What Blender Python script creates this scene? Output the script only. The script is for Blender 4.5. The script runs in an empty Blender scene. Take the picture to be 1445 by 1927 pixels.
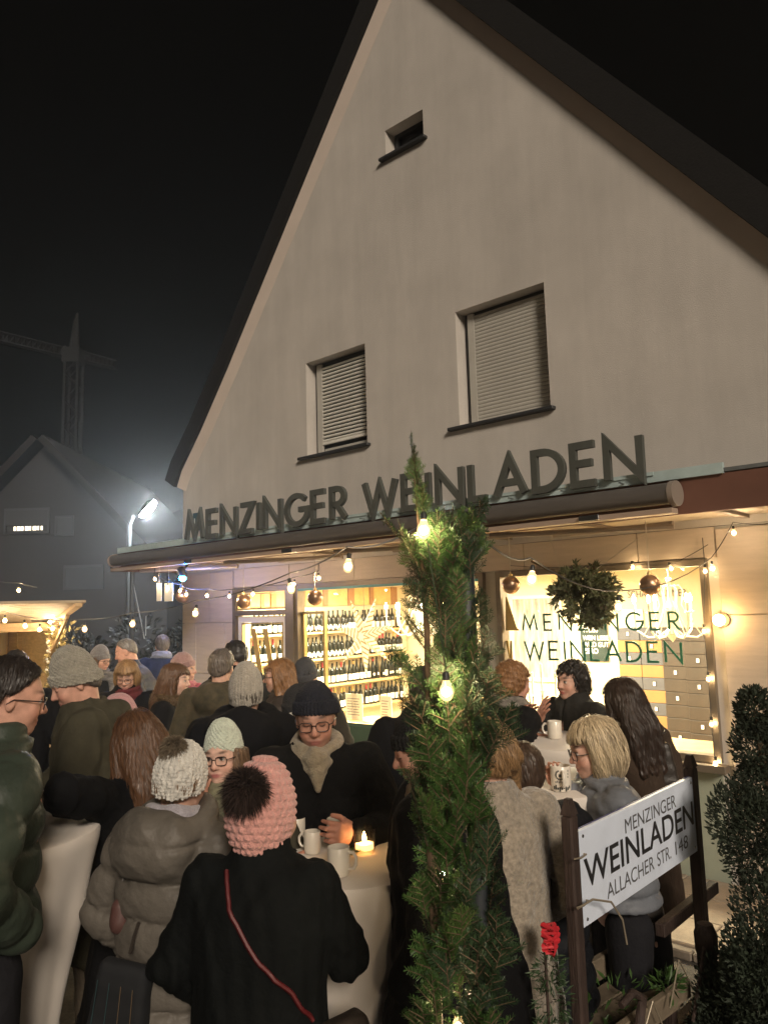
import bpy, bmesh, math, random
import numpy as np
from mathutils import Vector, Matrix
from mathutils.geometry import tessellate_polygon

random.seed(7)
RNG = np.random.default_rng(7)
SC = bpy.context.scene
COL = SC.collection

# ---------------------------------------------------------------- camera, world, light, exposure
FPX, PITCH, ROLL, CAMH = 1450.0, math.radians(7.2), math.radians(1.6), 2.05
cam_d = bpy.data.cameras.new('camera')
cam_d.sensor_fit = 'VERTICAL'
cam_d.sensor_height = 36.0
cam_d.lens = FPX / 1927 * 36.0
cam_d.clip_start = 0.05
cam_d.clip_end = 600
cam = bpy.data.objects.new('camera', cam_d)
cam.matrix_world = Matrix.Translation((0, 0, CAMH)) @ Matrix.Rotation(math.pi / 2 + PITCH, 4, 'X') @ Matrix.Rotation(-ROLL, 4, 'Z')
COL.objects.link(cam)
SC.camera = cam

world = bpy.data.worlds.new('World')
SC.world = world
world.use_nodes = True
wn = world.node_tree
bg = wn.nodes['Background']
sky = wn.nodes.new('ShaderNodeTexSky')
sky.sky_type = 'NISHITA'
sky.sun_disc = False
sky.sun_elevation = math.radians(-6)
sky.sun_rotation = math.radians(200)
hs_ = wn.nodes.new('ShaderNodeHueSaturation')
hs_.inputs['Saturation'].default_value = 0.12
wn.links.new(sky.outputs[0], hs_.inputs['Color'])
wn.links.new(hs_.outputs[0], bg.inputs[0])
bg.inputs[1].default_value = 0.05

sun_d = bpy.data.lights.new('sun', 'SUN')
sun_d.energy = 1.1
sun_d.angle = math.radians(14)
sun_d.color = (1.0, 0.86, 0.70)
sun = bpy.data.objects.new('sun', sun_d)
# comes from behind the camera, a little from the right (the lamps of the street)
sun.rotation_euler = Vector((-0.22, 0.85, -0.42)).to_track_quat('-Z', 'Y').to_euler()
COL.objects.link(sun)

SC.view_settings.view_transform = 'Standard'
SC.view_settings.look = 'None'
SC.view_settings.exposure = 1.33
SC.view_settings.gamma = 1.0
SC.view_settings.use_curve_mapping = False
SC.cycles.use_denoising = True
SC.cycles.max_bounces = 6
SC.cycles.diffuse_bounces = 3
SC.cycles.glossy_bounces = 3
SC.cycles.transparent_max_bounces = 8
SC.cycles.sample_clamp_indirect = 4.0
SC.cycles.use_light_tree = True
SC.cycles.volume_step_rate = 4.0


def ray(px, py):
    x, y = (px - 722.5) / FPX, -(py - 963.5) / FPX
    c, s = math.cos(-ROLL), math.sin(-ROLL)
    x, y = c * x - s * y, s * x + c * y
    return Vector((x, math.cos(PITCH) - y * math.sin(PITCH), math.sin(PITCH) + y * math.cos(PITCH)))


def at(px, py, Y):
    d = ray(px, py)
    return d * (Y / d.y) + Vector((0, 0, CAMH))


# the front of the shop: u runs right along the facade, n comes out of it, local frame is (u, -n, z)
TH = math.radians(48.2)
UV = Vector((math.sin(TH), -math.cos(TH), 0))
NV = Vector((-math.cos(TH), -math.sin(TH), 0))
P0 = at(950, 1139, 7.0)
P0.z = 0
RZ = math.atan2(UV.y, UV.x)


def fw(u, n, z):
    return P0 + UV * u + NV * n + Vector((0, 0, z))


def fac(px, py, n=0.0):
    d = ray(px, py)
    O = Vector((0, 0, CAMH))
    t = (P0 + NV * n - O).dot(NV) / d.dot(NV)
    p = O + d * t
    return (p - P0).dot(UV), p.z


# ---------------------------------------------------------------- materials
def mat(name, color, rough=0.7, metal=0.0, var=0.0, vscale=8.0, bump=0.0, bscale=60.0, attr=None, emit=None, estr=0.0,
        stretch=(1, 1, 1), sheen=0.0, spec=0.5, col2=None, coat=0.0, trans=0.0):
    m = bpy.data.materials.new(name)
    m.use_nodes = True
    nt = m.node_tree
    b = nt.nodes['Principled BSDF']
    c = (*color, 1)
    b.inputs['Base Color'].default_value = c
    b.inputs['Roughness'].default_value = rough
    b.inputs['Metallic'].default_value = metal
    b.inputs['Specular IOR Level'].default_value = spec
    if sheen:
        b.inputs['Sheen Weight'].default_value = sheen
        b.inputs['Sheen Roughness'].default_value = 0.5
    if coat:
        b.inputs['Coat Weight'].default_value = coat
    tc = nt.nodes.new('ShaderNodeTexCoord')
    mp = nt.nodes.new('ShaderNodeMapping')
    mp.inputs['Scale'].default_value = stretch
    nt.links.new(tc.outputs['Object'], mp.inputs['Vector'])
    src = None
    if attr:
        a = nt.nodes.new('ShaderNodeVertexColor')
        a.layer_name = attr
        src = a.outputs['Color']
    if var or col2:
        n = nt.nodes.new('ShaderNodeTexNoise')
        n.inputs['Scale'].default_value = vscale
        n.inputs['Detail'].default_value = 5
        n.inputs['Roughness'].default_value = 0.62
        nt.links.new(mp.outputs[0], n.inputs['Vector'])
        r = nt.nodes.new('ShaderNodeMapRange')
        r.inputs[1].default_value = 0.3
        r.inputs[2].default_value = 0.7
        nt.links.new(n.outputs[0], r.inputs[0])
        mx = nt.nodes.new('ShaderNodeMix')
        mx.data_type = 'RGBA'
        if col2:
            mx.inputs[6].default_value = c
            mx.inputs[7].default_value = (*col2, 1)
            nt.links.new(r.outputs[0], mx.inputs[0])
            src = mx.outputs[2]
        else:
            r.inputs[3].default_value = 1 - var
            r.inputs[4].default_value = 1 + var
            mx.blend_type = 'MULTIPLY'
            mx.inputs[0].default_value = 1
            if src:
                nt.links.new(src, mx.inputs[6])
            else:
                mx.inputs[6].default_value = c
            cb = nt.nodes.new('ShaderNodeCombineColor')
            for k in range(3):
                nt.links.new(r.outputs[0], cb.inputs[k])
            nt.links.new(cb.outputs[0], mx.inputs[7])
            src = mx.outputs[2]
    if src:
        nt.links.new(src, b.inputs['Base Color'])
    if bump:
        n2 = nt.nodes.new('ShaderNodeTexNoise')
        n2.inputs['Scale'].default_value = bscale
        n2.inputs['Detail'].default_value = 4
        nt.links.new(mp.outputs[0], n2.inputs['Vector'])
        bp = nt.nodes.new('ShaderNodeBump')
        bp.inputs['Strength'].default_value = bump
        bp.inputs['Distance'].default_value = 0.01
        nt.links.new(n2.outputs[0], bp.inputs['Height'])
        nt.links.new(bp.outputs[0], b.inputs['Normal'])
    if emit:
        b.inputs['Emission Color'].default_value = (*emit, 1)
        b.inputs['Emission Strength'].default_value = estr
    if trans:
        tb = nt.nodes.new('ShaderNodeBsdfTranslucent')
        if src:
            nt.links.new(src, tb.inputs[0])
        else:
            tb.inputs[0].default_value = c
        ms = nt.nodes.new('ShaderNodeMixShader')
        ms.inputs[0].default_value = trans
        nt.links.new(b.outputs[0], ms.inputs[1])
        nt.links.new(tb.outputs[0], ms.inputs[2])
        nt.links.new(ms.outputs[0], nt.nodes['Material Output'].inputs[0])
    return m


def glass_mat(name, tint=(0.97, 0.98, 0.97), refl=0.05):
    m = bpy.data.materials.new(name)
    m.use_nodes = True
    nt = m.node_tree
    nt.nodes.remove(nt.nodes['Principled BSDF'])
    t = nt.nodes.new('ShaderNodeBsdfTransparent')
    t.inputs[0].default_value = (*tint, 1)
    g = nt.nodes.new('ShaderNodeBsdfGlossy')
    g.inputs['Roughness'].default_value = 0.02
    fr = nt.nodes.new('ShaderNodeLayerWeight')
    fr.inputs[0].default_value = 0.5
    pw = nt.nodes.new('ShaderNodeMath')
    pw.operation = 'POWER'
    nt.links.new(fr.outputs['Facing'], pw.inputs[0])
    pw.inputs[1].default_value = 4.0
    ma = nt.nodes.new('ShaderNodeMath')
    ma.operation = 'MULTIPLY_ADD'
    nt.links.new(pw.outputs[0], ma.inputs[0])
    ma.inputs[1].default_value = 0.5
    ma.inputs[2].default_value = refl * 0.5
    ms = nt.nodes.new('ShaderNodeMixShader')
    nt.links.new(ma.outputs[0], ms.inputs[0])
    nt.links.new(t.outputs[0], ms.inputs[1])
    nt.links.new(g.outputs[0], ms.inputs[2])
    nt.links.new(ms.outputs[0], nt.nodes['Material Output'].inputs[0])
    return m


M = {}
def weather(m, sx, sz, lo, hi, thr=(0.35, 0.75)):
    """faint vertical streaks of dirt multiplied over the colour"""
    nt = m.node_tree
    b = nt.nodes['Principled BSDF']
    old = b.inputs['Base Color'].links[0].from_socket
    tc = nt.nodes.new('ShaderNodeTexCoord')
    mp = nt.nodes.new('ShaderNodeMapping')
    mp.inputs['Scale'].default_value = (sx, 1, sz)
    nt.links.new(tc.outputs['Object'], mp.inputs[0])
    n = nt.nodes.new('ShaderNodeTexNoise')
    n.inputs['Scale'].default_value = 1.0
    n.inputs['Detail'].default_value = 7
    n.inputs['Roughness'].default_value = 0.7
    nt.links.new(mp.outputs[0], n.inputs[0])
    r = nt.nodes.new('ShaderNodeMapRange')
    for i, v_ in enumerate((thr[0], thr[1], lo, hi)):
        r.inputs[i + 1].default_value = v_
    nt.links.new(n.outputs[0], r.inputs[0])
    cb = nt.nodes.new('ShaderNodeCombineColor')
    for k in range(3):
        nt.links.new(r.outputs[0], cb.inputs[k])
    mx = nt.nodes.new('ShaderNodeMix')
    mx.data_type = 'RGBA'
    mx.blend_type = 'MULTIPLY'
    mx.inputs[0].default_value = 1
    nt.links.new(old, mx.inputs[6])
    nt.links.new(cb.outputs[0], mx.inputs[7])
    nt.links.new(mx.outputs[2], b.inputs['Base Color'])
    return m


M['plaster'] = weather(mat('plaster', (0.545, 0.505, 0.46), 0.92, var=0.08, vscale=1.3, bump=0.28, bscale=110), 4.2, 0.5, 1.04, 0.90)
M['plaster_trim'] = mat('plaster_trim', (0.55, 0.47, 0.41), 0.92, var=0.05, vscale=3, bump=0.25, bscale=90)
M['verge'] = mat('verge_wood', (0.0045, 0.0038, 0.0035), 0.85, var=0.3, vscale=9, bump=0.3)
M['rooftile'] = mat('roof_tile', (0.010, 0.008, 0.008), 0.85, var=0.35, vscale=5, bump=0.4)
M['travertine'] = mat('travertine', (0.56, 0.475, 0.39), 0.6, var=0.09, vscale=3.0, stretch=(1, 1, 9), bump=0.12, bscale=30)
M['frame_dark'] = mat('dark_window_frame', (0.035, 0.036, 0.038), 0.5)
M['shutter'] = mat('shutter_slat', (0.45, 0.43, 0.385), 0.5, var=0.06, vscale=4)
M['shutter_pale'] = mat('shutter_slat_pale', (0.72, 0.70, 0.64), 0.45, var=0.05, vscale=4)
M['bronze'] = mat('bronze_frame', (0.20, 0.165, 0.125), 0.45, metal=0.4, var=0.1)
M['brass'] = mat('brass_trim', (0.62, 0.46, 0.20), 0.35, metal=0.6)
M['teal'] = mat('teal_reflection_strip', (0.10, 0.36, 0.37), 0.5)  # tint of a reflected teal light, put into the colour
M['glass'] = glass_mat('shop_glass')
M['letter'] = mat('sign_letter', (0.088, 0.094, 0.084), 0.55, metal=0.2, var=0.12, vscale=6)
M['rail'] = mat('roof_flashing', (0.42, 0.52, 0.52), 0.5, var=0.2, vscale=3, bump=0.1)
M['canopy_top'] = mat('canopy_felt', (0.13, 0.14, 0.14), 0.8, var=0.25, vscale=4, bump=0.3)
M['terracotta'] = mat('fascia_terracotta', (0.15, 0.066, 0.045), 0.6, var=0.12, vscale=3)
M['soffit'] = mat('canopy_soffit', (0.52, 0.45, 0.37), 0.8, var=0.08, vscale=3)
M['awning'] = mat('awning_cassette', (0.105, 0.095, 0.088), 0.5, metal=0.1, var=0.1, vscale=3)
M['awning_bar'] = mat('awning_bar', (0.40, 0.30, 0.235), 0.45, metal=0.15)
M['awning_arm'] = mat('awning_arm', (0.30, 0.25, 0.21), 0.45, metal=0.2)
M['chrome'] = mat('chrome', (0.7, 0.7, 0.7), 0.2, metal=1)
M['room_wall'] = mat('room_wall', (0.74, 0.66, 0.47), 0.9, var=0.04, vscale=1.5)
M['room_floor'] = mat('room_floor', (0.36, 0.25, 0.14), 0.6, var=0.25, vscale=4, stretch=(1, 12, 1))
M['shelf_wood'] = mat('shelf_wood', (0.66, 0.45, 0.20), 0.55, var=0.18, vscale=6, stretch=(1, 1, 6))
M['crate_wood'] = mat('crate_wood', (0.70, 0.47, 0.18), 0.65, var=0.22, vscale=5, stretch=(6, 1, 1))
M['crate_brown'] = mat('crate_brown', (0.38, 0.20, 0.09), 0.65, var=0.2, vscale=5)
M['bottle'] = mat('bottle_glass', (0.007, 0.009, 0.006), 0.16, spec=0.35)
M['bottle_red'] = mat('bottle_red_capsule', (0.30, 0.02, 0.03), 0.3)
M['bottle_gold'] = mat('bottle_gold_capsule', (0.55, 0.38, 0.12), 0.35, metal=0.5)
M['label'] = mat('bottle_label', (0.80, 0.76, 0.66), 0.7, var=0.05)
M['gold'] = mat('gold_foil', (0.62, 0.43, 0.14), 0.38, metal=0.35)
M['green_vinyl'] = mat('green_vinyl', (0.012, 0.15, 0.085), 0.5)
M['ink'] = mat('ink_black', (0.02, 0.02, 0.022), 0.6)
M['ink_grey'] = mat('ink_grey', (0.10, 0.10, 0.11), 0.6)
M['chalkboard'] = mat('chalkboard', (0.022, 0.04, 0.034), 0.8, var=0.4, vscale=4)
M['chalk'] = mat('chalk', (0.82, 0.82, 0.76), 0.9)
M['paper'] = mat('paper', (0.82, 0.79, 0.70), 0.8)
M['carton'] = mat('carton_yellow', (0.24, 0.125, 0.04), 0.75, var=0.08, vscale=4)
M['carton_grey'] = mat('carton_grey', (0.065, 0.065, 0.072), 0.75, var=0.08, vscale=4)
M['carton_shaded'] = mat('carton_shaded', (0.040, 0.030, 0.022), 0.55, var=0.25, vscale=4)  # shade of the stack's right side put into the colour
M['white_metal'] = mat('white_metal', (0.86, 0.84, 0.76), 0.35)
M['silver'] = mat('silver', (0.72, 0.70, 0.66), 0.25, metal=0.8)
M['green_fabric'] = mat('green_fabric', (0.05, 0.085, 0.05), 0.85, var=0.15, vscale=6)
M['white_wood'] = mat('white_wood', (0.76, 0.72, 0.60), 0.5)
M['copper_ball'] = mat('copper_bauble', (0.36, 0.23, 0.15), 0.33, metal=0.85)
M['cord'] = mat('cord', (0.30, 0.25, 0.19), 0.8)
M['cord_pale'] = mat('cord_pale', (0.55, 0.5, 0.42), 0.8)
M['cable'] = mat('cable', (0.06, 0.055, 0.05), 0.6)
M['socket'] = mat('lamp_socket', (0.03, 0.03, 0.03), 0.5)
def bulb_mat(name, col, strength, t):
    m = bpy.data.materials.new(name)
    m.use_nodes = True
    nt = m.node_tree
    nt.nodes.remove(nt.nodes['Principled BSDF'])
    tr = nt.nodes.new('ShaderNodeBsdfTransparent')
    em = nt.nodes.new('ShaderNodeEmission')
    em.inputs[0].default_value = (*col, 1)
    em.inputs[1].default_value = strength
    ms = nt.nodes.new('ShaderNodeMixShader')
    ms.inputs[0].default_value = t
    nt.links.new(tr.outputs[0], ms.inputs[1])
    nt.links.new(em.outputs[0], ms.inputs[2])
    nt.links.new(ms.outputs[0], nt.nodes['Material Output'].inputs[0])
    return m


M['bulb_globe'] = bulb_mat('bulb_globe', (1.0, 0.60, 0.24), 1.3, 0.45)
M['bulb'] = mat('bulb_glow', (0.9, 0.8, 0.6), 0.3, emit=(1.0, 0.74, 0.45), estr=400)
M['bulb_soft'] = mat('bulb_glow_soft', (0.9, 0.8, 0.6), 0.3, emit=(1.0, 0.70, 0.36), estr=110)
M['bulb_green'] = M['bulb']
M['blue_glow'] = mat('blue_glow', (0.1, 0.3, 0.9), 0.3, emit=(0.01, 0.20, 1.0), estr=160)
M['street_glow'] = mat('street_lamp_glow', (0.9, 0.9, 0.9), 0.3, emit=(0.88, 0.96, 1.0), estr=700)
M['flame'] = mat('candle_flame', (1, 0.8, 0.4), 0.5, emit=(1.0, 0.66, 0.25), estr=45)
M['lamp_metal'] = mat('lamp_metal', (0.07, 0.075, 0.078), 0.55, metal=0.3)
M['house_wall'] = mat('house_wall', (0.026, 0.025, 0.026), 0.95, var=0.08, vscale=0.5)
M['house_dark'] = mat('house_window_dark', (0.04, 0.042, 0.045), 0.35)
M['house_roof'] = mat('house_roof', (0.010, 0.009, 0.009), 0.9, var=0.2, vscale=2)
M['lit_pane'] = mat('lit_pane', (0.8, 0.75, 0.6), 0.5, emit=(1.0, 0.86, 0.66), estr=0.9)
M['crane'] = mat('crane_steel', (0.004, 0.004, 0.004), 0.9)
M['stall_wood'] = mat('stall_wood', (0.52, 0.36, 0.19), 0.7, var=0.2, vscale=5, stretch=(1, 1, 8), bump=0.2)
M['stall_roof'] = mat('stall_roof_wood', (0.40, 0.32, 0.22), 0.7, var=0.18, vscale=4, stretch=(1, 8, 1), bump=0.2)
M['asphalt'] = mat('asphalt', (0.075, 0.066, 0.056), 0.9, var=0.45, vscale=45, bump=0.8, bscale=180)
M['slab'] = mat('paving_slab', (0.30, 0.245, 0.185), 0.85, var=0.2, vscale=5, bump=0.4, bscale=80)
M['edging'] = mat('edging_stone', (0.19, 0.16, 0.13), 0.9, var=0.3, vscale=8, bump=0.5)
M['cloth'] = mat('tablecloth_fabric', (0.70, 0.64, 0.58), 0.8, var=0.05, vscale=3, sheen=0.2)
M['ceramic'] = mat('mug_ceramic', (0.74, 0.69, 0.60), 0.3, coat=0.3)
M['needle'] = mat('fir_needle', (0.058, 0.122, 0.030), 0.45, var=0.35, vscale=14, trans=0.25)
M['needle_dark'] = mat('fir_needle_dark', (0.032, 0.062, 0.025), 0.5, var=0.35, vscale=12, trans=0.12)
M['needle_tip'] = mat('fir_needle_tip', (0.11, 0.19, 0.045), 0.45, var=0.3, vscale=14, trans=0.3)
M['twig'] = mat('fir_twig', (0.11, 0.07, 0.04), 0.9, var=0.3)
M['pole_dark'] = mat('dark_pole', (0.022, 0.026, 0.03), 0.55, var=0.3, vscale=6)
M['mistletoe'] = mat('mistletoe_leaf', (0.095, 0.105, 0.045), 0.5, var=0.3, vscale=20, trans=0.15)
M['thuja'] = mat('thuja_leaf', (0.022, 0.033, 0.018), 0.7, var=0.4, vscale=9, trans=0.1)
M['hedge'] = mat('hedge_leaf', (0.008, 0.0095, 0.007), 0.8, var=0.4, vscale=5)
M['post_wood'] = mat('post_wood', (0.040, 0.024, 0.019), 0.7, var=0.35, vscale=7, stretch=(6, 6, 1), bump=0.5, bscale=25)
M['grey_wood'] = mat('weathered_wood', (0.16, 0.125, 0.085), 0.8, var=0.3, vscale=7, bump=0.5, bscale=25)
M['sign_white'] = mat('sign_white', (0.72, 0.79, 0.92), 0.45, var=0.07, vscale=9, bump=0.03)
M['sign_edge'] = mat('sign_edge', (0.05, 0.06, 0.20), 0.5)
M['wire'] = mat('wire', (0.32, 0.27, 0.2), 0.5, metal=0.4)
M['red_bow'] = mat('red_ribbon', (0.50, 0.02, 0.03), 0.6, var=0.25, vscale=20)
M['star_paper'] = None
M['leather'] = mat('dark_leather', (0.030, 0.024, 0.020), 0.38, var=0.2, bump=0.2, bscale=120)
M['phone'] = mat('phone_body', (0.03, 0.04, 0.07), 0.25)
M['phone_screen'] = mat('phone_screen', (0.2, 0.4, 0.8), 0.2, emit=(0.45, 0.65, 1.0), estr=0.9)
M['skin'] = mat('skin', (0.5, 0.3, 0.2), 0.55, attr='Col', spec=0.35, var=0.10, vscale=38, bump=0.18, bscale=230)
M['hairmat'] = mat('hair', (0.1, 0.06, 0.03), 0.42, attr='Col', spec=0.5)
M['spectacles'] = mat('spectacle_frame', (0.02, 0.013, 0.012), 0.3)
M['lens'] = glass_mat('spectacle_lens', (0.94, 0.93, 0.92))
M['black_trousers'] = mat('black_trousers', (0.012, 0.012, 0.014), 0.85, var=0.2)
M['shoe'] = mat('shoe', (0.02, 0.017, 0.015), 0.5)


# ---------------------------------------------------------------- object helpers
def tag(o, label=None, cat=None, group=None, kind=None):
    if label:
        o['label'] = label
    if cat:
        o['category'] = cat
    if group:
        o['group'] = group
    if kind:
        o['kind'] = kind
    return o


def thing(name, label, cat, loc=(0, 0, 0), rz=0.0, group=None):
    o = bpy.data.objects.new(name, None)
    o.empty_display_size = 0.2
    o.location = loc
    o.rotation_euler = (0, 0, rz)
    COL.objects.link(o)
    return tag(o, label, cat, group)


def fthing(name, label, cat, u=0, n=0, z=0, group=None):
    return thing(name, label, cat, fw(u, n, z), RZ, group)


def link(name, me, parent=None, loc=(0, 0, 0), rot=(0, 0, 0), sc=None):
    o = bpy.data.objects.new(name, me)
    o.location = loc
    o.rotation_euler = rot
    if sc:
        o.scale = sc
    COL.objects.link(o)
    if parent:
        o.parent = parent
    return o


def copy_tree(o, parent=None):
    c = o.copy()
    COL.objects.link(c)
    c.parent = parent
    for ch in o.children:
        copy_tree(ch, c)
    return c


def raw_mesh(name, verts, quads, m=None, smooth=True, colors=None):
    me = bpy.data.meshes.new(name)
    verts = np.asarray(verts, np.float32)
    quads = np.asarray(quads, np.int32)
    k = quads.shape[1]
    me.vertices.add(len(verts))
    me.vertices.foreach_set('co', verts.ravel())
    me.loops.add(quads.size)
    me.loops.foreach_set('vertex_index', quads.ravel())
    me.polygons.add(len(quads))
    me.polygons.foreach_set('loop_start', np.arange(0, quads.size, k, dtype=np.int32))
    me.polygons.foreach_set('use_smooth', np.full(len(quads), smooth))
    me.update(calc_edges=True)
    if colors is not None:
        a = me.color_attributes.new('Col', 'FLOAT_COLOR', 'POINT')
        cc = np.ones((len(verts), 4), np.float32)
        cc[:, :3] = colors
        a.data.foreach_set('color', cc.ravel())
    if m:
        me.materials.append(m)
    return me


class MB:
    """collects shapes into one mesh"""
    def __init__(self):
        self.v, self.f = [], []

    def add(self, v, f):
        o = len(self.v)
        self.v += [tuple(p) for p in v]
        self.f += [tuple(i + o for i in q) for q in f]
        return self

    def box(self, x0, x1, y0, y1, z0, z1, T=None):
        v = [(x, y, z) for z in (z0, z1) for y in (y0, y1) for x in (x0, x1)]
        if T:
            v = [T @ Vector(p) for p in v]
        return self.add(v, [(0, 2, 3, 1), (4, 5, 7, 6), (0, 1, 5, 4), (2, 6, 7, 3), (0, 4, 6, 2), (1, 3, 7, 5)])

    def bbox(self, x0, x1, y0, y1, z0, z1, c=0.004):
        """box with chamfered vertical and top edges (cheap bevel)"""
        v, f = [], []
        rings = [(z0, c), (z0 + c, 0), (z1 - c, 0), (z1, c)]
        for z, i in rings:
            a0, a1, b0, b1 = x0 + i, x1 - i, y0 + i, y1 - i
            v += [(a0 + c, b0, z), (a1 - c, b0, z), (a1, b0 + c, z), (a1, b1 - c, z), (a1 - c, b1, z), (a0 + c, b1, z), (a0, b1 - c, z), (a0, b0 + c, z)]
        for r in range(3):
            for k in range(8):
                f.append((r * 8 + k, r * 8 + (k + 1) % 8, r * 8 + 8 + (k + 1) % 8, r * 8 + 8 + k))
        f.append(tuple(range(7, -1, -1)))
        f.append(tuple(range(24, 32)))
        return self.add(v, f)

    def tube(self, pts, r, n=8, caps=True):
        pts = [Vector(p) for p in pts]
        rs = r if isinstance(r, (list, tuple)) else [r] * len(pts)
        v, f = [], []
        up = Vector((0, 0, 1))
        t0 = (pts[1] - pts[0]).normalized()
        if abs(t0.z) > 0.9:
            up = Vector((1, 0, 0))
        a = t0.cross(up).normalized()
        for i, p in enumerate(pts):
            t = (pts[min(i + 1, len(pts) - 1)] - pts[max(i - 1, 0)]).normalized()
            a = (a - t * a.dot(t)).normalized()
            b = t.cross(a)
            for k in range(n):
                w = 2 * math.pi * k / n
                v.append(p + (a * math.cos(w) + b * math.sin(w)) * rs[i])
        for i in range(len(pts) - 1):
            for k in range(n):
                f.append((i * n + k, i * n + (k + 1) % n, (i + 1) * n + (k + 1) % n, (i + 1) * n + k))
        if caps:
            f.append(tuple(range(n - 1, -1, -1)))
            f.append(tuple((len(pts) - 1) * n + k for k in range(n)))
        return self.add(v, f)

    def lathe(self, prof, c=(0, 0, 0), n=16, T=None, wob=None):
        v, f = [], []
        for r, z in prof:
            for k in range(n):
                w = 2 * math.pi * k / n
                rr = r * (wob(w, z) if wob else 1)
                p = Vector((c[0] + rr * math.cos(w), c[1] + rr * math.sin(w), c[2] + z))
                v.append(T @ p if T else p)
        for i in range(len(prof) - 1):
            for k in range(n):
                f.append((i * n + k, i * n + (k + 1) % n, (i + 1) * n + (k + 1) % n, (i + 1) * n + k))
        f.append(tuple(range(n - 1, -1, -1)))
        f.append(tuple((len(prof) - 1) * n + k for k in range(n)))
        return self.add(v, f)

    def ball(self, c, r, n=12, rz=None):
        rz = rz or r
        k = max(4, n // 2)
        prof = [(max(r * math.sin(math.pi * i / k), r * 0.02), -rz * math.cos(math.pi * i / k)) for i in range(k + 1)]
        return self.lathe(prof, c, n)

    def prism(self, poly, y0, y1):
        """poly in (x, z), counter-clockwise, extruded along y"""
        n = len(poly)
        v = [(x, y0, z) for x, z in poly] + [(x, y1, z) for x, z in poly]
        f = [tuple(range(n)), tuple(range(2 * n - 1, n - 1, -1))]
        for k in range(n):
            f.append(((k + 1) % n, k, n + k, n + (k + 1) % n))
        return self.add(v, f)

    def mesh(self, name, m, smooth=False):
        me = bpy.data.meshes.new(name)
        me.from_pydata([tuple(p) for p in self.v], [], self.f)
        me.materials.append(m)
        if smooth:
            me.polygons.foreach_set('use_smooth', [True] * len(me.polygons))
            me.set_sharp_from_angle(angle=math.radians(45))
        me.update()
        return me

    def build(self, name, m, parent=None, smooth=False, **k):
        return link(name, self.mesh(name, m, smooth), parent, **k)


def text_mesh(s, size, m, depth=0.002, bold=0.0, align='LEFT', sx=1.0):
    cu = bpy.data.curves.new('lettering', 'FONT')
    cu.body = s
    cu.size = size
    cu.extrude = depth
    cu.offset = bold
    cu.align_x = align
    ob = bpy.data.objects.new('lettering', cu)
    COL.objects.link(ob)
    dg = bpy.context.evaluated_depsgraph_get()
    me = bpy.data.meshes.new_from_object(ob.evaluated_get(dg))
    bpy.data.objects.remove(ob)
    bpy.data.curves.remove(cu)
    me.transform(Matrix.Diagonal((sx, 1, 1, 1)))
    me.materials.clear()
    me.materials.append(m)
    return me


UPRIGHT = (math.pi / 2, 0, 0)

# ---------------------------------------------------------------- stroke lettering (geometric capitals)
def _arc(cx, cy, rx, ry, a0, a1, n=14):
    return [(cx + rx * math.cos(math.radians(a0 + (a1 - a0) * i / n)), cy + ry * math.sin(math.radians(a0 + (a1 - a0) * i / n))) for i in range(n + 1)]


GLYPH = {
    'M': (0.95, [[(0.0, 0), (0.16, 1), (0.475, 0.12), (0.79, 1), (0.95, 0)]]),
    'E': (0.50, [[(0.50, 1), (0, 1), (0, 0), (0.50, 0)], [(0, 0.53), (0.44, 0.53)]]),
    'N': (0.72, [[(0, 0), (0, 1), (0.72, 0), (0.72, 1)]]),
    'Z': (0.56, [[(0.0, 1), (0.56, 1), (0, 0), (0.56, 0)]]),
    'I': (0.06, [[(0.03, 0), (0.03, 1)]]),
    'G': (0.86, [_arc(0.47, 0.5, 0.46, 0.5, 42, 360, 22) + [(0.55, 0.5)]]),
    'R': (0.52, [[(0, 0), (0, 1), (0.24, 1)] + _arc(0.24, 0.74, 0.24, 0.26, 90, -90, 10) + [(0.0, 0.48)], [(0.2, 0.48), (0.52, 0)]]),
    'W': (1.1, [[(0, 1), (0.28, 0), (0.55, 0.9), (0.82, 0), (1.1, 1)]]),
    'L': (0.44, [[(0, 1), (0, 0), (0.44, 0)]]),
    'A': (0.76, [[(0, 0), (0.38, 1), (0.76, 0)], [(0.14, 0.33), (0.62, 0.33)]]),
    'D': (0.68, [[(0.2, 0), (0, 0), (0, 1), (0.2, 1)] + _arc(0.2, 0.5, 0.48, 0.5, 90, -90, 16)]),
}


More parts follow.
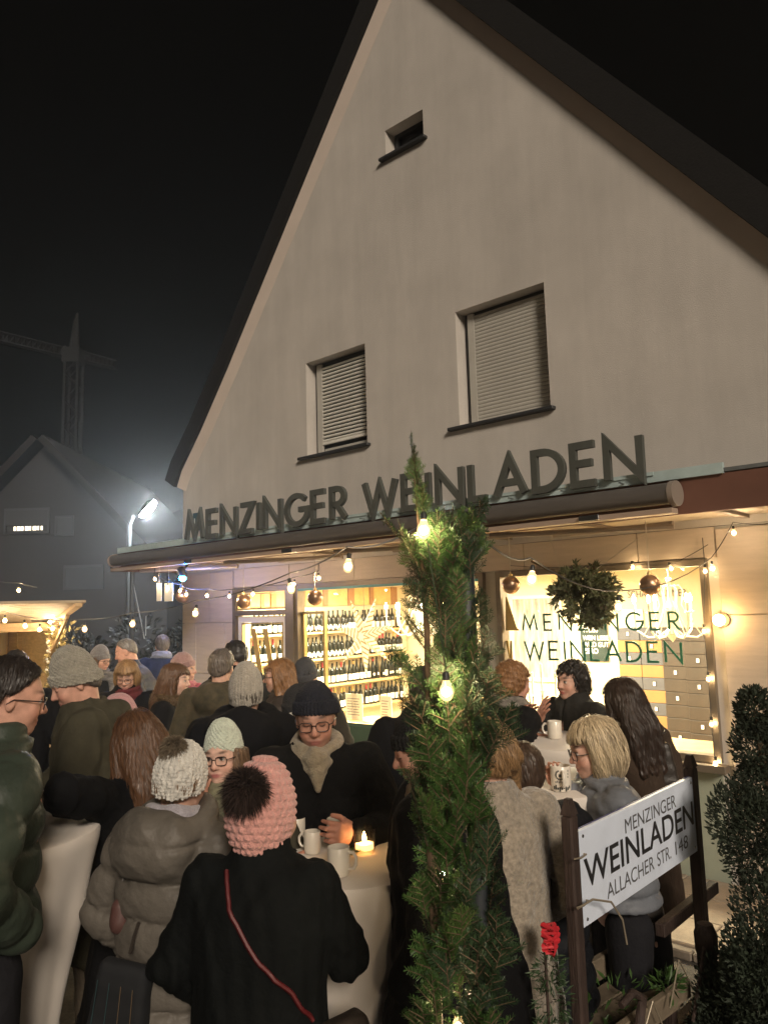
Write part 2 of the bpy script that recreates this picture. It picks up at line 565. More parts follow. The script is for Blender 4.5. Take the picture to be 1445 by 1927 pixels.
def glyph_mb(ch, h, th, y0, y1):
    """strokes with mitred corners, thickness inside the cap height"""
    mb = MB()
    w, strokes = GLYPH[ch]
    for si, st in enumerate(strokes):
        pts = [Vector((x * h, th / 2 + y * (h - th))) for x, y in st]
        pts = [q for i, q in enumerate(pts) if i == 0 or (q - pts[i - 1]).length > 1e-5]
        L, R = [], []
        n = len(pts)
        for i in range(n):
            a = (pts[i] - pts[i - 1]).normalized() if i else None
            b = (pts[i + 1] - pts[i]).normalized() if i < n - 1 else None
            if a is None:
                d, k = b, 1
            elif b is None:
                d, k = a, 1
            else:
                d = (a + b).normalized()
                k = min(1 / max(d.dot(a), 0.2), 2.6)
            nn = Vector((-d.y, d.x)) * th / 2 * k
            L.append(pts[i] + nn)
            R.append(pts[i] - nn)
        if n > 6 and ch in 'G':
            pass
        e = 0.0004 * si
        v, f = [], []
        for i in range(n):
            for q, yy in ((L[i], y0 - e), (R[i], y0 - e), (R[i], y1 + e), (L[i], y1 + e)):
                v.append((q.x, yy, q.y))
        for i in range(n - 1):
            for k in range(4):
                f.append((i * 4 + k, i * 4 + (k + 1) % 4, i * 4 + 4 + (k + 1) % 4, i * 4 + 4 + k))
        f += [(3, 2, 1, 0), tuple((n - 1) * 4 + k for k in range(4))]
        mb.add(v, f)
    return mb, w * h


def fix_normals(me):
    bm = bmesh.new()
    bm.from_mesh(me)
    bmesh.ops.recalc_face_normals(bm, faces=bm.faces)
    bm.to_mesh(me)
    bm.free()
    return me


def lettering(word, h, th, y0, y1, m, parent, u0, u1, z, name='letter'):
    """spreads the capitals of word from u0 to u1, each a mesh of its own"""
    ws = [GLYPH[c][0] * h if c != ' ' else 0.2 * h for c in word]
    gap = (u1 - u0 - sum(ws)) / (len(word) - 1)
    x = u0
    cache = {}
    for c, w in zip(word, ws):
        if c != ' ':
            if c not in cache:
                mb, _ = glyph_mb(c, h, th, y0, y1)
                cache[c] = fix_normals(mb.mesh('letter', m))
            link(name, cache[c], parent, (x, 0, z))
        x += w + gap
# ---------------------------------------------------------------- the shop building
def holed_panel(outer, holes, y):
    loops = [[Vector((u, z, 0)) for u, z in outer]] + [[Vector((u, z, 0)) for u, z in h] for h in holes]
    flat = [p for l in loops for p in l]
    tris = tessellate_polygon(loops)
    v = [(p.x, y, p.y) for p in flat]
    f = []
    for a, b, c in tris:
        A, B, Cc = flat[a], flat[b], flat[c]
        cr = (B.x - A.x) * (Cc.y - A.y) - (B.y - A.y) * (Cc.x - A.x)
        f.append((a, b, c) if cr > 0 else (a, c, b))
    return v, f


shop = fthing('wine_shop', 'pale plastered gabled house with a wine shop on its ground floor', 'building')
AP = (-0.96, 9.02)
LE = [(-5.09, 3.75), (-4.98, 3.95), (-4.55, 4.42), (-3.96, 5.14), (-2.12, 7.52)]
RE = [(0.55, 7.03), (2.42, 4.57), (3.05, 3.74), (3.17, 3.55)]
WIN = {'attic': (-1.17, -0.73, 6.92, 7.22), 'left': (-2.50, -1.64, 3.82, 4.91), 'right': (-0.33, 0.57, 3.78, 4.91)}
outer = [(-5.09, 2.6), (3.17, 2.6)] + RE[::-1] + [AP] + LE[::-1]
rv = 0.17
holes = []
for k, (a, b, c, d) in WIN.items():
    holes.append([(a - 0.09, c), (a - 0.09, d + 0.02), (b, d + 0.02), (b, c)])
mb = MB()
mb.add(*holed_panel(outer, holes, 0))
for k, (a, b, c, d) in WIN.items():       # the reveals
    a -= 0.09
    d += 0.02
    mb.add([(a, 0, c), (a, rv, c), (a, rv, d), (a, 0, d)], [(0, 1, 2, 3)])
    mb.add([(b, 0, c), (b, rv, c), (b, rv, d), (b, 0, d)], [(3, 2, 1, 0)])
    mb.add([(a, 0, d), (a, rv, d), (b, rv, d), (b, 0, d)], [(0, 1, 2, 3)])
    mb.add([(a, 0, c), (a, rv, c), (b, rv, c), (b, 0, c)], [(3, 2, 1, 0)])
    mb.box(a - 0.1, b + 0.1, rv + 0.14, rv + 0.2, c - 0.1, d + 0.1)
# side walls and back
mb.box(-5.09, -4.9, 0.25, 8.0, 0, 3.7)
mb.box(3.0, 3.17, 0.25, 8.0, 0, 3.5)
mb.build('gable_wall', M['plaster'], shop)


def slope_band(pts, w0, w1, na, nb, nc, side):
    """strip that follows the gable edge: from w0 (inside) to w1 (outside) measured square to the slope"""
    mb = MB()
    rows = []
    for i, p in enumerate(pts):
        p = Vector(p)
        a = Vector(pts[max(i - 1, 0)])
        b = Vector(pts[min(i + 1, len(pts) - 1)])
        t = (b - a).normalized()
        nrm = Vector((-t.y, t.x)) * side
        q0, q1 = p - nrm * w0, p + nrm * w1
        rows.append([(q0.x, -na, q0.y), (q1.x, -nb, q1.y), (q1.x, nc, q1.y), (q0.x, nc, q0.y)])
    v = [q for r in rows for q in r]
    f = []
    for i in range(len(rows) - 1):
        for k in range(4):
            f.append((i * 4 + k, i * 4 + (k + 1) % 4, i * 4 + 4 + (k + 1) % 4, i * 4 + 4 + k))
    f += [(0, 1, 2, 3), tuple(len(v) - 4 + k for k in (3, 2, 1, 0))]
    mb.add(v, f)
    return mb


def upto_apex(pts):
    return pts + [AP]


for pts, sd in ((upto_apex(LE), 1), (upto_apex(RE[::-1]), -1)):
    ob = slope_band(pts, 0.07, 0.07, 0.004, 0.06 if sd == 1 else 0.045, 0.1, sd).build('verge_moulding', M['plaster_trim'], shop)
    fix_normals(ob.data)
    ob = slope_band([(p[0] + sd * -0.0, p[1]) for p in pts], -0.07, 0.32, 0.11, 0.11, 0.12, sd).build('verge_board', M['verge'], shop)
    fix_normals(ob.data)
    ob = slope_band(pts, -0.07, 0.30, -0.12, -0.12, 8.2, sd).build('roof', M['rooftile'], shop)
    fix_normals(ob.data)

# upstairs windows
def frame_rect(mb, a, b, c, d, w, y0, y1):
    mb.box(a, a + w, y0, y1, c, d)
    mb.box(b - w, b, y0, y1, c, d)
    mb.box(a + w, b - w, y0, y1, d - w, d)
    mb.box(a + w, b - w, y0, y1, c, c + w)


for k, (a, b, c, d) in WIN.items():
    w = MB()
    frame_rect(w, a - 0.07, b - 0.002, c + 0.002, d + 0.016, 0.045, rv - 0.03, rv + 0.05)
    win = w.build('window', M['frame_dark'], shop)
    MB().box(a - 0.03, b - 0.04, rv + 0.015, rv + 0.021, c + 0.04, d - 0.03).build('pane', M['glass'] if k == 'x' else M['house_dark'], win)
    s = MB()
    s.bbox(a - 0.2 if k != 'attic' else a - 0.15, b + 0.05, -0.06, rv - 0.035, c - 0.035, c - 0.004)
    s.build('sill', M['frame_dark'], win)
    if k == 'attic':
        MB().box(a + 0.1, b - 0.06, rv - 0.012, rv - 0.002, d - 0.10, d - 0.085).build('handle', M['frame_dark'], win)
        continue
    pale = k == 'left'
    n = 21 if pale else 30
    z0, z1 = (c + 0.16, d - 0.03) if pale else (c + 0.03, d - 0.02)
    pitch = (z1 - z0) / n
    sl = MB()
    xa, xb = a + (0.06 if pale else 0.05), b - 0.01
    hh = pitch * (0.70 if pale else 0.94)
    # curved slat profile
    prof = [(xq, zq) for xq, zq in ((0.0, 0), (-(0.012 if pale else 0.005), hh * 0.3), (-(0.012 if pale else 0.005), hh * 0.7), (0.0, hh))]
    v = [(x, y, z) for x in (xa, xb) for y, z in prof]
    sl.add(v, [(0, 4, 5, 1), (1, 5, 6, 2), (2, 6, 7, 3), (0, 1, 2, 3), (7, 6, 5, 4), (3, 7, 4, 0)])
    me = fix_normals(sl.mesh('slat', M['shutter_pale' if pale else 'shutter']))
    for i in range(n):
        link('slat', me, win, (0, rv - 0.045, z0 + i * pitch))
    g = MB()
    g.box(a - 0.025, xa - 0.004, rv - 0.06, rv - 0.035, c + 0.03, d)
    g.build('guide_rail', M['shutter'], win)
    if pale:
        MB().box(xa, xb, rv - 0.064, rv - 0.036, z0 - 0.035, z0 - 0.004).build('shutter_end_bar', M['shutter_pale'], win)
        MB().box(a + 0.08, b - 0.12, rv - 0.05, rv - 0.034, c + 0.05, c + 0.075).build('lower_rail', M['shutter'], win)

# ground floor masonry
D0, D1, W0, W1, W2, W3 = -3.98, -2.93, -2.82, -0.22, -0.08, 1.80
mb = MB()
mb.box(-5.085, D0, 0.03, 0.25, 0, 2.6)
mb.box(W1, W2, 0.03, 0.25, 0, 2.36)
mb.box(W0, W1, 0.03, 0.25, 0, 0.5)
mb.box(W2, W3, 0.03, 0.25, 0, 0.87)
mb.box(W3, 3.165, 0.03, 0.25, 0, 2.6)
mb.box(D0, W3, 0.032, 0.248, 2.363, 2.6)
mb.build('ground_floor_wall', M['plaster'], shop)
clad = MB().box(W0 + 0.01, W1 - 0.01, 0.022, 0.03, 0.0, 0.49).build('stone_cladding', M['soffit'], shop)
MB().box(W2 + 0.01, W3 - 0.01, 0.02, 0.029, 0.0, 0.86).build('render_panel', mat('grey_green_render', (0.34, 0.37, 0.29), 0.9, var=0.12, vscale=3), clad)


def panels(u0, u1, z0, z1, pw, ph, off=0):
    z = z0
    r = 0
    while z < z1 - 0.02:
        h = min(ph, z1 - z)
        u = u0 - (pw * 0.5 if (r + off) % 2 else 0)
        while u < u1 - 0.02:
            a, b = max(u, u0), min(u + pw, u1)
            if b - a > 0.05:
                p = MB().bbox(a + 0.003, b - 0.003, -0.006 + random.uniform(0, 0.003), 0.029, z + 0.003, z + h - 0.003, 0.003)
                p.build('stone_panel', M['travertine'], clad)
            u += pw
        z += h
        r += 1


panels(W3 + 0.08, 3.16, 0.02, 2.6, 1.3, 0.64)
panels(-5.085, D0 - 0.005, 0.02, 2.6, 0.62, 0.64, 1)
panels(D0 + 0.003, W3 + 0.075, 2.365, 2.6, 1.05, 0.3)

# door and shop windows
fr = MB()
frame_rect(fr, D0, D1 + 0.0, 0.02, 2.36, 0.06, -0.02, 0.10)
fr.box(D0 + 0.06, D1 - 0.06, -0.02, 0.10, 2.02, 2.08)
doorframe = fr.build('door_frame', M['bronze'], shop)
MB().box(D1, W0, -0.045, 0.12, 0.02, 2.36).build('mullion', M['bronze'], doorframe)
tr = MB()
frame_rect(tr, D0 + 0.07, D1 - 0.07, 2.09, 2.29, 0.018, 0.0, 0.05)
tr.box((D0 + D1) / 2 - 0.01, (D0 + D1) / 2 + 0.01, 0.002, 0.048, 2.108, 2.272)
tr.build('transom', M['brass'], doorframe)
MB().box(D0 + 0.09, D1 - 0.09, 0.02, 0.026, 2.11, 2.27).build('transom_pane', M['glass'], doorframe)
dl = MB()
frame_rect(dl, D0 + 0.065, D1 - 0.065, 0.03, 2.01, 0.075, 0.02, 0.07)
door = dl.build('door', M['white_wood'], shop)
b = MB()
frame_rect(b, D0 + 0.145, D1 - 0.145, 0.11, 1.93, 0.014, 0.012, 0.06)
b.build('glazing_bead', M['brass'], door)
MB().box(D0 + 0.155, D1 - 0.155, 0.04, 0.046, 0.12, 1.92).build('pane', M['glass'], door)
MB().tube([(D1 - 0.10, 0.0, 0.9), (D1 - 0.10, -0.03, 0.95), (D1 - 0.10, -0.03, 1.35), (D1 - 0.10, 0.0, 1.4)], 0.012, 8).build('handle', M['chrome'], door)
# gold chevrons on the door glass
for sx in (0.30, 0.52):
    g = MB()
    x = D0 + sx
    g.prism([(x, 1.86), (x + 0.09, 1.86), (x + 0.24, 1.25), (x + 0.15, 1.25)], 0.030, 0.034)
    g.build('gold_logo', M['gold'], door)

for (a, b_, c, nm) in ((W0, W1, 0.5, 0), (W2, W3, 0.87, 1)):
    f = MB()
    frame_rect(f, a, b_, c, 2.36, 0.05, -0.02, 0.09)
    swf = f.build('shop_window', M['bronze'], shop)
    MB().box(a + 0.045, b_ - 0.045, 0.03, 0.038, c + 0.045, 2.315).build('pane', M['glass'], swf)
    if nm == 0:
        MB().box(a + 0.05, b_ - 0.05, -0.012, 0.028, 2.285, 2.312).build('teal_reflection_strip', M['teal'], swf)  # coloured strip paints in a teal reflection along the window head
        f2 = MB()
        frame_rect(f2, a + 0.055, a + 0.42, c + 0.055, 2.05, 0.03, 0.045, 0.09)
        f2.build('inner_casement', M['brass'], swf)
    else:
        MB().bbox(a - 0.02, b_ + 0.05, -0.10, 0.0, c - 0.06, c - 0.004).build('sill', M['bronze'], swf)
        lettering('MENZINGER', 0.15, 0.017, 0.022, 0.026, M['green_vinyl'], swf, 0.16, 1.55, 1.825, 'green_letter')
        lettering('WEINLADEN', 0.17, 0.019, 0.022, 0.026, M['green_vinyl'], swf, 0.17, 1.55, 1.575, 'green_letter')
        g = MB()
        g.prism([(-0.02, 1.84), (-0.02, 1.83), (0.12, 1.83), (0.12, 1.84), (0.10, 1.85), (0.01, 2.13), (-0.005, 2.13)][::1], 0.022, 0.026)
        g.build('gold_logo', M['gold'], swf)
        g = MB()
        g.prism([(-0.03, 1.74), (0.02, 1.50), (0.035, 1.50), (0.04, 1.74), (0.02, 1.74), (0.01, 1.60), (0.0, 1.74)], 0.022, 0.026)
        g.build('gold_logo', M['gold'], swf)

# ---------------------------------------------------------------- canopy, awning and the big letters
can = fthing('canopy', 'flat roofed entrance canopy with terracotta fascia over the shop front', 'canopy')
MB().box(-5.2, 3.4, -0.80, -0.008, 2.66, 2.84).build('canopy_slab', M['soffit'], can)
MB().box(-5.24, 3.44, -0.84, -0.805, 2.62, 2.86).build('fascia', M['terracotta'], can)
MB().box(-5.24, -5.205, -0.80, -0.01, 2.62, 2.86).build('fascia', M['terracotta'], can)
MB().box(-5.25, 3.45, -0.85, -0.012, 2.865, 2.89).build('canopy_covering', M['canopy_top'], can)
fl = MB()
fl.box(-5.26, 2.25, -0.862, -0.83, 2.855, 2.925)
fl.build('flashing', M['rail'], can)
for i in range(9):
    u = -4.9 + i * 1.0
    MB().box(u, u + 0.05, -0.79, -0.06, 2.632, 2.657).build('soffit_batten', M['awning_arm'], can)

awn = fthing('awning', 'brown rolled up awning cassette along the canopy edge', 'awning')
prof = [(-0.95 + 0.095 * math.copysign(abs(math.cos(t)) ** 0.7, math.cos(t)), 2.752 + 0.068 * math.copysign(abs(math.sin(t)) ** 0.7, math.sin(t))) for t in np.linspace(0, 2 * math.pi, 20, endpoint=False)]


def extr_u(poly, u0, u1):
    n = len(poly)
    v = [(u0, y, z) for y, z in poly] + [(u1, y, z) for y, z in poly]
    f = [tuple(range(n)), tuple(range(2 * n - 1, n - 1, -1))] + [((k + 1) % n, k, n + k, n + (k + 1) % n) for k in range(n)]
    return MB().add(v, f)


def AO(mb, name, m, smooth=True):
    me = mb.mesh(name, m, smooth)
    fix_normals(me)
    return link(name, me, awn)


AO(extr_u(prof, -5.13, 1.95), 'cassette', M['awning'])
capp = [(-0.95 + 0.105 * math.cos(t), 2.748 + 0.085 * math.sin(t)) for t in np.linspace(0, 2 * math.pi, 20, endpoint=False)]
AO(extr_u(capp, 1.951, 1.985), 'end_cap', M['awning_arm'])
AO(extr_u(capp, -5.16, -5.131), 'end_cap', M['awning_bar'])
AO(extr_u([(-1.03, 2.615), (-0.93, 2.615), (-0.93, 2.65), (-1.03, 2.65)], -5.12, 1.97), 'front_bar', M['awning_bar'], False)
for u in (-3.4, -1.75, -0.1, 1.4):
    o = AO(MB().bbox(u - 0.075, u + 0.075, -1.06, -1.035, 2.615, 2.655), 'joint_fitting', M['chrome'], False)
for (ua, ub) in ((-4.7, -3.3), (-3.0, -1.6), (-1.3, 0.1), (0.45, 1.75)):
    AO(MB().tube([(ua, -0.86, 2.60), (ub, -0.45, 2.585)], 0.022, 6), 'arm', M['awning_arm'])
    AO(MB().tube([(ub, -0.46, 2.605), (ua + 0.25, -0.30, 2.61)], 0.018, 6), 'arm', M['awning_arm'])

sg = fthing('shop_sign', 'row of large grey capital letters standing on the canopy edge', 'sign')
lettering('MENZINGER WEINLADEN', 0.335, 0.054, -0.915, -0.875, M['letter'], sg, -3.66, 1.73, 2.875, 'letter')
MB().box(-3.75, 1.8, -0.873, -0.866, 2.90, 2.925).build('mounting_rail', M['rail'], sg)
for i in range(24):
    MB().box(-3.6 + i * 0.225, -3.585 + i * 0.225, -0.93, -0.862, 2.868, 2.874).build('mounting_foot', M['chrome'], sg)

hn = fthing('house_number_plate', 'small dark house number plate behind the letter M', 'number plate')
uu, zz = fac(373, 982, 0.0)
MB().box(uu - 0.09, uu + 0.09, -0.02, -0.003, zz - 0.12, zz + 0.12).build('plate', mat('number_blue', (0.02, 0.07, 0.09), 0.4), hn)
me = text_mesh('148', 0.11, M['chalk'], 0.001, 0.002, 'CENTER', 0.8)
link('number', me, hn, (uu, -0.023, zz - 0.03), UPRIGHT)

# ---------------------------------------------------------------- inside the shop
room = MB()
RB = 4.3
v = [(-4.85, 0.26, 0.03), (2.98, 0.26, 0.03), (2.98, RB, 0.03), (-4.85, RB, 0.03)]
room.add(v, [(0, 1, 2, 3)])
room.build('shop_floor', M['room_floor'], shop)
room = MB()
z1 = 2.52
room.add([(-4.85, 0.26, z1), (2.98, 0.26, z1), (2.98, RB, z1), (-4.85, RB, z1)], [(3, 2, 1, 0)])
room.build('shop_ceiling', M['room_wall'], shop)
room = MB()
room.add([(-4.85, 0.26, 0.03), (-4.85, RB, 0.03), (-4.85, RB, z1), (-4.85, 0.26, z1)], [(0, 1, 2, 3)])
room.add([(2.98, 0.26, 0.03), (2.98, RB, 0.03), (2.98, RB, z1), (2.98, 0.26, z1)], [(3, 2, 1, 0)])
room.add([(-4.85, RB, 0.03), (2.98, RB, 0.03), (2.98, RB, z1), (-4.85, RB, z1)], [(0, 1, 2, 3)])
room.build('shop_inner_wall', M['room_wall'], shop)

SU = -4.84
sh = fthing('wall_shelf', 'long wooden wine shelf on the inner side wall of the shop', 'shelf')
for z in (0.58, 0.96, 1.355, 1.745):
    MB().bbox(SU, SU + 0.30, 0.6, 4.1, z - 0.03, z).build('shelf_board', M['shelf_wood'], sh)
for y in (0.6, 2.3, 4.1):
    MB().box(SU, SU + 0.04, y - 0.02, y + 0.02, 0.04, 1.71).build('upright', M['bronze'], sh)
MB().box(SU, SU + 0.03, 0.62, 4.08, 0.1, 0.5).build('back_panel', M['room_wall'], sh)
wc = fthing('wooden_wall_lining', 'pale and brown wooden box lids lined up above the top shelf', 'wood lining')
y = 0.9
k = 0
while y < 4.0:
    w_ = (0.36, 0.10, 0.44, 0.14)[k % 4]
    MB().bbox(SU, SU + 0.05 + 0.02 * (k % 2), y + 0.004, y + w_ - 0.004, 2.13, 2.42).build('box_lid', M['crate_wood'] if k % 2 == 0 else M['crate_brown'], wc)
    y += w_
    k += 1

bot_prof = [(0.001, 0.0), (0.036, 0.0), (0.0375, 0.006), (0.0375, 0.185), (0.033, 0.205), (0.020, 0.228), (0.0145, 0.245), (0.0135, 0.295), (0.015, 0.297), (0.015, 0.31), (0.001, 0.311)]
me_bot = MB().lathe(bot_prof, n=12).mesh('wine_bottle', M['bottle'], True)
bord_prof = [(0.001, 0.0), (0.034, 0.0), (0.036, 0.006), (0.036, 0.16), (0.030, 0.20), (0.019, 0.25), (0.0145, 0.28), (0.0145, 0.335), (0.001, 0.336)]
me_bot2 = MB().lathe(bord_prof, n=12).mesh('wine_bottle', M['bottle'], True)


def lab_mesh(zz, r, a0, a1, shear=0.0, n=6):
    mb = MB()
    v = []
    for i in range(n + 1):
        w_ = a0 + (a1 - a0) * i / n
        s = shear * (abs((i % 4) - 2) / 2 - 0.5)
        for z in zz:
            v.append((r * math.cos(w_), r * math.sin(w_), z + s))
    f = [(i * 2, i * 2 + 2, i * 2 + 3, i * 2 + 1) for i in range(n)]
    return mb.add(v, f).mesh('label', M['label'], True)


me_lab = lab_mesh((0.03, 0.12), 0.0385, -1.2, 1.2)
me_lab2 = lab_mesh((0.035, 0.085), 0.0385, -1.5, 1.5, 0.05, 8)
me_lab3 = lab_mesh((0.05, 0.09), 0.0375, -0.6, 0.6)
me_caps = {k: MB().lathe([(0.001, 0.24), (0.016, 0.24), (0.016, 0.313), (0.001, 0.3135)], n=10).mesh('capsule', M[k], True) for k in ('bottle', 'bottle_red', 'bottle_gold')}
for row, (z, ya, yb) in enumerate(((1.745, 0.85, 3.98), (1.355, 0.85, 3.98), (0.96, 0.85, 4.0), (0.58, 1.6, 3.9))):
    y = ya
    i = 0
    rn = ('top', 'second', 'third', 'lowest')[row]
    while y < yb:
        zig = row < 2 and 1.55 < y < 2.75
        late = row == 2 and y > 2.6
        sp = 'zig' if zig else ('tall' if late else 'plain')
        d = {'zig': 'bottle with wavy white label on the %s shelf',
             'tall': 'tall dark bottle on the %s shelf',
             'plain': 'bottle with white label on the %s shelf'}[sp] % rn
        o = link('wine_bottle', me_bot2 if late else me_bot, None, fw(SU + 0.17 + random.uniform(-0.02, 0.03), -y, z), (0, 0, RZ + random.uniform(-0.3, 0.1)))
        o.scale = (1, 1, random.uniform(0.97, 1.04))
        nth = '%d%s' % (i + 1, 'th' if 10 < i + 1 < 14 else {1: 'st', 2: 'nd', 3: 'rd'}.get((i + 1) % 10, 'th'))
        tag(o, d + ', ' + nth + ' from the door end', 'bottle', 'wine bottles on the wall shelf')
        link('label', me_lab2 if zig else (me_lab3 if late and random.random() < 0.5 else me_lab), o)
        r_ = random.random()
        if row >= 1 and r_ < 0.30 and not zig:
            link('capsule', me_caps['bottle_red' if r_ < 0.17 else 'bottle_gold'], o)
        y += random.uniform(0.086, 0.098)
        i += 1

# back wall: mirror, chalkboard, notice, words
BW = -(RB - 0.006)


def rect_at(px0, py0, px1, py1, n):
    a, z1_ = fac(px0, py0, n)
    b_, z0_ = fac(px1, py1, n)
    return a, b_, z0_, z1_


a, b_, c, d = rect_at(957, 1122, 1066, 1284, BW)
pic = fthing('wall_picture', 'tall framed picture of pale birch trunks on the back wall', 'picture')
f = MB()
frame_rect(f, a, b_, c, d, 0.05, -BW - 0.04, -BW)
f.build('picture_frame', M['white_wood'], pic)
MB().box(a + 0.05, b_ - 0.05, -BW - 0.02, -BW - 0.002, c + 0.05, d - 0.05).build('canvas', mat('birch_print', (0.50, 0.46, 0.38), 0.6, col2=(0.12, 0.11, 0.09), vscale=7, stretch=(2.2, 1, 0.35)), pic)

a, b_, c, d = rect_at(1090, 1140, 1146, 1245, BW)
cb = fthing('chalkboard', 'black chalkboard with handwritten wine list on the back wall', 'chalkboard')
MB().bbox(a, b_, -BW - 0.03, -BW, c, d).build('board', M['chalkboard'], cb)
hgt = d - c
for t, zz_, sz in (('TELLER', 0.86, 0.085), ('FAKTEN', 0.76, 0.085), ('NR.1', 0.63, 0.10), ('WEISS', 0.52, 0.09), ('WEIN LIEBE', 0.38, 0.078), ('WILD GUT', 0.26, 0.082), ('ZERO', 0.14, 0.09)):
    link('chalk_words', text_mesh(t, sz * 1.15, M['chalk'], 0.0008, 0.002, 'LEFT', 0.85), cb, (a + 0.04, -BW - 0.033, c + hgt * zz_), UPRIGHT)
a, b_, c, d = rect_at(1170, 1147, 1212, 1190, BW)
po = fthing('notice', 'white paper notice hanging above the wine cartons', 'notice')
MB().box(a, b_, -BW - 0.012, -BW, c, d).build('sheet', M['paper'], po)
uu, zz = fac(1180, 1121, BW)
u2, z2 = fac(1292, 1121, BW)
me = text_mesh('SCHATZKAMMER', 0.135, M['ink_grey'], 0.001, 0.0, 'LEFT')
wid = max(v_.co.x for v_ in me.vertices)
me.transform(Matrix.Diagonal(((u2 - uu) / wid, 1, 1, 1)))
link('wall_lettering', me, shop, (uu, -BW - 0.004, zz - 0.03), UPRIGHT)

# wine cartons stacked at the right
ORD = ['lowest', 'second', 'third', 'fourth', 'fifth', 'sixth', 'seventh', 'eighth', 'ninth', 'tenth', 'eleventh', 'twelfth', 'thirteenth', 'fourteenth']
CW, CH = 0.262, 0.133
cart = {}
for nm, m in (('yellow', M['carton']), ('grey', M['carton_grey']), ('dark', M['carton_shaded'])):
    cart[nm] = MB().bbox(-CW / 2 + 0.001, CW / 2 - 0.001, -0.16, 0.16, 0.0, CH - 0.002, 0.005).mesh('carton', m)
me_hole = MB().box(-0.022, 0.022, -0.1635, -0.161, 0.045, 0.095).mesh('handle_hole', M['ink'])
me_tab = MB().box(-0.014, 0.014, -0.1665, -0.164, 0.05, 0.09).mesh('carton_print', M['paper'])
ca, z_ = fac(1167, 1300, -2.3)
for cidx in range(6):
    for r_ in range(13):
        front = cidx < 2
        kind = ('yellow' if r_ % 2 else 'grey') if front else 'dark'  # the right columns are coloured dark to paint the shaded side
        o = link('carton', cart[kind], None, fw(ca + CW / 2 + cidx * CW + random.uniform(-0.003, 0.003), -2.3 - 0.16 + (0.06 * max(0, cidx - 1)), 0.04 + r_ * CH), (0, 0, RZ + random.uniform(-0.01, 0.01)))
        colw = ('first', 'second', 'third', 'fourth', 'fifth', 'sixth')[cidx]
        tag(o, '%s wine carton, %s from the floor in the %s column from the left' % ({'yellow': 'yellow brown', 'grey': 'grey', 'dark': 'shade darkened'}[kind], ORD[r_], colw), 'carton', 'stacked wine cartons')
        if (cidx * 7 + r_ * 3) % 5 < 2:
            link('handle_hole', me_hole, o)
            link('carton_print', me_tab, o)

# window seat and display table
ws = fthing('window_seat', 'pale wooden ledge inside the right shop window', 'ledge')
MB().bbox(W2 + 0.02, W3 + 0.0, 0.10, 0.62, 0.875, 0.915).build('ledge_board', M['shelf_wood'], ws)
MB().box(W2 + 0.02, W3 - 0.02, 0.58, 0.61, 0.05, 0.874).build('ledge_front', M['shelf_wood'], ws)
dt = fthing('display_table', 'wooden display table inside the left shop window', 'table')
MB().bbox(-2.55, -0.55, 0.35, 0.95, 0.76, 0.80).build('tabletop', M['shelf_wood'], dt)
for x in (-2.5, -0.6):
    for y in (0.4, 0.9):
        MB().box(x - 0.025, x + 0.025, y - 0.025, y + 0.025, 0.03, 0.759).build('leg', M['shelf_wood'], dt)
gc = fthing('glass_tray', 'dark tray crowded with wine glasses on the display table', 'tray', -1.25, -0.62, 0.801)
MB().bbox(-0.26, 0.26, -0.16, 0.16, 0.0, 0.10).build('tray', M['frame_dark'], gc)
MB().box(-0.2, -0.1, -0.164, -0.161, 0.03, 0.07).build('paper_tag', M['paper'], gc)
wg = MB()
gm = glass_mat('wine_glass', (0.93, 0.93, 0.9))
for i in range(6):
    for j in range(3):
        wg.lathe([(0.004, 0.1), (0.004, 0.16), (0.03, 0.20), (0.034, 0.23), (0.026, 0.27)], (-0.21 + i * 0.085, -0.1 + j * 0.1, 0), 8)
o = wg.build('wine_glasses', mat('pale_glass', (0.8, 0.78, 0.7), 0.15, spec=0.8), gc, True)
o['kind'] = 'stuff'
for (px, py0, py1, lb) in ((660, 1298, 1352, 'white price list card standing left on the display table'), (672, 1320, 1378, 'white price list card standing before the other card'), (725, 1285, 1340, 'white price list card standing beside the glass tray')):
    uu, zt = fac(px, py0, -0.6)
    o = fthing('price_card', lb, 'card', uu, -0.6, 0.801)
    MB().box(-0.085, 0.085, -0.003, 0.003, 0, 0.29).build('card', M['paper'], o)
    for q in range(7):
        MB().box(-0.06, 0.04 - 0.01 * (q % 3), -0.0045, -0.0035, 0.05 + q * 0.03, 0.057 + q * 0.03).build('printed_line', M['ink_grey'], o)
barrel = fthing('small_barrel', 'small wooden barrel standing on the display table', 'barrel', -0.95, -0.85, 0.801)
MB().lathe([(0.001, 0), (0.10, 0), (0.125, 0.08), (0.13, 0.15), (0.125, 0.22), (0.10, 0.30), (0.001, 0.30)], n=18).build('staves', M['crate_wood'], barrel, True)
for z in (0.07, 0.22):
    MB().lathe([(0.126, z), (0.131, z), (0.131, z + 0.02), (0.126, z + 0.02)], n=18).build('hoop', M['bronze'], barrel, True)

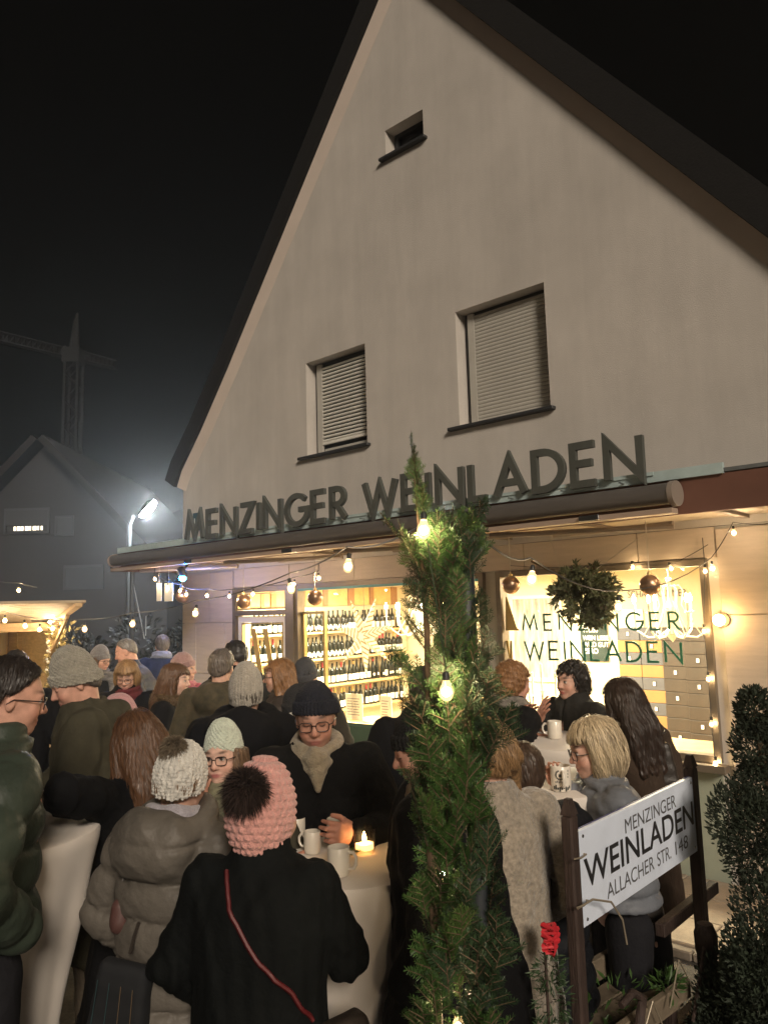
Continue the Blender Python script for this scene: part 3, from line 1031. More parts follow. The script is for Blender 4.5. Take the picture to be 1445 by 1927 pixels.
# paper star in the window
star_m = bpy.data.materials.new('star_paper')
star_m.use_nodes = True
nt = star_m.node_tree
pb = nt.nodes['Principled BSDF']
pb.inputs['Roughness'].default_value = 0.6
tc = nt.nodes.new('ShaderNodeTexCoord')
sx = nt.nodes.new('ShaderNodeSeparateXYZ')
nt.links.new(tc.outputs['Object'], sx.inputs[0])
ab = nt.nodes.new('ShaderNodeMath'); ab.operation = 'ABSOLUTE'
nt.links.new(sx.outputs[0], ab.inputs[0])
m1 = nt.nodes.new('ShaderNodeMath'); m1.operation = 'MULTIPLY_ADD'
nt.links.new(ab.outputs[0], m1.inputs[0]); m1.inputs[1].default_value = -0.9
nt.links.new(sx.outputs[2], m1.inputs[2])
m2 = nt.nodes.new('ShaderNodeMath'); m2.operation = 'MULTIPLY'
nt.links.new(m1.outputs[0], m2.inputs[0]); m2.inputs[1].default_value = 17
m3 = nt.nodes.new('ShaderNodeMath'); m3.operation = 'FRACT'
nt.links.new(m2.outputs[0], m3.inputs[0])
m4 = nt.nodes.new('ShaderNodeMath'); m4.operation = 'GREATER_THAN'
nt.links.new(m3.outputs[0], m4.inputs[0]); m4.inputs[1].default_value = 0.68
mx = nt.nodes.new('ShaderNodeMix'); mx.data_type = 'RGBA'
nt.links.new(m4.outputs[0], mx.inputs[0])
mx.inputs[6].default_value = (0.85, 0.74, 0.45, 1)
mx.inputs[7].default_value = (0.42, 0.25, 0.06, 1)
nt.links.new(mx.outputs[2], pb.inputs['Base Color'])
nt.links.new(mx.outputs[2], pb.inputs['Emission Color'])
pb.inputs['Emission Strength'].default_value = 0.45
uu, zz = fac(686, 1197, -0.35)
st = fthing('paper_star', 'seven pointed gold striped paper star hanging in the left window', 'star', uu, -0.35, zz)
R1, R0, T0 = 0.46, 0.145, 0.07
hw = math.pi / 7
v = [(0, 0, R1), (-R0 * math.sin(hw), 0, R0 * math.cos(hw)), (R0 * math.sin(hw), 0, R0 * math.cos(hw)), (0, -T0, 0), (0, T0, 0)]
pm = MB().add(v, [(0, 1, 3), (0, 3, 2), (0, 4, 1), (0, 2, 4)]).mesh('point', star_m)
for k in range(7):
    link('point', pm, st, (0, 0, 0), (0, 2 * math.pi * k / 7 + 0.42, 0))
MB().tube([(0, 0, 0.2), (0, 0, 2.5 - zz)], 0.003, 5).build('cord', M['cord'], st)

# chandeliers
def chandelier(label, u, n, z, arms, R, bulbm):
    t = fthing('chandelier', label, 'chandelier', u, n, z)
    MB().lathe([(0.001, -0.22), (0.02, -0.2), (0.05, -0.15), (0.025, -0.08), (0.02, 0.02), (0.05, 0.08), (0.02, 0.14), (0.015, 0.3), (0.03, 0.33), (0.001, 0.34)], n=12).build('stem', M['white_metal'], t, True)
    MB().tube([(0, 0, 0.3), (0, 0, 2.51 - z)], 0.006, 6).build('chain', M['white_metal'], t)
    for k in range(arms):
        w = 2 * math.pi * k / arms + 0.3
        cs, sn = math.cos(w), math.sin(w)
        pts = [(0.02, -0.1), (0.10, -0.17), (0.2, -0.18), (0.29, -0.12), (R, -0.02), (R, 0.03)]
        arm = MB().tube([(r * cs, r * sn, h) for r, h in pts], 0.009, 6)
        pts = [(0.02, 0.26), (0.08, 0.27), (0.11, 0.22), (0.09, 0.1), (0.13, 0.0), (0.2, -0.1), (0.24, -0.17)]
        arm.tube([(r * cs, r * sn, h) for r, h in pts], 0.006, 6)
        a_ = arm.build('arm', M['white_metal'], t, True)
        MB().lathe([(0.001, 0.03), (0.035, 0.04), (0.012, 0.045), (0.012, 0.12), (0.001, 0.121)], (R * cs, R * sn, 0), 8).build('candle_sleeve', M['white_metal'], a_, True)
        MB().lathe([(0.001, 0.121), (0.016, 0.14), (0.014, 0.165), (0.001, 0.20)], (R * cs, R * sn, 0), 8).build('candle_bulb', bulbm, a_, True)
    return t


uu, zz = fac(785, 1165, -1.1)
chandelier('white chandelier with lit candle bulbs half hidden behind the fir post', uu, -1.1, zz, 7, 0.36, M['bulb_soft'])
uu, zz = fac(1262, 1160, -0.75)
chandelier('ornate white chandelier in the right corner of the shop window', uu, -0.75, zz, 6, 0.30, M['bulb_soft'])

for px, py, lb in ((1020, 1300, 'silver candelabra with white candles between the two talking women'), (978, 1300, 'silver candelabra half hidden behind the short haired woman')):
    uu, zz = fac(px, py, -0.36)
    t = fthing('candelabra', lb, 'candelabra', uu, -0.36, 0.916)
    MB().lathe([(0.001, 0), (0.06, 0), (0.06, 0.012), (0.015, 0.04), (0.012, 0.15), (0.022, 0.17), (0.012, 0.2), (0.012, 0.34), (0.03, 0.36), (0.001, 0.362)], n=12).build('stem', M['silver'], t, True)
    for s in (-1, 1):
        MB().tube([(0, 0, 0.25), (s * 0.06, 0, 0.20), (s * 0.13, 0, 0.23), (s * 0.14, 0, 0.30)], 0.007, 6).build('arm', M['silver'], t, True)
        MB().lathe([(0.001, 0.30), (0.03, 0.31), (0.011, 0.315), (0.010, 0.52), (0.001, 0.525)], (s * 0.14, 0, 0), 8).build('candle', M['paper'], t, True)
    MB().lathe([(0.001, 0.363), (0.011, 0.363), (0.010, 0.60), (0.001, 0.605)], n=8).build('candle', M['paper'], t, True)

# unseen ceiling lamps, added to light the shop
for i, (u, n) in enumerate(((-3.6, -1.3), (-1.9, -2.6), (-0.6, -1.2), (1.0, -0.9))):
    t = fthing('added_ceiling_lamp', ('added round ceiling lamp over the shop door', 'added round ceiling lamp deep in the shop before the wine shelf', 'added round ceiling lamp in the middle of the shop', 'added round ceiling lamp over the wine cartons')[i], 'lamp', u, n, 2.5)
    MB().lathe([(0.001, -0.06), (0.17, -0.06), (0.18, -0.04), (0.18, 0.015), (0.001, 0.016)], n=24).build('lamp_shade', M['white_metal'], t, True)
    ld = bpy.data.lights.new('ceiling_fill', 'AREA')
    ld.shape = 'DISK'
    ld.size = 0.34
    ld.energy = (140, 140, 112, 74)[i]
    ld.color = (1.0, 0.86, 0.60)
    lo = bpy.data.objects.new('ceiling_fill', ld)
    lo.location = (0, 0, -0.075)
    COL.objects.link(lo)
    lo.parent = t
# ---------------------------------------------------------------- ground
g = MB().add([(-200, -60, 0), (200, -60, 0), (200, 300, 0), (-200, 300, 0)], [(0, 1, 2, 3)]).build('ground', M['asphalt'])
tag(g, 'dark gravelly asphalt of the forecourt', None, None, 'structure')
pv = thing('pavement', 'strip of pale paving slabs along the shop front', None, fw(0, 0, 0), RZ)
pv['kind'] = 'structure'
MB().box(-6.0, 4.2, -1.24, 0.0, 0.002, 0.03).build('bedding', M['edging'], pv)
for j in range(3):
    u = -6.0 - 0.25 * (j % 2)
    while u < 4.1:
        w_ = 0.5
        a, b_ = max(u, -6.0), min(u + w_, 4.2)
        MB().bbox(a + 0.004, b_ - 0.004, -0.02 - (j + 1) * 0.39 + 0.004, -0.02 - j * 0.39 - 0.004, 0.01, 0.048 + random.uniform(-0.003, 0.003), 0.006).build('paving_slab', M['slab'], pv)
        u += w_
u = -6.0
while u < 4.1:
    MB().bbox(u + 0.003, u + 0.497 + random.uniform(-0.004, 0), -1.31, -1.245, 0.0, 0.052, 0.008).build('edging_stone', M['edging'], pv)
    u += 0.5

# ---------------------------------------------------------------- things behind
def house(loc, rz, label):
    return thing('neighbour_house', label, 'house', loc, rz)


nh = house((-9.82, 22, 0), 0.0, 'dim grey gabled house behind the market stall at the left')
hw_ = MB()
hw_.prism([(-3.6, 0), (3.6, 0), (3.6, 3.2), (0, 7.05), (-3.6, 3.2)], 0, 9)
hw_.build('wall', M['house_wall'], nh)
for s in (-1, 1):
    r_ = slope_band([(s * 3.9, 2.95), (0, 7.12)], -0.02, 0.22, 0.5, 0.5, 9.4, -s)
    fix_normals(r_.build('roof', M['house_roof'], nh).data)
for (px0, py0, px1, py1, kind) in ((8, 955, 95, 1006, 'strip'), (104, 970, 140, 1008, 'dark'), (120, 1062, 196, 1110, 'dark')):
    p0_, p1_ = at(px0, py1, 21.98), at(px1, py0, 21.98)
    x0, x1, zz0, zz1 = p0_.x + 9.82, p1_.x + 9.82, p0_.z, p1_.z
    f = MB()
    frame_rect(f, x0, x1, zz0, zz1, 0.06, -0.05, -0.004)
    win = f.build('window', M['house_dark'], nh)
    if kind == 'strip':
        MB().box(x0 + 0.06, x1 - 0.06, -0.045, -0.006, zz0 + 0.26, zz1 - 0.06).build('shutter', M['frame_dark'], win)
        xx = x0 + 0.28
        while xx < x1 - 0.25:
            w_ = random.uniform(0.03, 0.10)
            MB().box(xx, min(xx + w_, x1 - 0.2), -0.03, -0.008, zz0 + 0.10, zz0 + 0.22).build('lit_pane', M['lit_pane'], win)
            xx += w_ + random.uniform(0.02, 0.06)
    else:
        MB().box(x0 + 0.06, x1 - 0.06, -0.03, -0.006, zz0 + 0.06, zz1 - 0.06).build('pane', M['house_dark'], win)
h2 = house((-8.2, 32, 0), 0.0, 'dark hipped house far behind the street lamp')
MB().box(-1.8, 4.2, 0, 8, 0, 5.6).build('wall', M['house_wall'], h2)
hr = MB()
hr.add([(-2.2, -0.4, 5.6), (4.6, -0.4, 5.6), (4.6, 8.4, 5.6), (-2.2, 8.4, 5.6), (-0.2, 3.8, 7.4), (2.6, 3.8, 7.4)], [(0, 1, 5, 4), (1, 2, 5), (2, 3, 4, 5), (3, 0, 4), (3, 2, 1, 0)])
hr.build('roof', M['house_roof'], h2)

cr = thing('tower_crane', 'faint dark tower crane against the night sky', 'crane', at(135, 900, 70) * 1.0)
cz = cr.location.z
cr.location.z = 0
ztop = at(135, 655, 70).z
mast = MB()
for sx_ in (-0.6, 0.6):
    for sy_ in (-0.6, 0.6):
        mast.box(sx_ - 0.12, sx_ + 0.12, sy_ - 0.12, sy_ + 0.12, 0, ztop)
k = 0
z = 0
while z < ztop - 1.2:
    s = 1 if k % 2 else -1
    mast.tube([(-0.6 * s, -0.6, z), (0.6 * s, -0.6, z + 1.3)], 0.08, 4)
    mast.tube([(-0.6 * s, 0.6, z), (0.6 * s, 0.6, z + 1.3)], 0.08, 4)
    z += 1.3
    k += 1
mast.build('mast', M['crane'], cr)
jib = MB()
pl_, pr_ = at(-40, 632, 62), at(215, 692, 76)
a_, b_ = pl_ - cr.location, pr_ - cr.location
for off in ((0, 0, 0), (0, 0.9, 0), (0, 0.45, 0.9)):
    jib.tube([a_ + Vector(off), b_ + Vector(off)], 0.13, 5)
for i in range(26):
    t0, t1 = i / 26, (i + 1) / 26
    jib.tube([a_.lerp(b_, t0), a_.lerp(b_, (t0 + t1) / 2) + Vector((0, 0.45, 0.9)), a_.lerp(b_, t1)], 0.07, 4)
jib.build('jib', M['crane'], cr)
MB().box(-0.8, 0.8, -0.9, 0.5, ztop - 1.6, ztop - 0.2).build('cab', M['crane'], cr)
MB().tube([(0, 0, ztop - 0.1), (0.1, 0, ztop + 2.6), (0.2, 0, ztop + 3.4)], [0.5, 0.25, 0.1], 6).build('tower_head', M['crane'], cr)

# street lamp
sl = thing('street_lamp', 'bright white street lamp with a tilted head on a thin grey pole', 'street lamp', (-5.32, 16, 0))
MB().tube([(0, 0, 0), (0, 0, 1.2), (0, 0, 3.95), (0.10, -0.06, 4.12)], [0.075, 0.06, 0.045, 0.035], 10).build('pole', M['lamp_metal'], sl, True)
T = Matrix.Translation((0.42, -0.25, 4.27)) @ Matrix.Rotation(math.radians(-31), 4, 'Z') @ Matrix.Rotation(math.radians(-34), 4, 'Y') @ Matrix.Rotation(math.radians(38), 4, 'X')
hd = MB()
prof2 = [(0.001, -0.30), (0.05, -0.29), (0.10, -0.2), (0.115, 0), (0.10, 0.2), (0.05, 0.29), (0.001, 0.30)]
T2 = T @ Matrix.Rotation(math.pi / 2, 4, 'Y') @ Matrix.Diagonal((0.75, 1.5, 0.72, 1))
hd.lathe(prof2, (0, 0, 0), 14, T2)
hd.build('lamp_head', M['lamp_metal'], sl, True)
ln = MB()
T3 = T @ Matrix.Translation((0, 0, -0.035)) @ Matrix.Rotation(math.pi / 2, 4, 'Y') @ Matrix.Diagonal((0.9, 1.55, 0.72, 1))
ln.lathe(prof2, (0, 0, 0), 14, T3)
ln.build('lens', M['street_glow'], sl, True)
pole2 = thing('garden_pole', 'thin pale garden pole with a leaning strut behind the crowd', 'pole', at(247, 1250, 12.0))
pole2.location.z = 0
MB().tube([(0, 0, 0), (0, 0, 2.9)], 0.035, 8).build('pole', M['lamp_metal'], pole2, True)
MB().tube([(0.02, 0, 2.55), (0.17, 0.1, 1.7)], 0.015, 6).build('strut', M['chrome'], pole2, True)
MB().tube([(0.22, 0, 1.75), (0.22, 0, 2.05), (0.27, 0, 2.08), (0.30, 0, 2.05)], 0.012, 6).build('hook', M['chrome'], pole2, True)

# leaf mass builder
def leaf_mass(n, fpos, size, seed, up=0.3, flat=0.45):
    """n small folded leaves at fpos(rng) -> (p, outward)"""
    r = np.random.default_rng(seed)
    P, O = fpos(r, n)
    O = O + r.normal(0, 0.55, O.shape) + np.array([0, 0, up])
    O /= np.linalg.norm(O, axis=1, keepdims=True) + 1e-9
    A = np.cross(O, r.normal(0, 1, O.shape))
    A /= np.linalg.norm(A, axis=1, keepdims=True) + 1e-9
    B = np.cross(O, A)
    L = size * r.uniform(0.6, 1.35, (n, 1))
    W = L * flat * 0.5
    v = np.stack([P, P + O * L * 0.5 + A * W + B * W * 0.3, P + O * L, P + O * L * 0.5 - A * W + B * W * 0.3], 1).reshape(-1, 3)
    q = np.arange(n * 4).reshape(-1, 4)
    return v, q


def blob_pos(parts):
    """parts: list of (centre, radii); points through the outer part of each"""
    def f(r, n):
        idx = r.integers(0, len(parts), n)
        C = np.array([p[0] for p in parts])[idx]
        R = np.array([p[1] for p in parts])[idx]
        d = r.normal(0, 1, (n, 3))
        d /= np.linalg.norm(d, axis=1, keepdims=True)
        rad = r.uniform(0.35, 1.0, (n, 1)) ** 0.5
        return C + d * R * rad, d
    return f


hb = thing('hedge', 'dark garden hedge between the stall and the shop corner', 'hedge', (-5.0, 14, 0))
parts = []
rr = np.random.default_rng(3)
for i in range(26):
    parts.append(((rr.uniform(-3.2, 2.6), rr.uniform(-0.3, 0.6), rr.uniform(0.3, 1.65)), (0.5, 0.45, 0.5)))
v, q = leaf_mass(9000, blob_pos(parts), 0.11, 5)
link('leaves', raw_mesh('leaves', v, q, M['hedge'], False), hb)
for i in range(6):
    MB().tube([(-3 + i * 1.05, 0.2, 0), (-3 + i * 1.05 + 0.1, 0.15, 0.8), (-3 + i * 1.05, 0.1, 1.6)], [0.04, 0.03, 0.015], 6).build('stem', M['twig'], hb)

# ---------------------------------------------------------------- market stall
stl = thing('market_stall', 'wooden market stall with its serving hatch propped open', 'stall', (-3.05, 7.1, 0), math.radians(35))
for i in range(22):
    MB().bbox(-2.6 + i * 0.118 + 0.002, -2.6 + (i + 1) * 0.118 - 0.003, 1.5, 1.53, 0, 2.1).build('back_plank', M['stall_wood'], stl)
for i in range(10):
    MB().bbox(0.0, 0.025, 0.03 + i * 0.148 + 0.002, 0.03 + (i + 1) * 0.148 - 0.003, 0, 2.02).build('side_plank', M['stall_wood'], stl)
for i in range(9):
    MB().bbox(-2.6, -0.02, -0.02, 0.006, 0.02 + i * 0.118, 0.02 + (i + 1) * 0.118 - 0.004).build('front_plank', M['stall_wood'], stl)
for x in (-2.6, 0.0):
    for y in (0.0, 1.5):
        MB().bbox(x - 0.04, x + 0.04, y - 0.04, y + 0.04, 0, 2.06).build('post', M['stall_wood'], stl)
MB().bbox(-2.66, -0.045, -0.03, 0.03, 1.94, 2.02).build('lintel', M['stall_wood'], stl)
MB().bbox(-2.62, 0.02, -0.25, 0.2, 1.085, 1.12).build('counter', M['stall_roof'], stl)
rf = MB()
rf.add([(-2.8, 0.0, 2.07), (0.08, 0.0, 2.07), (0.08, 1.65, 1.98), (-2.8, 1.65, 1.98), (-2.8, 0.0, 2.10), (0.08, 0.0, 2.10), (0.08, 1.65, 2.01), (-2.8, 1.65, 2.01)], [(3, 2, 1, 0), (4, 5, 6, 7), (0, 1, 5, 4), (1, 2, 6, 5), (2, 3, 7, 6), (3, 0, 4, 7)])
rf.build('roof', M['stall_roof'], stl)
# raised hatch, planks run along x
TH_ = Matrix.Translation((0, -0.03, 2.03)) @ Matrix.Rotation(math.radians(-9), 4, 'X')
for i in range(8):
    b = MB()
    b.bbox(-2.7, 0.06, -0.115 * (i + 1) + 0.003, -0.115 * i - 0.002, 0, 0.022)
    b.v = [tuple(TH_ @ Vector(p)) for p in b.v]
    b.build('hatch_plank', M['stall_roof'], stl)
for x in (-2.3, -1.1, 0.0):
    b = MB()
    b.bbox(x - 0.03, x + 0.03, -0.92, -0.02, -0.035, -0.003)
    b.v = [tuple(TH_ @ Vector(p)) for p in b.v]
    b.build('hatch_batten', M['stall_wood'], stl)
MB().tube([(-0.03, -0.04, 1.70), (-0.02, -0.66, 2.07)], 0.018, 6).build('hatch_strut', M['stall_wood'], stl)
for i, (x, g_) in enumerate(((-2.1, 0), (-1.2, 1), (-0.45, 0))):
    f = MB()
    frame_rect(f, x - 0.3, x + 0.3, 1.35, 1.95, 0.05, 1.44, 1.49)
    f.build('rack_frame', M['stall_roof'], stl)
slp = thing('stall_lamp', 'bare warm bulb hanging inside the market stall', 'lamp', Vector((-3.05, 7.1, 0)) + Matrix.Rotation(math.radians(35), 3, 'Z') @ Vector((-1.1, 0.75, 1.78)))
MB().ball((0, 0, 0), 0.045, 12).build('bulb', mat('stall_bulb', (1, 0.8, 0.5), 0.4, emit=(1.0, 0.74, 0.32), estr=60), slp, True)
MB().tube([(0, 0, 0.04), (0, 0, 0.24)], 0.008, 6).build('cable', M['cable'], slp)
gl = thing('garland', 'dried garland with pale berries on the corner post of the stall', 'garland', (-3.02, 7.02, 0))
v, q = leaf_mass(500, blob_pos([((0.05, -0.03, 1.95 - 0.08 * i), (0.07, 0.06, 0.07)) for i in range(9)] + [((0.16, -0.02, 1.92), (0.16, 0.08, 0.10))]), 0.05, 9)
link('leaves', raw_mesh('leaves', v, q, mat('dry_leaf', (0.33, 0.26, 0.10), 0.7, var=0.4, vscale=20), False), gl)
bm_ = MB()
for i in range(30):
    bm_.ball((0.05 + random.uniform(-0.07, 0.07), -0.06, 1.25 + random.uniform(0, 0.7)), 0.014, 6)
o = bm_.build('berries', M['paper'], gl)
o['kind'] = 'stuff'

# ---------------------------------------------------------------- lights
blb_prof = [(0.001, -0.032), (0.013, -0.029), (0.021, -0.019), (0.025, -0.002), (0.022, 0.014), (0.015, 0.027), (0.012, 0.040), (0.001, 0.041)]
me_bulb = MB().lathe(blb_prof, n=14).mesh('bulb', M['bulb_globe'], True)
me_core = MB().ball((0, 0, 0.0), 0.0165, 10).mesh('filament', M['bulb'], True)
me_core_s = MB().ball((0, 0, 0.0), 0.009, 8).mesh('filament', M['bulb_soft'], True)
me_bulb_s = MB().lathe([(r * 0.55, z * 0.55) for r, z in blb_prof], n=10).mesh('bulb', M['bulb_globe'], True)
me_sock = MB().lathe([(0.001, 0.038), (0.011, 0.038), (0.012, 0.062), (0.008, 0.068), (0.001, 0.069)], n=10).mesh('socket', M['socket'], True)
me_sock_s = MB().lathe([(0.001, 0.022), (0.008, 0.022), (0.009, 0.04), (0.001, 0.041)], n=8).mesh('socket', M['socket'], True)


def light_string(label, ctrl, bulbs, big=True, r=0.006, sag=0.04, cm=None, scale=0.74):
    """ctrl: cable supports (world); bulbs: bulb centres, which hang just under the cable"""
    t = thing('light_string', label, 'string lights', ctrl[0], 0, 'strings of warm bulbs')
    o0 = Vector(ctrl[0])
    pts = []
    for a, b in zip(ctrl[:-1], ctrl[1:]):
        a, b = Vector(a), Vector(b)
        n = 6
        for i in range(n):
            k = i / n
            pts.append(a.lerp(b, k) - Vector((0, 0, sag * (b - a).length * 4 * k * (1 - k))) - o0)
    pts.append(Vector(ctrl[-1]) - o0)
    MB().tube(pts, r, 6).build('cable', cm or M['cable'], t, True)
    for p in bulbs:
        b = link('bulb', me_bulb if big else me_bulb_s, t, Vector(p) - o0)
        b.rotation_euler = (random.uniform(-0.2, 0.2), random.uniform(-0.2, 0.2), 0)
        b.scale = (scale,) * 3
        link('socket', me_sock if big else me_sock_s, b)
        link('filament', me_core if big else me_core_s, b)
    return t


def up(p, h=0.075):
    return Vector(p) + Vector((0, 0, h))


bl = [at(10, 1168, 6.3), at(48, 1178, 6.2), at(160, 1184, 5.7), at(250, 1174, 5.2), at(368, 1154, 4.6), at(548, 1108, 3.6), at(655, 1066, 2.9)]
light_string('warm bulbs on the cable from the market stall to the fir post', [at(-150, 1140, 6.8)] + [up(p) for p in bl] + [at(800, 985, 1.78)], bl, r=0.003, sag=0.02)
bl = [at(1000, 1090, 2.7), at(1163, 1142, 3.7), at(1340, 1070, 5.1), at(1380, 1003, 5.35)]
light_string('warm bulbs on the cable from the fir post to the right wall of the shop', [at(905, 1010, 1.85)] + [up(p) for p in bl] + [at(1450, 985, 5.45)], bl, r=0.003, sag=0.03)
bl = [at(75, 1185, 6.6), at(100, 1183, 6.7), at(118, 1184, 6.8), at(95, 1170, 6.9)]
light_string('four warm bulbs at the corner of the market stall', [at(60, 1168, 6.6)] + [up(p) for p in bl], bl, sag=0.02)
bl = [at(36, 1111, 7.6)]
light_string('single warm bulb above the roof of the market stall', [at(-30, 1090, 7.8)] + [up(p) for p in bl] + [at(70, 1105, 7.7)], bl, sag=0.02)
bl = []
for px, py, n in ((292, 1090, 0.95), (316, 1107, 0.9), (339, 1112, 0.85), (351, 1119, 0.75), (390, 1121, 0.7), (432, 1122, 0.65), (476, 1118, 0.6), (553, 1100, 0.55), (600, 1088, 0.55)):
    uu, zz = fac(px, py, n)
    bl.append(fw(uu, n, zz))
light_string('row of small bulbs under the left end of the canopy', [up(bl[0], 0.2)] + [up(p) for p in bl] + [up(bl[-1], 0.15)], bl, scale=0.8, sag=0.03)
for px, py in ((304, 1108), (331, 1110)):
    pass
bl = []
for px, py in ((1326, 1075), (1324, 1188), (1332, 1278), (1338, 1363), (1345, 1437)):
    uu, zz = fac(px, py, 0.06)
    bl.append(fw(uu, 0.06, zz))
light_string('small fairy lights running down the right frame of the shop window', [up(bl[0], 0.25)] + [up(p, 0.03) for p in bl], bl, big=False, r=0.003, sag=0.01, scale=1.3)
bl = []
for px, py in ((1190, 1068), (1262, 1070)):
    uu, zz = fac(px, py, 0.08)
    bl.append(fw(uu, 0.08, zz))
uu, zz = fac(960, 1075, 0.08)
light_string('fairy lights along the top frame of the right shop window', [fw(uu, 0.08, zz + 0.05)] + [up(p, 0.03) for p in bl] + [fw(1.85, 0.08, 2.46)], bl, big=False, r=0.003, sag=0.02, scale=1.3)

wl = fthing('wall_lamp', 'glowing round wall lamp beside the right shop window', 'lamp', 0, 0, 0)
uu, zz = fac(1352, 1167, 0.10)
MB().lathe([(0.001, 0), (0.05, 0), (0.05, 0.02), (0.02, 0.03), (0.02, 0.06), (0.001, 0.061)], n=14, T=Matrix.Translation((uu, -0.008, zz)) @ Matrix.Rotation(math.pi / 2, 4, 'X')).build('lamp_base', M['bronze'], wl, True)
wlm = mat('wall_lamp_glow', (1, 0.8, 0.5), 0.4, emit=(1.0, 0.60, 0.22), estr=36)
MB().ball((uu, -0.10, zz), 0.042, 16).build('globe', wlm, wl, True)

bs = fthing('blue_spotlight', 'small blue spotlight clipped under the left end of the canopy', 'spotlight')
uu, zz = fac(347, 1087, 0.85)
MB().lathe([(0.001, 0), (0.03, 0), (0.045, 0.04), (0.045, 0.12), (0.03, 0.13), (0.001, 0.131)], n=12, T=Matrix.Translation((uu, -0.85, zz)) @ Matrix.Rotation(math.radians(25), 4, 'X')).build('housing', M['socket'], bs, True)
MB().ball((uu, -0.87, zz - 0.004), 0.040, 12).build('lens', M['blue_glow'], bs, True)
MB().tube([(uu, -0.85, zz + 0.1), (uu, -0.8, 2.63)], 0.012, 6).build('bracket', M['socket'], bs)

# tags that hang by the small bulbs
for px, py, lb in ((300, 1112, 'narrow pale paper tag hanging under the left canopy corner'), (318, 1112, 'wider pale paper tag hanging next to the narrow one')):
    uu, zz = fac(px, py, 0.9)
    t = fthing('paper_tag', lb, 'tag', uu, 0.9, zz)
    wq = 0.05 if px == 300 else 0.085
    MB().box(-wq, wq, -0.003, 0.003, -0.12, 0.09).build('tag_card', M['paper'], t)
    MB().tube([(0, 0, 0.09), (0, 0, 2.62 - zz)], 0.002, 4).build('thread', M['cord_pale'], t)

# baubles
me_ball = MB().ball((0, 0, 0), 0.08, 24).mesh('ball', M['copper_ball'], True)
me_cap = MB().lathe([(0.001, 0.076), (0.018, 0.076), (0.018, 0.098), (0.006, 0.10), (0.006, 0.112), (0.001, 0.113)], n=10).mesh('cap', M['brass'], True)
for px, py, lb in ((343, 1122, 'copper bauble at the left corner of the canopy beside the small bulbs'), (459, 1132, 'copper bauble hanging before the transom of the shop door'), (593, 1125, 'copper bauble hanging above the row of bottles'),
                   (961, 1101, 'copper bauble hanging between the fir post and the mistletoe'), (1222, 1101, 'copper bauble hanging right of the mistletoe bunch')):
    uu, zz = fac(px, py, 0.55)
    t = fthing('bauble', lb, 'bauble', uu, 0.55, zz, 'copper baubles under the canopy')
    b = link('ball', me_ball, t)
    if px > 900:
        t.scale = (0.92,) * 3
    link('cap', me_cap, t)
    MB().tube([(0, 0, 0.11), (0, 0, (2.63 - zz) / t.scale.z)], 0.004, 5).build('cord', M['cord_pale'], t)

# mistletoe
uu, zz = fac(1098, 1122, 0.6)
mt = fthing('mistletoe_bunch', 'round mistletoe bunch hanging before the right shop window', 'mistletoe', uu, 0.6, zz)
rg = np.random.default_rng(11)
tw = MB()
tips = []
def grow(p, d, L, depth):
    q_ = p + d * L
    tw.tube([p, p.lerp(q_, 0.5) + Vector(rg.normal(0, 0.006, 3)), q_], [0.0035, 0.003, 0.0025], 4, False)
    if depth == 0:
        tips.append((q_, d))
        return
    for s in range(2 if depth < 3 else 3):
        dd = (d + Vector(rg.normal(0, 0.55, 3))).normalized()
        grow(q_, dd, L * 0.86, depth - 1)
        tips.append((q_, dd))
        tips.append((p.lerp(q_, 0.5), dd))
for i in range(17):
    d = Vector(rg.normal(0, 1, 3))
    d.z -= 0.15
    d.x *= 1.25
    grow(Vector((0, 0, 0.02)), d.normalized(), 0.078, 3)
tw.build('twigs', M['twig'], mt)['kind'] = 'stuff'
V, Q = [], []
for p, d in tips:
    for s in (-1, 1, 0.3, 0.6, 0):
        e = (d + Vector(rg.normal(0, 0.6, 3))).normalized()
        a_ = e.cross(Vector(rg.normal(0, 1, 3))).normalized()
        L = rg.uniform(0.04, 0.07)
        w_ = L * 0.17
        c0 = p
        n_ = e.cross(a_) * 0.006
        pts = [c0, c0 + e * L * 0.4 + a_ * w_ + n_, c0 + e * L + n_ * 0.3, c0 + e * L * 0.4 - a_ * w_ + n_]
        o_ = len(V)
        V += [tuple(x) for x in pts]
        Q.append((o_, o_ + 1, o_ + 2, o_ + 3))
link('leaves', raw_mesh('leaves', V, Q, M['mistletoe'], False), mt)['kind'] = 'stuff'
u1, zz1 = fac(1000, 1056, 0.6)
MB().tube([(u1 - uu, 0, zz1 - zz), ((u1 - uu) * 0.5, 0.0, (zz1 - zz) * 0.62), (0, 0, 0.02)], [0.011, 0.013, 0.009], 7).build('branch', M['twig'], mt, True)
for px, py in ((1218, 1000), (950, 1018), (1030, 1000)):
    u1, zz1 = fac(px, py, 0.7)
    MB().tube([(u1 - uu, -0.1, zz1 - zz), ((0.02 if px > 1100 else -0.16), 0, 0.14)], 0.0025, 4).build('string', M['cord_pale'], mt)

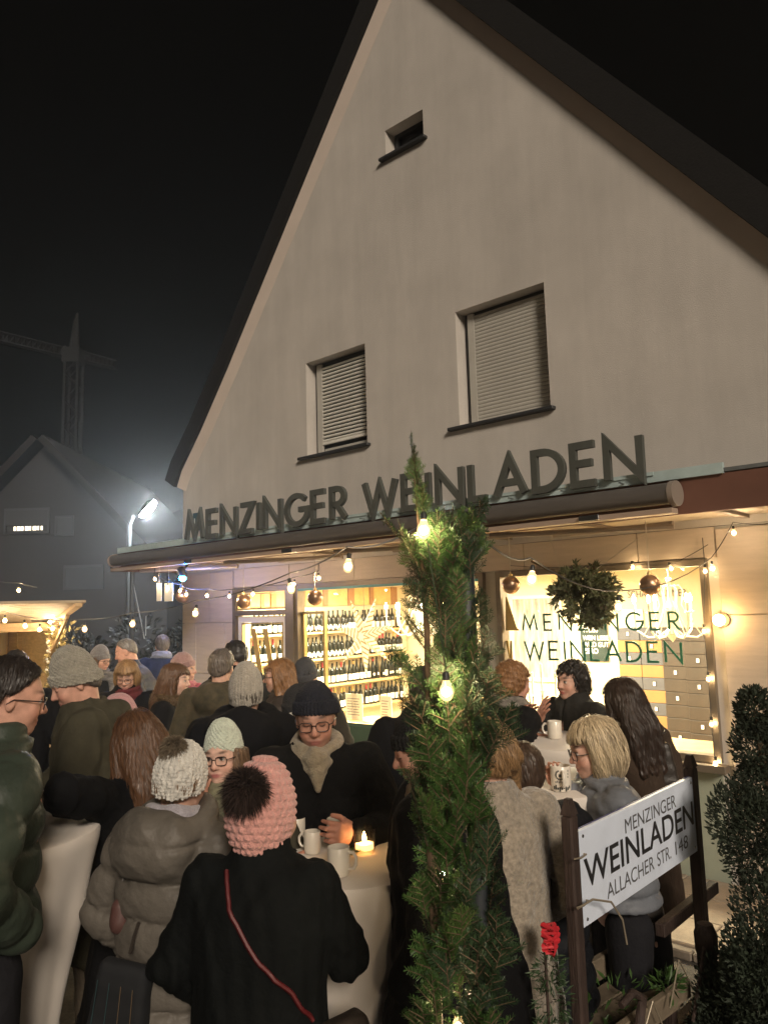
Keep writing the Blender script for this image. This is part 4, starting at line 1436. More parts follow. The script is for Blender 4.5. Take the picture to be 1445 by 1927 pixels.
# ---------------------------------------------------------------- bistro tables with cloths
def bistro(label, clabel, x, y, h, r, seed):
    t = thing('bistro_table', label, 'table', (x, y, 0), 0, 'round standing tables')
    MB().lathe([(0.001, h - 0.03), (r - 0.01, h - 0.03), (r - 0.008, h - 0.006), (0.001, h - 0.006)], n=32).build('tabletop', M['white_wood'], t, True)
    MB().tube([(0, 0, 0.02), (0, 0, h - 0.03)], 0.035, 10).build('pole', M['chrome'], t, True)
    MB().lathe([(0.001, 0.0), (0.24, 0.0), (0.24, 0.015), (0.05, 0.03), (0.001, 0.031)], n=24).build('foot', M['chrome'], t, True)
    rg_ = random.Random(seed)
    ph = rg_.uniform(0, 6)
    prof = [(0.001, h), (r * 0.6, h + 0.001), (r * 0.97, h), (r, h - 0.004), (r * 1.012, h - 0.015), (r * 1.0, h - 0.05)]
    for i in range(1, 15):
        k = i / 14
        waist = 0.58 + 0.42 * abs(k - 0.52) ** 1.25 / 0.52 ** 1.25 * (1.0 if k < 0.52 else 1.12)
        prof.append((r * min(waist, 1.12), (h - 0.05) * (1 - k) + 0.012))

    def wob(w, z):
        k = max(0.0, min(1.0, (h - 0.03 - z) / 0.3))
        return 1 + k * (0.055 * math.cos(4 * w + ph) + 0.045 * math.sin(7 * w + ph * 2 + z * 2) + 0.028 * math.sin(13 * w + z * 4 + ph) * math.sin(3 * w + ph))
    c = MB().lathe(prof, (0, 0, 0), 96, None, wob)
    o = c.build('tablecloth', M['cloth'], None, True, loc=(x, y, 0))
    tag(o, clabel, 'tablecloth', 'white cloths over the standing tables')
    return t


pmain = at(652, 1606, 2.93)
bistro('standing table with mugs and candle in the middle of the crowd', 'white cloth over the middle table with mugs and a candle', pmain.x, pmain.y, pmain.z, 0.36, 1)
TAB = pmain.z
pl2 = at(0, 1565, 2.9)
bistro('standing table at the man in the green jacket', 'white tight cloth with flared foot beside the green jacket', pl2.x, pl2.y, pl2.z, 0.34, 2)
pr2 = at(1072, 1392, 4.55)
bistro('standing table between the two talking women', 'white cloth over the table between the two talking women', pr2.x, pr2.y, pr2.z, 0.34, 3)
pm2 = at(1015, 1468, 3.45)
bistro('standing table behind the woman in the grey wool coat', 'white cloth of the table beside the blonde woman in the down jacket', pm2.x, pm2.y, pm2.z, 0.33, 4)

mug_prof = [(0.001, 0.0), (0.036, 0.0), (0.039, 0.004), (0.0415, 0.03), (0.0415, 0.098), (0.040, 0.1), (0.0375, 0.098), (0.0375, 0.012), (0.001, 0.010)]
me_mug = MB().lathe(mug_prof, n=24).mesh('mug', M['ceramic'], True)
me_hand = MB().tube([(0.040, 0, 0.082), (0.058, 0, 0.083), (0.070, 0, 0.068), (0.070, 0, 0.045), (0.060, 0, 0.028), (0.040, 0, 0.024)], 0.0065, 8).mesh('handle', M['ceramic'], True)
me_wine = MB().lathe([(0.001, 0.07), (0.0372, 0.07), (0.001, 0.0702)], n=20).mesh('mulled_wine', mat('mulled_wine', (0.08, 0.008, 0.006), 0.1), True)
# printed emblem wrapped on the mug: a wreath, letters below and a small figure band
def emblem():
    mb = MB()
    R_ = 0.0422

    def wrap(a, z):
        return (R_ * math.cos(a), R_ * math.sin(a), z)

    def blob(a, z, sa, sz):
        mb.add([wrap(a - sa, z - sz), wrap(a + sa, z - sz), wrap(a + sa, z + sz), wrap(a - sa, z + sz)], [(0, 1, 2, 3)])
    for i in range(16):
        t = 2 * math.pi * i / 16
        if 1.2 < t < 1.95:
            continue
        blob(-0.25 + 0.42 * math.cos(t), 0.068 + 0.017 * math.sin(t), 0.07, 0.0034)
    blob(-0.25, 0.066, 0.14, 0.006)
    for i in range(7):
        blob(-0.7 + i * 0.16, 0.040 + 0.002 * (i % 2), 0.045, 0.004)
    for i in range(9):
        blob(-0.9 + i * 0.2, 0.016 + 0.004 * math.sin(i * 1.7), 0.08, 0.007 + 0.003 * math.sin(i * 2.3))
    for i in range(3):
        blob(0.55 + 0.02 * i, 0.06 + 0.012 * i, 0.05, 0.004)
    return mb.mesh('printed_emblem', mat('mug_print', (0.07, 0.075, 0.07), 0.5))


me_emb = emblem()


def mug(label, p, rz, emb=False, s=1.0, group='mugs of mulled wine'):
    o = link('mug', me_mug, None, p, (0, 0, rz), (s, s, s))
    tag(o, label, 'mug', group)
    link('handle', me_hand, o)
    link('mulled_wine', me_wine, o)
    if emb:
        link('printed_emblem', me_emb, o)
    return o


def on(px, py, zt):
    d = ray(px, py)
    t = (zt - CAMH) / d.z
    return Vector((0, 0, CAMH)) + d * t


mug('white mug with a dark printed wreath held by the smiling man', on(634, 1586, TAB + 0.003), -1.3, True, 0.9)
mug('plain white mug with its handle to the right at the front of the middle table', on(638, 1646, TAB + 0.003), -0.35, False, 0.9)
mug('white mug half hidden by the pink knitted hat, the farther of two', on(560, 1576, TAB + 0.003), 2.5, False, 0.75)
mug('white mug half hidden by the black coat, the nearer of two', on(588, 1604, TAB + 0.003), 2.8, False, 0.75)
mug('white mug standing on the table between the two talking women', on(1044, 1389, pr2.z + 0.003), 2.8, False, 0.98)
mug('printed mug on the table edge in front of the blonde woman', on(1056, 1487, pm2.z + 0.003), -1.6, True, 0.98)
mug('white mug gripped by the long haired woman at the left table', on(100, 1530, pl2.z + 0.003), 2.0, False, 0.9)

cp = on(686, 1604, TAB + 0.003)
cd = thing('candle_glass', 'burning candle in a clear glass on the middle table', 'candle', cp)
MB().lathe([(0.001, 0.0), (0.036, 0.0), (0.040, 0.01), (0.042, 0.085), (0.040, 0.085), (0.037, 0.012), (0.001, 0.010)], n=20).build('glass_cup', glass_mat('candle_cup', (0.96, 0.9, 0.85)), cd, True)
MB().lathe([(0.001, 0.013), (0.033, 0.013), (0.033, 0.032), (0.001, 0.033)], n=18).build('wax', mat('wax', (0.85, 0.72, 0.5), 0.5, emit=(1.0, 0.55, 0.18), estr=1.5), cd, True)
MB().lathe([(0.001, 0.036), (0.006, 0.042), (0.0075, 0.050), (0.004, 0.062), (0.001, 0.072)], n=10).build('flame', M['flame'], cd, True)

# ---------------------------------------------------------------- chairs outside the left window
def chair(label, cat, u, n, rz, cm, slats):
    t = fthing('chair', label, cat, u, n, 0.045)
    t.rotation_euler.z = RZ + rz
    for x in (-0.2, 0.2):
        for y in (-0.2, 0.2):
            MB().box(x - 0.018, x + 0.018, y - 0.018, y + 0.018, 0, 0.43 if y > 0 else (0.86 if slats else 0.5)).build('leg', M['white_wood'], t)
    MB().bbox(-0.23, 0.23, -0.23, 0.24, 0.432, 0.47, 0.01).build('seat', cm, t)
    if slats:
        MB().bbox(-0.22, 0.22, -0.215, -0.19, 0.80, 0.87).build('top_rail', M['white_wood'], t)
        for i in range(6):
            MB().box(-0.16 + i * 0.06, -0.135 + i * 0.06, -0.212, -0.195, 0.47, 0.80).build('slat', M['white_wood'], t)
    else:
        MB().bbox(-0.25, 0.25, -0.26, -0.20, 0.40, 1.02, 0.02).build('backrest', cm, t)
    return t


uu, zz = fac(618, 1420, 0.75)
chair('dark green upholstered chair half hidden behind the smiling man', 'chair', uu + 0.18, 0.72, 0.0, M['green_fabric'], False)
uu, zz = fac(712, 1410, 0.75)
chair('dark green upholstered chair with its back to the fir post', 'chair', uu + 0.05, 0.72, 0.05, M['green_fabric'], False)
uu, zz = fac(712, 1440, 1.15)
chair('cream slatted chair before the dark green ones', 'chair', uu + 0.02, 1.2, 0.0, M['white_wood'], True)

# ---------------------------------------------------------------- fir post
NV_ = 5
def fir_spray(seed, L, m, nd=0.028, dens=0.0034):
    r = np.random.default_rng(seed)
    tw_ = []
    tw_.append((np.zeros(3), np.array([0, 0.06, 1.0]), L))
    k = 0
    z = L * 0.18
    while z < L * 0.9:
        s = 1 if k % 2 else -1
        ang = r.uniform(0.6, 0.95)
        l2 = (L - z) * r.uniform(0.42, 0.62) + 0.015
        tw_.append((np.array([0, 0.06 * z, z]), np.array([s * math.sin(ang), r.normal(0, 0.12), math.cos(ang)]), l2))
        z += r.uniform(0.016, 0.028)
        k += 1
    V, Q = [], []
    stem = MB()
    for p, d, l in tw_:
        d = d / np.linalg.norm(d)
        stem.tube([p, p + d * l * 0.6, p + d * l * 0.99], [0.0026, 0.002, 0.001], 4, False)
        ax = np.array([0, 1.0, 0.0]) - d * d[1]
        ax /= np.linalg.norm(ax)
        sd = np.cross(d, ax)
        n = int(l / dens)
        for i in range(n):
            t = (i + 0.5) / n
            for s in (-1, 1):
                th = r.normal(0.25, 0.42)
                dirn = d * r.uniform(0.45, 0.8) + s * sd * math.cos(th) + ax * math.sin(th)
                if t > 0.93:
                    dirn += d * 1.2
                dirn /= np.linalg.norm(dirn)
                ln = nd * r.uniform(0.75, 1.15) * (1 - 0.35 * t ** 3)
                w = np.cross(dirn, ax)
                w = w / (np.linalg.norm(w) + 1e-6) * 0.0015
                b0 = p + d * l * t
                o = len(V)
                V += [b0 - w * 0.5, b0 + w * 0.5, b0 + dirn * ln * 0.7 + w, b0 + dirn * ln, b0 + dirn * ln * 0.7 - w]
                Q.append((o, o + 1, o + 2, o + 4))
                Q.append((o + 4, o + 2, o + 3, o + 3))
    tri = [q[:3] if q[2] == q[3] else q for q in Q]
    sv = len(V)
    me = bpy.data.meshes.new('fir_branch')
    me.from_pydata([tuple(x) for x in V] + [tuple(x) for x in stem.v], [], tri + [tuple(i + sv for i in f) for f in stem.f])
    me.materials.append(m)
    me.materials.append(M['twig'])
    mi = np.zeros(len(me.polygons), np.int32)
    mi[len(tri):] = 1
    me.polygons.foreach_set('material_index', mi)
    me.update()
    return me


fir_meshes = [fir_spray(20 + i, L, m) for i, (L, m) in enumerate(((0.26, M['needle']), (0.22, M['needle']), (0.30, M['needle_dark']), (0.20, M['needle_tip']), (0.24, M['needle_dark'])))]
FX, FY = at(868, 1300, 1.82).x, 1.82
fp = thing('fir_post', 'dark post wrapped in green fir branches and lights in the foreground', 'decorated post', (FX, FY, 0))
MB().lathe([(0.024, 0), (0.023, 1.2), (0.021, 2.26), (0.012, 2.275), (0.001, 2.276)], (0.02, 0, 0), 14).build('post', M['pole_dark'], fp, True)
MB().tube([(-0.075, -0.01, 0.9), (-0.085, -0.012, 1.5), (-0.075, -0.01, 2.0), (-0.092, 0, 2.36)], [0.010, 0.009, 0.007, 0.002], 8).build('fir_trunk', M['twig'], fp, True)
rf_ = random.Random(5)


def spray(x, y, z, lean_x, lean_y, spin, sc, k):
    o = link('fir_branch', fir_meshes[k], fp, (x, y, z))
    d = Vector((lean_x, lean_y, 1)).normalized()
    o.rotation_euler = (d.to_track_quat('Z', 'Y').to_matrix() @ Matrix.Rotation(spin, 3, 'Z')).to_euler()
    o.scale = (sc,) * 3


# the leader that rises above the post
for i in range(8):      # bare leader with only short side needles
    spray(-0.094 + 0.0035 * i, 0, 2.40 - 0.024 * i, -0.10 + 0.03 * (i % 3), 0.05 * (i % 2), 0.9 * i, 0.30 + 0.012 * i, (0, 1, 3)[i % 3])
for i in range(4):
    spray(-0.09 + 0.01 * i, 0, 2.17 - 0.02 * i, (-0.9, 0.5, -0.5, 0.8)[i], -0.15 * i, 0.5 * i, 0.55, (0, 1, 3, 1)[i])
for i in range(5):
    spray(-0.035 + 0.008 * i, -0.01, 2.10 + 0.01 * i, 0.12 + 0.07 * i, -0.1 * (i % 2), 0.6 * i, 0.75, (0, 4, 1, 3, 4)[i])
z = 0.66
while z < 2.13:
    for s in range(6 if z > 1.5 else 5):
        side = rf_.choice((-1, -1, -1, 1, 1, 0, 0))
        taper = 1.0 if z < 1.9 else 0.75
        lx = side * rf_.uniform(0.15, (1.2 if z > 1.75 else 0.92) if side < 0 else 0.6) * taper * (1.25 if 1.75 < z < 2.0 and side < 0 else 1.0) + rf_.uniform(-0.25, 0.25)
        ly = rf_.uniform(-0.75, 0.35)
        lx *= (0.5 if rf_.random() < 0.7 else 1.15) if z < 1.6 else 1.0
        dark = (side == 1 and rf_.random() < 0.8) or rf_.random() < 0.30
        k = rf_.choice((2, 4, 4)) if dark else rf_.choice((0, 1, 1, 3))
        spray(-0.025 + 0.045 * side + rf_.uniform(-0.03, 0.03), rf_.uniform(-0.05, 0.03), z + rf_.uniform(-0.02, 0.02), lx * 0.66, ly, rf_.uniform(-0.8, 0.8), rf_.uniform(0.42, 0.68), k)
    for s in range(2 if 1.5 < z < 1.9 else 1):
        spray(rf_.uniform(-0.05, 0.03), rf_.uniform(-0.045, -0.01), z, rf_.uniform(-0.25, 0.25), rf_.uniform(-0.45, -0.1), rf_.uniform(-0.8, 0.8), rf_.uniform(0.45, 0.65), (4, 0, 1)[s + rf_.choice((0, 1))])
    z += 0.052
bl = [at(797, 998, FY - 0.10), at(840, 1302, FY - 0.12), at(830, 1642, FY + 0.06), at(862, 1935, FY + 0.02)]
light_string('warm bulbs wound down the fir branches of the foreground post', [at(800, 985, 1.78)] + [up(p, 0.05) for p in bl], bl, r=0.0014, sag=0.0, scale=0.62, cm=M['needle_dark'])

# ---------------------------------------------------------------- thuja at the right edge
tp = at(1412, 1312, 2.95)
tj = thing('conifer_bush', 'dark bushy conifer at the right edge before the stone wall', 'conifer', (tp.x + 0.12, tp.y, 0))
parts = [((-0.11, 0, tp.z - 0.06), (0.065, 0.06, 0.10)), ((-0.10, 0, tp.z - 0.18), (0.105, 0.10, 0.12)), ((-0.08, 0, tp.z - 0.32), (0.115, 0.10, 0.13)), ((-0.10, 0.0, tp.z - 0.45), (0.13, 0.12, 0.13))]
for i in range(9):
    parts.append(((0.02 + 0.016 * i, 0.02, tp.z - 0.14 - 0.06 * i), (0.10, 0.10, 0.11)))
rr = np.random.default_rng(8)
for i in range(34):
    z = rr.uniform(0.15, tp.z - 0.42)
    w_ = 0.40 if z < tp.z - 0.6 else 0.27
    parts.append(((rr.uniform(-w_, 0.35), rr.uniform(-0.22, 0.25), z), (0.13, 0.13, 0.16)))
v, q = leaf_mass(95000, blob_pos(parts), 0.021, 6, 0.55, 0.40)
link('crown', raw_mesh('crown', v, q, M['thuja'], False), tj)
MB().tube([(0, 0, 0), (-0.04, 0, 0.7), (-0.11, 0, tp.z - 0.05)], [0.04, 0.03, 0.008], 8).build('trunk', M['twig'], tj, True)
MB().lathe([(0.001, 0), (0.2, 0), (0.27, 0.32), (0.24, 0.32), (0.001, 0.3)], n=24).build('pot', M['pole_dark'], tj, True)

# ---------------------------------------------------------------- sign with its posts
RZ2 = math.atan2(-NV.y, -NV.x)
s0 = at(1086, 1655, 2.56)
ss = thing('sign_stand', 'two dark wooden posts with a cross bar that carry the white shop sign', 'sign stand', (s0.x, s0.y, 0), RZ2)
LEN = 0.955


def post_mb(x, w, h, y=0.0):
    mb = MB()
    mb.bbox(x - w, x + w, y - w * 0.8, y + w * 0.8, 0, h - 0.05, 0.006)
    mb.add([(x - w, y - w * 0.8, h - 0.049), (x + w, y - w * 0.8, h - 0.049), (x + w, y + w * 0.8, h - 0.049), (x - w, y + w * 0.8, h - 0.049),
            (x - w * 0.4, y - w * 0.4, h), (x + w * 0.4, y - w * 0.4, h), (x + w * 0.4, y + w * 0.4, h), (x - w * 0.4, y + w * 0.4, h)],
           [(0, 1, 5, 4), (1, 2, 6, 5), (2, 3, 7, 6), (3, 0, 4, 7), (4, 5, 6, 7), (3, 2, 1, 0)])
    return mb


post_mb(-0.030, 0.024, 1.44).build('post', M['post_wood'], ss)
post_mb(LEN + 0.028, 0.027, 1.42).build('post', M['post_wood'], ss)
MB().bbox(LEN - 0.25, LEN + 0.34, 0.035, 0.075, 0.78, 0.83).build('cross_bar', M['post_wood'], ss)
MB().bbox(-0.2, LEN + 0.2, 0.035, 0.085, 0.38, 0.44).build('cross_bar', M['post_wood'], ss)
zt, zb = at(1086, 1562, 2.56).z, at(1088, 1744, 2.56).z
sb = thing('sign_board', 'white shop sign board with dark lettering tied between two dark posts', 'sign', (s0.x, s0.y, zb), RZ2)
hB = zt - zb
MB().bbox(-0.01, LEN, -0.016, -0.002, 0, hB, 0.002).build('board', M['sign_white'], sb)
for xq in (0.02, LEN - 0.02):
    for zq in (0.02, hB - 0.02):
        MB().lathe([(0.001, 0), (0.006, 0), (0.005, 0.002), (0.001, 0.0025)], n=8, T=Matrix.Translation((xq, -0.0162, zq)) @ Matrix.Rotation(math.pi / 2, 4, 'X')).build('screw', M['chrome'], sb)
MB().box(-0.011, LEN + 0.001, -0.0015, 0.002, -0.001, hB + 0.001).build('board_edge', M['sign_edge'], sb)


def fit(s, x0, x1, z0, cap, m, bold=0.0):
    me = text_mesh(s, 1.0, m, 0.0, bold)
    xs = [v_.co.x for v_ in me.vertices]
    ys = [v_.co.y for v_ in me.vertices]
    kx, ky = (x1 - x0) / (max(xs) - min(xs)), cap / (max(ys) - min(0, 0))
    me.transform(Matrix.Translation((-min(xs), 0, 0)))
    me.transform(Matrix.Diagonal((kx, ky, 1, 1)))
    link('lettering', me, sb, (x0, -0.0172, z0), UPRIGHT)


fit('MENZINGER', 0.32, 0.77, hB * 0.725, 0.048, M['ink_grey'])
fit('WEINLADEN', 0.015, 0.935, hB * 0.385, 0.088, M['ink'], 0.012)
fit('ALLACHER', 0.16, 0.535, hB * 0.135, 0.048, M['ink_grey'])
fit('STR.', 0.565, 0.69, hB * 0.135, 0.048, M['ink_grey'])
fit('148', 0.735, 0.86, hB * 0.135, 0.048, M['ink_grey'])
for zq in (hB * 0.30, hB * 0.78):
    MB().tube([(-0.10, -0.05, zq + 0.01), (-0.05, -0.045, zq), (0.02, -0.025, zq - 0.01), (0.01, 0.02, zq - 0.01)], 0.003, 5).build('tie_wire', M['wire'], sb, True)
MB().tube([(-0.09, -0.045, 0.09), (-0.02, -0.06, 0.10), (0.07, -0.075, 0.07), (0.13, -0.08, 0.0), (0.15, -0.08, -0.08)], 0.0035, 5).build('tie_wire', M['wire'], sb, True)

# stake, cart and decoration below the sign
kp = at(1325, 1735, 3.05)
stk = thing('wooden_stake', 'round topped dark wooden stake right of the sign', 'stake', (kp.x, kp.y, 0))
MB().lathe([(0.034, 0), (0.033, kp.z - 0.3), (0.030, kp.z - 0.14), (0.040, kp.z - 0.10), (0.042, kp.z - 0.04), (0.028, kp.z - 0.005), (0.001, kp.z)], n=14).build('stake_body', M['post_wood'], stk, True)
ck = at(1160, 1940, 2.75)
ct = thing('wooden_cart', 'weathered wooden handcart with curved runner under the sign', 'cart', (ck.x, ck.y, 0), RZ2 - 0.1)
MB().bbox(-0.30, 0.42, -0.05, -0.02, ck.z - 0.02, ck.z + 0.045).build('side_board', M['grey_wood'], ct)
MB().bbox(-0.30, 0.42, 0.25, 0.28, ck.z - 0.02, ck.z + 0.06).build('side_board', M['grey_wood'], ct)
for i in range(3):
    MB().bbox(-0.30, 0.42, -0.018 + i * 0.09, 0.068 + i * 0.09, ck.z - 0.06, ck.z - 0.03).build('bed_plank', M['grey_wood'], ct)
MB().tube([(-0.20, -0.08, ck.z - 0.10), (-0.10, -0.085, ck.z - 0.02), (0.0, -0.085, ck.z + 0.05), (0.03, -0.085, ck.z + 0.12), (-0.03, -0.085, ck.z + 0.155), (-0.10, -0.085, ck.z + 0.14)], [0.012, 0.014, 0.016, 0.016, 0.014, 0.011], 8).build('curved_runner', M['post_wood'], ct, True)
for x in (-0.15, 0.3):
    wp = [(0.20 * math.cos(t) + x, 0.12 + (0.2 if x > 0 else -0.16) * 0, 0.215 + 0.20 * math.sin(t)) for t in np.linspace(0, 2 * math.pi, 17)]
    wh = MB().tube(wp, 0.018, 6, False).build('wheel', M['grey_wood'], ct)
    sp = MB()
    for t in np.linspace(0, math.pi, 5)[:-1]:
        sp.tube([(x - 0.19 * math.cos(t), 0.12, 0.215 - 0.19 * math.sin(t)), (x + 0.19 * math.cos(t), 0.12, 0.215 + 0.19 * math.sin(t))], 0.010, 5)
    sp.build('spokes', M['grey_wood'], wh)
for (x, y) in ((-0.28, 0.0), (0.38, 0.0), (-0.28, 0.23), (0.38, 0.23)):
    MB().box(x - 0.02, x + 0.02, y - 0.0, y + 0.03, 0.2, ck.z - 0.061).build('support', M['post_wood'], ct)
MB().tube([(0.40, -0.07, ck.z + 0.02), (0.30, -0.075, ck.z + 0.15), (0.20, -0.085, ck.z + 0.03)], 0.003, 5).build('wire_loop', M['wire'], ct, True)
MB().tube([(0.02, -0.08, ck.z + 0.0), (0.09, -0.085, ck.z + 0.09), (0.16, -0.085, ck.z - 0.03), (0.12, -0.085, ck.z - 0.12)], 0.003, 5).build('wire_loop', M['wire'], ct, True)
MB().tube([(0.34, -0.09, ck.z - 0.06), (0.44, -0.1, ck.z + 0.16)], 0.006, 6).build('thin_rod', M['post_wood'], ct, True)
v, q = leaf_mass(170, blob_pos([((0.12, 0.1, ck.z + 0.02), (0.2, 0.1, 0.03)), ((0.30, -0.02, ck.z + 0.05), (0.05, 0.04, 0.04))]), 0.042, 31, 0.4, 0.25)
gr = thing('fir_sprigs', 'small green sprigs lying in the wooden cart', 'sprigs', (ck.x, ck.y, 0), RZ2 - 0.1)
link('leaves', raw_mesh('leaves', v, q, M['needle'], False), gr)

bp_ = at(1030, 1768, 2.46)
rb = thing('red_bow', 'red ribbon bow tied with greenery beside the left sign post', 'bow', bp_)
mbw = MB()
rq = random.Random(4)
for i in range(9):
    a0 = -0.9 + i * 0.22
    z0_ = 0.055 - i * 0.013
    dz_ = rq.uniform(-0.016, 0.016)
    mbw.tube([(0, 0, z0_), (-0.030 + rq.uniform(-0.01, 0.01), -0.02, z0_ + 0.014), (-0.006, -0.035, z0_ + rq.uniform(-0.005, 0.01)), (0.028 + rq.uniform(-0.012, 0.012), -0.02, z0_ + 0.012 + dz_), (0, 0, z0_)], [0.008, 0.012, 0.010, 0.012, 0.008], 6)
mbw.build('ribbon_loops', M['red_bow'], rb, True)
v, q = leaf_mass(500, blob_pos([((0.0, 0.0, -0.12), (0.06, 0.05, 0.07)), ((0.02, 0.02, -0.24), (0.08, 0.06, 0.10)), ((0.01, 0.02, -0.42), (0.09, 0.07, 0.13))]), 0.035, 33, -0.1, 0.2)
link('greenery', raw_mesh('greenery', v, q, M['needle_dark'], False), rb)
MB().tube([(0, 0.02, 0.06), (0.0, 0.02, -bp_.z / 0.74)], 0.006, 6).build('stick', M['post_wood'], rb)
rb.scale = (0.74, 0.74, 0.74)
rb.rotation_euler.z = 0.5
# sprig on the middle table
fg = on(668, 1612, TAB + 0.006)
ts = thing('table_sprig', 'small fir sprig lying beside the candle on the middle table', 'sprig', fg)
for i, (dx, dy, rot) in enumerate(((-0.06, 0.0, 0.4), (-0.05, 0.02, -0.5), (0.0, 0.03, 1.3))):
    o = link('fir_branch', fir_meshes[3], ts, (dx, dy, 0.006), (math.radians(82), 0, rot + 1.0), (0.45,) * 3)
# ---------------------------------------------------------------- implicit surfaces for the people
f32 = np.float32


def surface_nets(v, xs, ys, zs):
    s = v < 0
    nx, ny, nz = v.shape
    cnt = np.zeros((nx - 1, ny - 1, nz - 1), np.int8)
    for a in (0, 1):
        for b in (0, 1):
            for c in (0, 1):
                cnt += s[a:nx - 1 + a, b:ny - 1 + b, c:nz - 1 + c]
    I, J, K = np.nonzero((cnt > 0) & (cnt < 8))
    idx = np.full(cnt.shape, -1, np.int32)
    idx[I, J, K] = np.arange(len(I))
    cor = [(a, b, c) for a in (0, 1) for b in (0, 1) for c in (0, 1)]
    val = {c: v[I + c[0], J + c[1], K + c[2]] for c in cor}
    acc = np.zeros((len(I), 3), f32)
    n = np.zeros(len(I), f32)
    for c in cor:
        for ax in range(3):
            if c[ax] == 0:
                d = list(c)
                d[ax] = 1
                va, vb = val[c], val[tuple(d)]
                m = (va < 0) != (vb < 0)
                t = np.where(m, va / np.where(m, va - vb, 1), 0)
                p = np.array(c, f32)[None, :].repeat(len(I), 0)
                p[:, ax] = t
                acc += p * m[:, None]
                n += m
    acc /= n[:, None]
    P = np.stack([xs[I] + (xs[I + 1] - xs[I]) * acc[:, 0], ys[J] + (ys[J + 1] - ys[J]) * acc[:, 1], zs[K] + (zs[K + 1] - zs[K]) * acc[:, 2]], 1)
    Q = []
    # x edges
    e = s[:-1, 1:-1, 1:-1] != s[1:, 1:-1, 1:-1]
    i, j, k = np.nonzero(e)
    j += 1; k += 1
    q = np.stack([idx[i, j - 1, k - 1], idx[i, j, k - 1], idx[i, j, k], idx[i, j - 1, k]], 1)
    fl = ~s[i, j, k]
    q[fl] = q[fl][:, ::-1]
    Q.append(q)
    e = s[1:-1, :-1, 1:-1] != s[1:-1, 1:, 1:-1]
    i, j, k = np.nonzero(e)
    i += 1; k += 1
    q = np.stack([idx[i - 1, j, k - 1], idx[i - 1, j, k], idx[i, j, k], idx[i, j, k - 1]], 1)
    fl = ~s[i, j, k]
    q[fl] = q[fl][:, ::-1]
    Q.append(q)
    e = s[1:-1, 1:-1, :-1] != s[1:-1, 1:-1, 1:]
    i, j, k = np.nonzero(e)
    i += 1; j += 1
    q = np.stack([idx[i - 1, j - 1, k], idx[i, j - 1, k], idx[i, j, k], idx[i - 1, j, k]], 1)
    fl = ~s[i, j, k]
    q[fl] = q[fl][:, ::-1]
    Q.append(q)
    Q = np.concatenate(Q)
    return P, Q[(Q >= 0).all(1)]


def smin(a, b, k):
    h = np.maximum(k - np.abs(a - b), 0) / k
    return np.minimum(a, b) - h * h * k * 0.25


def smax(a, b, k):
    return -smin(-a, -b, k)


def ell(p, c, r):
    x, y, z = (p[0] - c[0]) / r[0], (p[1] - c[1]) / r[1], (p[2] - c[2]) / r[2]
    k = np.sqrt(x * x + y * y + z * z)
    return (k - 1) * min(r)


def sph(p, c, r):
    return np.sqrt((p[0] - c[0]) ** 2 + (p[1] - c[1]) ** 2 + (p[2] - c[2]) ** 2) - r


def cap(p, a, b, ra, rb, want_t=False):
    d = [b[i] - a[i] for i in range(3)]
    L = d[0] ** 2 + d[1] ** 2 + d[2] ** 2
    t = ((p[0] - a[0]) * d[0] + (p[1] - a[1]) * d[1] + (p[2] - a[2]) * d[2]) / L
    t = np.clip(t, 0, 1)
    q = np.sqrt((p[0] - a[0] - t * d[0]) ** 2 + (p[1] - a[1] - t * d[1]) ** 2 + (p[2] - a[2] - t * d[2]) ** 2)
    r = q - (ra + (rb - ra) * t)
    return (r, t) if want_t else r


def ring(p, c, ax, ay, r, tilt=0.0):
    """elliptic torus round z"""
    x, y, z = p[0] - c[0], p[1] - c[1], p[2] - c[2] - tilt * (p[1] - c[1])
    k = np.sqrt((x / ax) ** 2 + (y / ay) ** 2)
    m = 0.5 * (ax + ay)
    return np.sqrt(((k - 1) * m) ** 2 + z * z) - r


def fbm(p, seed, f):
    r = np.random.default_rng(seed)
    o = 0
    for i in range(5):
        d = r.normal(0, 1, 3) * f * (1 + 0.45 * i)
        d2 = r.normal(0, 1, 3) * f * 0.7
        o = o + np.sin(p[0] * d[0] + p[1] * d[1] + p[2] * d[2] + r.uniform(0, 6) + 1.3 * np.sin(p[0] * d2[0] + p[1] * d2[1] + p[2] * d2[2])) / (1 + 0.5 * i)
    return o / 2.2


def grid(x0, x1, y0, y1, z0, z1, h):
    xs = np.arange(x0, x1 + h, h).astype(f32)
    ys = np.arange(y0, y1 + h, h).astype(f32)
    zs = np.arange(z0, z1 + h, h).astype(f32)
    return xs, ys, zs, [xs[:, None, None], ys[None, :, None], zs[None, None, :]]


def mixed(c0, c1, half, h, lo, hi, H):
    """fine steps h over c0±half, coarse H out to lo, hi"""
    a = np.arange(c0 - half, c1 + half + h, h)
    l = np.arange(a[0] - H, lo - H, -H)[::-1]
    u = np.arange(a[-1] + H, hi + H, H)
    return np.concatenate([l, a, u]).astype(f32)


def rot3(pitch, yaw, roll):
    return np.array(Matrix.Rotation(yaw, 3, 'Z') @ Matrix.Rotation(-pitch, 3, 'X') @ Matrix.Rotation(roll, 3, 'Y'), f32)


def to_local(p, O, R):
    """world points to the frame with origin O, axes the columns of R"""
    x, y, z = p[0] - O[0], p[1] - O[1], p[2] - O[2]
    return [R[0, 0] * x + R[1, 0] * y + R[2, 0] * z, R[0, 1] * x + R[1, 1] * y + R[2, 1] * z, R[0, 2] * x + R[1, 2] * y + R[2, 2] * z]


EYE = [(s * 0.031, 0.082, 0.074) for s in (-1, 1)]


